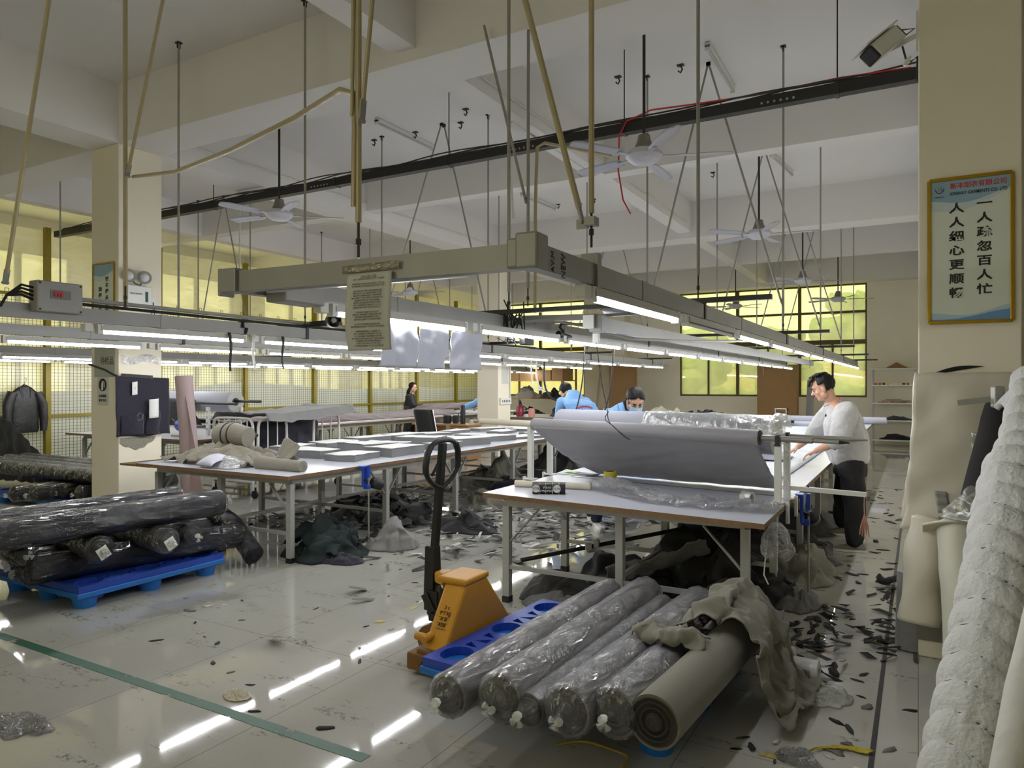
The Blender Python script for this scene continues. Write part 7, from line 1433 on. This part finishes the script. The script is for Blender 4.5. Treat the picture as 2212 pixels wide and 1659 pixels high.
# ================================================================ heaps of garments under the tables
def hp(x, y, rx, ry, h, m, s, label, nm='garment_heap', rz=0, **k): return tag(heap(nm, x, y, rx, ry, h, m, s, rz, **k), label, 'garments')
M_pad = mat('padded_black', (30, 30, 31), .8, var=.25, sc=8, bump=.4, bs=14); M_fleece = mat('grey_fleece', (118, 118, 116), .95, var=.2, sc=20, bump=.6, bs=70)
hp(-1.35, 5.55, .62, .5, .62, M_pad, 81, 'big heap of black padded garments under the right side of the near table')
hp(-1.95, 5.2, .42, .36, .36, M_blk, 82, 'black garment heap with pale lining under the middle of the near table')
hp(-2.25, 4.75, .34, .2, .26, M_char, 83, 'dark tangled jackets on the floor at the front left under the near table')
hp(-2.2, 4.6, .3, .16, .13, M_fleece, 84, 'grey fleece lining at the front of the heap under the near table')
hp(-1.05, 4.9, .26, .3, .32, M_char, 85, 'dark cloth heap behind the right front leg of the near table')
hp(-1.5, 6.6, .7, .5, .5, M_blk, 86, 'black cloth heap farther back under the near table')
hp(-.85, 6.4, .3, .45, .3, M_olive, 87, 'olive-grey cloth heap spilling out by the feet of the man')
hp(-.9, 7.0, .28, .4, .26, M_char, 88, 'dark cloth heap under the near table beside the man')
hp(-.78, 5.6, .16, .3, .16, M_fleece, 89, 'pale fleece strip hanging down at the right side of the near table')
hp(-1.5, 8.6, .8, .8, .45, M_char, 90, 'dark grey cloth heap deep under the near table', na=60, nr=20)
rumple('pale_lining', 'pale fleece lining edge folded over the black garments under the near table', 'garments', lambda a, t: V((-2.05 + .75 * a, 5.02 - .1 * math.sin(a * 4) + .12 * t, .2 + .3 * a - .13 * t)), 30, 8, M_fleece, amp=.03, sc=8, seed=5, thick=.012)
pb = P(1120, 1225, .28); pe = V((-1.6, 5.6, .46)); tag(MB().cyl(V((-2.55, 4.62, .3)), pe, .016, n=14).build('steel_tube', M_dark), 'dark steel tube leaning across the garments under the near table', 'tube')
pc_ = thing('cloth_clip', 'small grey clamp on the leaning steel tube under the near table', 'clamp', (-2.2, 4.95, .36)); MB().box((-2.17, 4.99, .37), (.05, .05, .05), .5).box((-2.12, 5.03, .39), (.04, .05, .06), .2).build('jaw', M_grey, pc_, smooth=False, bevel=.005)
tag(MB().box((-1.3, 4.4, .1), (.36, .02, .3), .1).build('cloth_sheet', M_gry), 'stiff grey cloth panel leaning by the right front leg of the near table', 'cloth')
p = P(1640, 1300); tag(MB().surf(lambda s, t: V((-.95 + .26 * s, 4.42 + .06 * s - .1 * t, .26 * (1 - t) + .004 + .03 * N((s * 5, t * 4, 0), 1) * (1 - t))), 14, 12).build('grey_cloth', M_gry, ang=180, thick=.006), 'grey cloth corner hanging by the right front leg of the near table', 'cloth')
o = bagheap(-2.1, 4.45, .16, .1, .07, 76, 'white crumpled bag behind the blue pallet corner', M_wht, 'white_bag', sc=5)
hp(-4.85, 5.0, .4, .34, .36, mat('dark_green', (24, 38, 38), .8, bump=.4, bs=18), 91, 'dark green garment heap by the front leg of the left table', rz=.3)
rumple('dark_green_cloth', 'dark green padded cloth draped over the heap at the left table leg', 'cloth', lambda a, t: V((-5.2 + .62 * a, 4.72 + .55 * t, .05 + .3 * math.sin(a * 3.1) * math.sin(min(1, t + .1) * 2.9))), 34, 28, mat('dark_green', (24, 38, 38), .8), amp=.07, sc=6, seed=13)
hp(-4.5, 5.55, .28, .26, .3, M_gry, 92, 'grey cloth and paper heap beside the dark green garments')
hp(-4.55, 4.85, .24, .16, .08, M_navy, 93, 'flat navy cloth on the floor at the aisle corner of the left table')
hp(-4.35, 6.6, .38, .3, .2, M_blk, 94, 'black garment bundle on the floor at the aisle side of the left table')
hp(-5.6, 6.6, .7, .6, .22, M_char, 95, 'dark cloth pile under the left table', fold=1.5, sc=5)
hp(-4.9, 7.9, .45, .35, .22, M_olive, 96, 'olive cloth pile under the aisle edge of the left table')
hp(-5.5, 9.2, .8, .6, .5, M_olive, 97, 'big olive-grey cloth heap under the far part of the left table')
hp(-5.0, 10.3, .7, .6, .72, M_char, 98, 'tall charcoal cloth heap under the far end of the left table')
hp(-4.9, 8.7, .4, .3, .3, M_navy, 99, 'navy cloth heap under the left table beside the white bag')
hp(-6.3, 7.6, .4, .5, .16, M_pale, 100, 'pale paper waste heap under the left table', sc=6)
bl = thing('blue_bin', 'blue crate standing in the aisle behind the stand', 'crate', (-3.6, 9.0, 0)); MB().bb((-3.85, 8.8, .0), (-3.25, 9.3, .3)).build('bin', M_blue, bl, smooth=False, bevel=.02); MB().bb((-3.88, 8.77, .3), (-3.22, 9.33, .34)).build('rim', M_wht, bl, smooth=False)
hp(-3.5, 9.05, .25, .2, .2, mat('dark_green', (24, 38, 38)), 101, 'dark green cloth in the blue crate', z0=.345)
# ================================================================ cloth and paper scraps on the floor
SC = []
def scrap_mesh(k, m, L_, w_):
    random.seed(100 + k); n = 9; a = []; 
    for i in range(n):
        t = 6.283 * i / n; r_ = random.uniform(.55, 1); a.append((math.cos(t) * L_ * r_, math.sin(t) * w_ * r_))
    vs = [V((x, y, .003 + .012 * abs(N((x * 9, y * 9, k), 1)) * (.3 if k % 3 else 1.2))) for x, y in a] + [V((0, 0, .006))]
    me = MB(); me.add(vs, [(i, (i + 1) % n, n) for i in range(n)]); me.v = [p + V((0, 0, 0)) for p in me.v]
    o = me.build('fabric_scrap', m, ang=180, thick=.0025); return o
M_sc = [mat('scrap_black', (30, 30, 30), .9), mat('scrap_grey', (118, 118, 116), .9), mat('scrap_paper', (204, 202, 196), .8), mat('scrap_dark', (66, 66, 64), .9)]
BASE = {}
def scatter(n, x0, x1, y0, y1, ks, label, group, L0=.03, L1=.1, seed=0, ok=None):
    random.seed(seed)
    for i in range(n):
        k = random.choice(ks); x, y = random.uniform(x0, x1), random.uniform(y0, y1)
        if ok and not ok(x, y): continue
        key = (k, random.randrange(3))
        if key not in BASE: o = BASE[key] = scrap_mesh(key[0] * 5 + key[1], M_sc[k], .08, random.uniform(.02, .045))
        else: o = BASE[key].copy(); COL.objects.link(o)
        s = random.uniform(L0, L1) / .08; o.location = (x, y, .001 + random.random() * .002); o.rotation_euler = (0, 0, random.random() * 6.28); o.scale = (s, s, 1)
        tag(o, label, 'scrap', group)
scatter(80, -.72, -.02, 4.0, 12.5, [0, 0, 0, 3], 'small dark cloth scrap on the floor of the right aisle', 'dark scraps in the right aisle', .03, .1, 1, lambda x, y: not (x > -.08 and 4.5 < y < 5.6))
scatter(26, -.7, .0, 2.6, 4.4, [0, 3, 1, 2], 'cloth or film scrap on the floor near the leaning bolts', 'scraps before the leaning bolts', .025, .06, 2, lambda x, y: x < -.1)
scatter(70, -4.6, -2.9, 5.6, 10.5, [1, 1, 2, 3], 'grey or white scrap on the floor of the middle aisle', 'scraps in the middle aisle', .04, .12, 3)
scatter(40, -6.6, -4.6, 5.6, 10.5, [1, 2, 3], 'grey or white scrap on the floor under the left table', 'scraps under the left table', .05, .13, 4)
scatter(34, -4.9, -2.7, 2.6, 5.4, [0, 3, 1, 2, 3], 'small scrap on the open floor at left of the jack', 'scraps on the open floor', .012, .04, 5)
for i, (u, v, k, L_, r_, lb) in enumerate(((337, 1384, 0, .055, .9, 'dark rectangular cloth scrap on the open floor beside the green line'), (470, 1390, 3, .045, 2.2, 'curved dark sliver of cloth on the open floor'), (703, 1573, 0, .07, .7, 'dark fan-shaped cloth scrap near the end of the green line'), (550, 1537, 0, .04, .5, 'small dark triangle scrap beside the green line'),
        (410, 1320, 1, .06, .2, 'grey triangular cloth scrap on the open floor'), (522, 1340, 3, .03, .6, 'curled grey scrap on the open floor'), (540, 1480, 3, .035, .4, 'curled dark scrap near the tan shavings'), (448, 1310, 2, .05, .9, 'white paper scrap on the open floor'), (484, 1307, 2, .035, .1, 'small white paper scrap on the open floor'),
        (1808, 1560, 0, .055, 2.4, 'dark pointed scrap on the floor right of the near pallet'), (1965, 1535, 0, .045, .2, 'dark folded scrap beside the black joint line'), (1915, 1412, 0, .07, .1, 'dark long scrap across the black joint line'), (1590, 1618, 0, .03, .4, 'small dark triangle scrap in front of the near pallet'))):
    p = P(u, v); o = scrap_mesh(200 + i * 7, M_sc[k], L_, L_ * .42); o.location = (p.x, p.y, .001); o.rotation_euler.z = r_; tag(o, lb, 'scrap')
p = P(512, 1505); bagheap(p.x, p.y, .09, .05, .02, 77, 'small patch of tan shavings on the floor by the green line', M_tubeb, 'shavings', 'shavings', sc=14)
def clump(name, label, n, f, ks, seed, big=1.0):
    random.seed(seed); m = MB()
    for i in range(n):
        x, y, z = f(); L_ = random.uniform(.03, .11) * big; w_ = L_ * random.uniform(.15, .55); a = random.random() * 6.28; c, s = math.cos(a), math.sin(a); t1 = random.uniform(-.35, .35)
        pts = [(-L_, -w_), (L_ * .8, -w_ * .6), (L_, w_), (-L_ * .6, w_ * .8)]; vs = [V((x + px * c - py * s, y + px * s + py * c, max(.003, z + px * t1 + random.uniform(0, .02)))) for px, py in pts]
        m.add(vs, [(0, 1, 2, 3)], random.randrange(len(ks)))
    o = m.build(name, [M_sc[k] for k in ks], smooth=False, thick=.002); tag(o, label, 'scraps', kind='stuff')
clump('scrap_litter', 'thick litter of grey and white cuttings under the left table', 900, lambda: (random.uniform(-6.7, -4.4), random.uniform(5.4, 11.5), random.random() ** 2 * .08), [1, 2, 3, 1], 1)
clump('scrap_litter', 'litter of grey cuttings along the middle aisle behind the jack', 420, lambda: (random.gauss(-3.6, .5), random.gauss(7.6, 1.2), random.random() ** 2 * .05), [1, 2, 1, 3], 2)
clump('scrap_litter', 'black cuttings strewn beside the near table at the right aisle', 60, lambda: (random.gauss(-.55, .1), random.gauss(4.9, .4), random.random() ** 2 * .04), [0, 0, 3], 3, .65)
clump('scrap_litter', 'black cuttings strewn around the black joint line in the right aisle', 42, lambda: (random.gauss(-.18, .08), random.gauss(5.6, .5), random.random() ** 2 * .03), [0, 3], 4, .65)
# ================================================================ tidy
for o in list(bpy.data.objects):
    if '_b' in o: del o['_b']
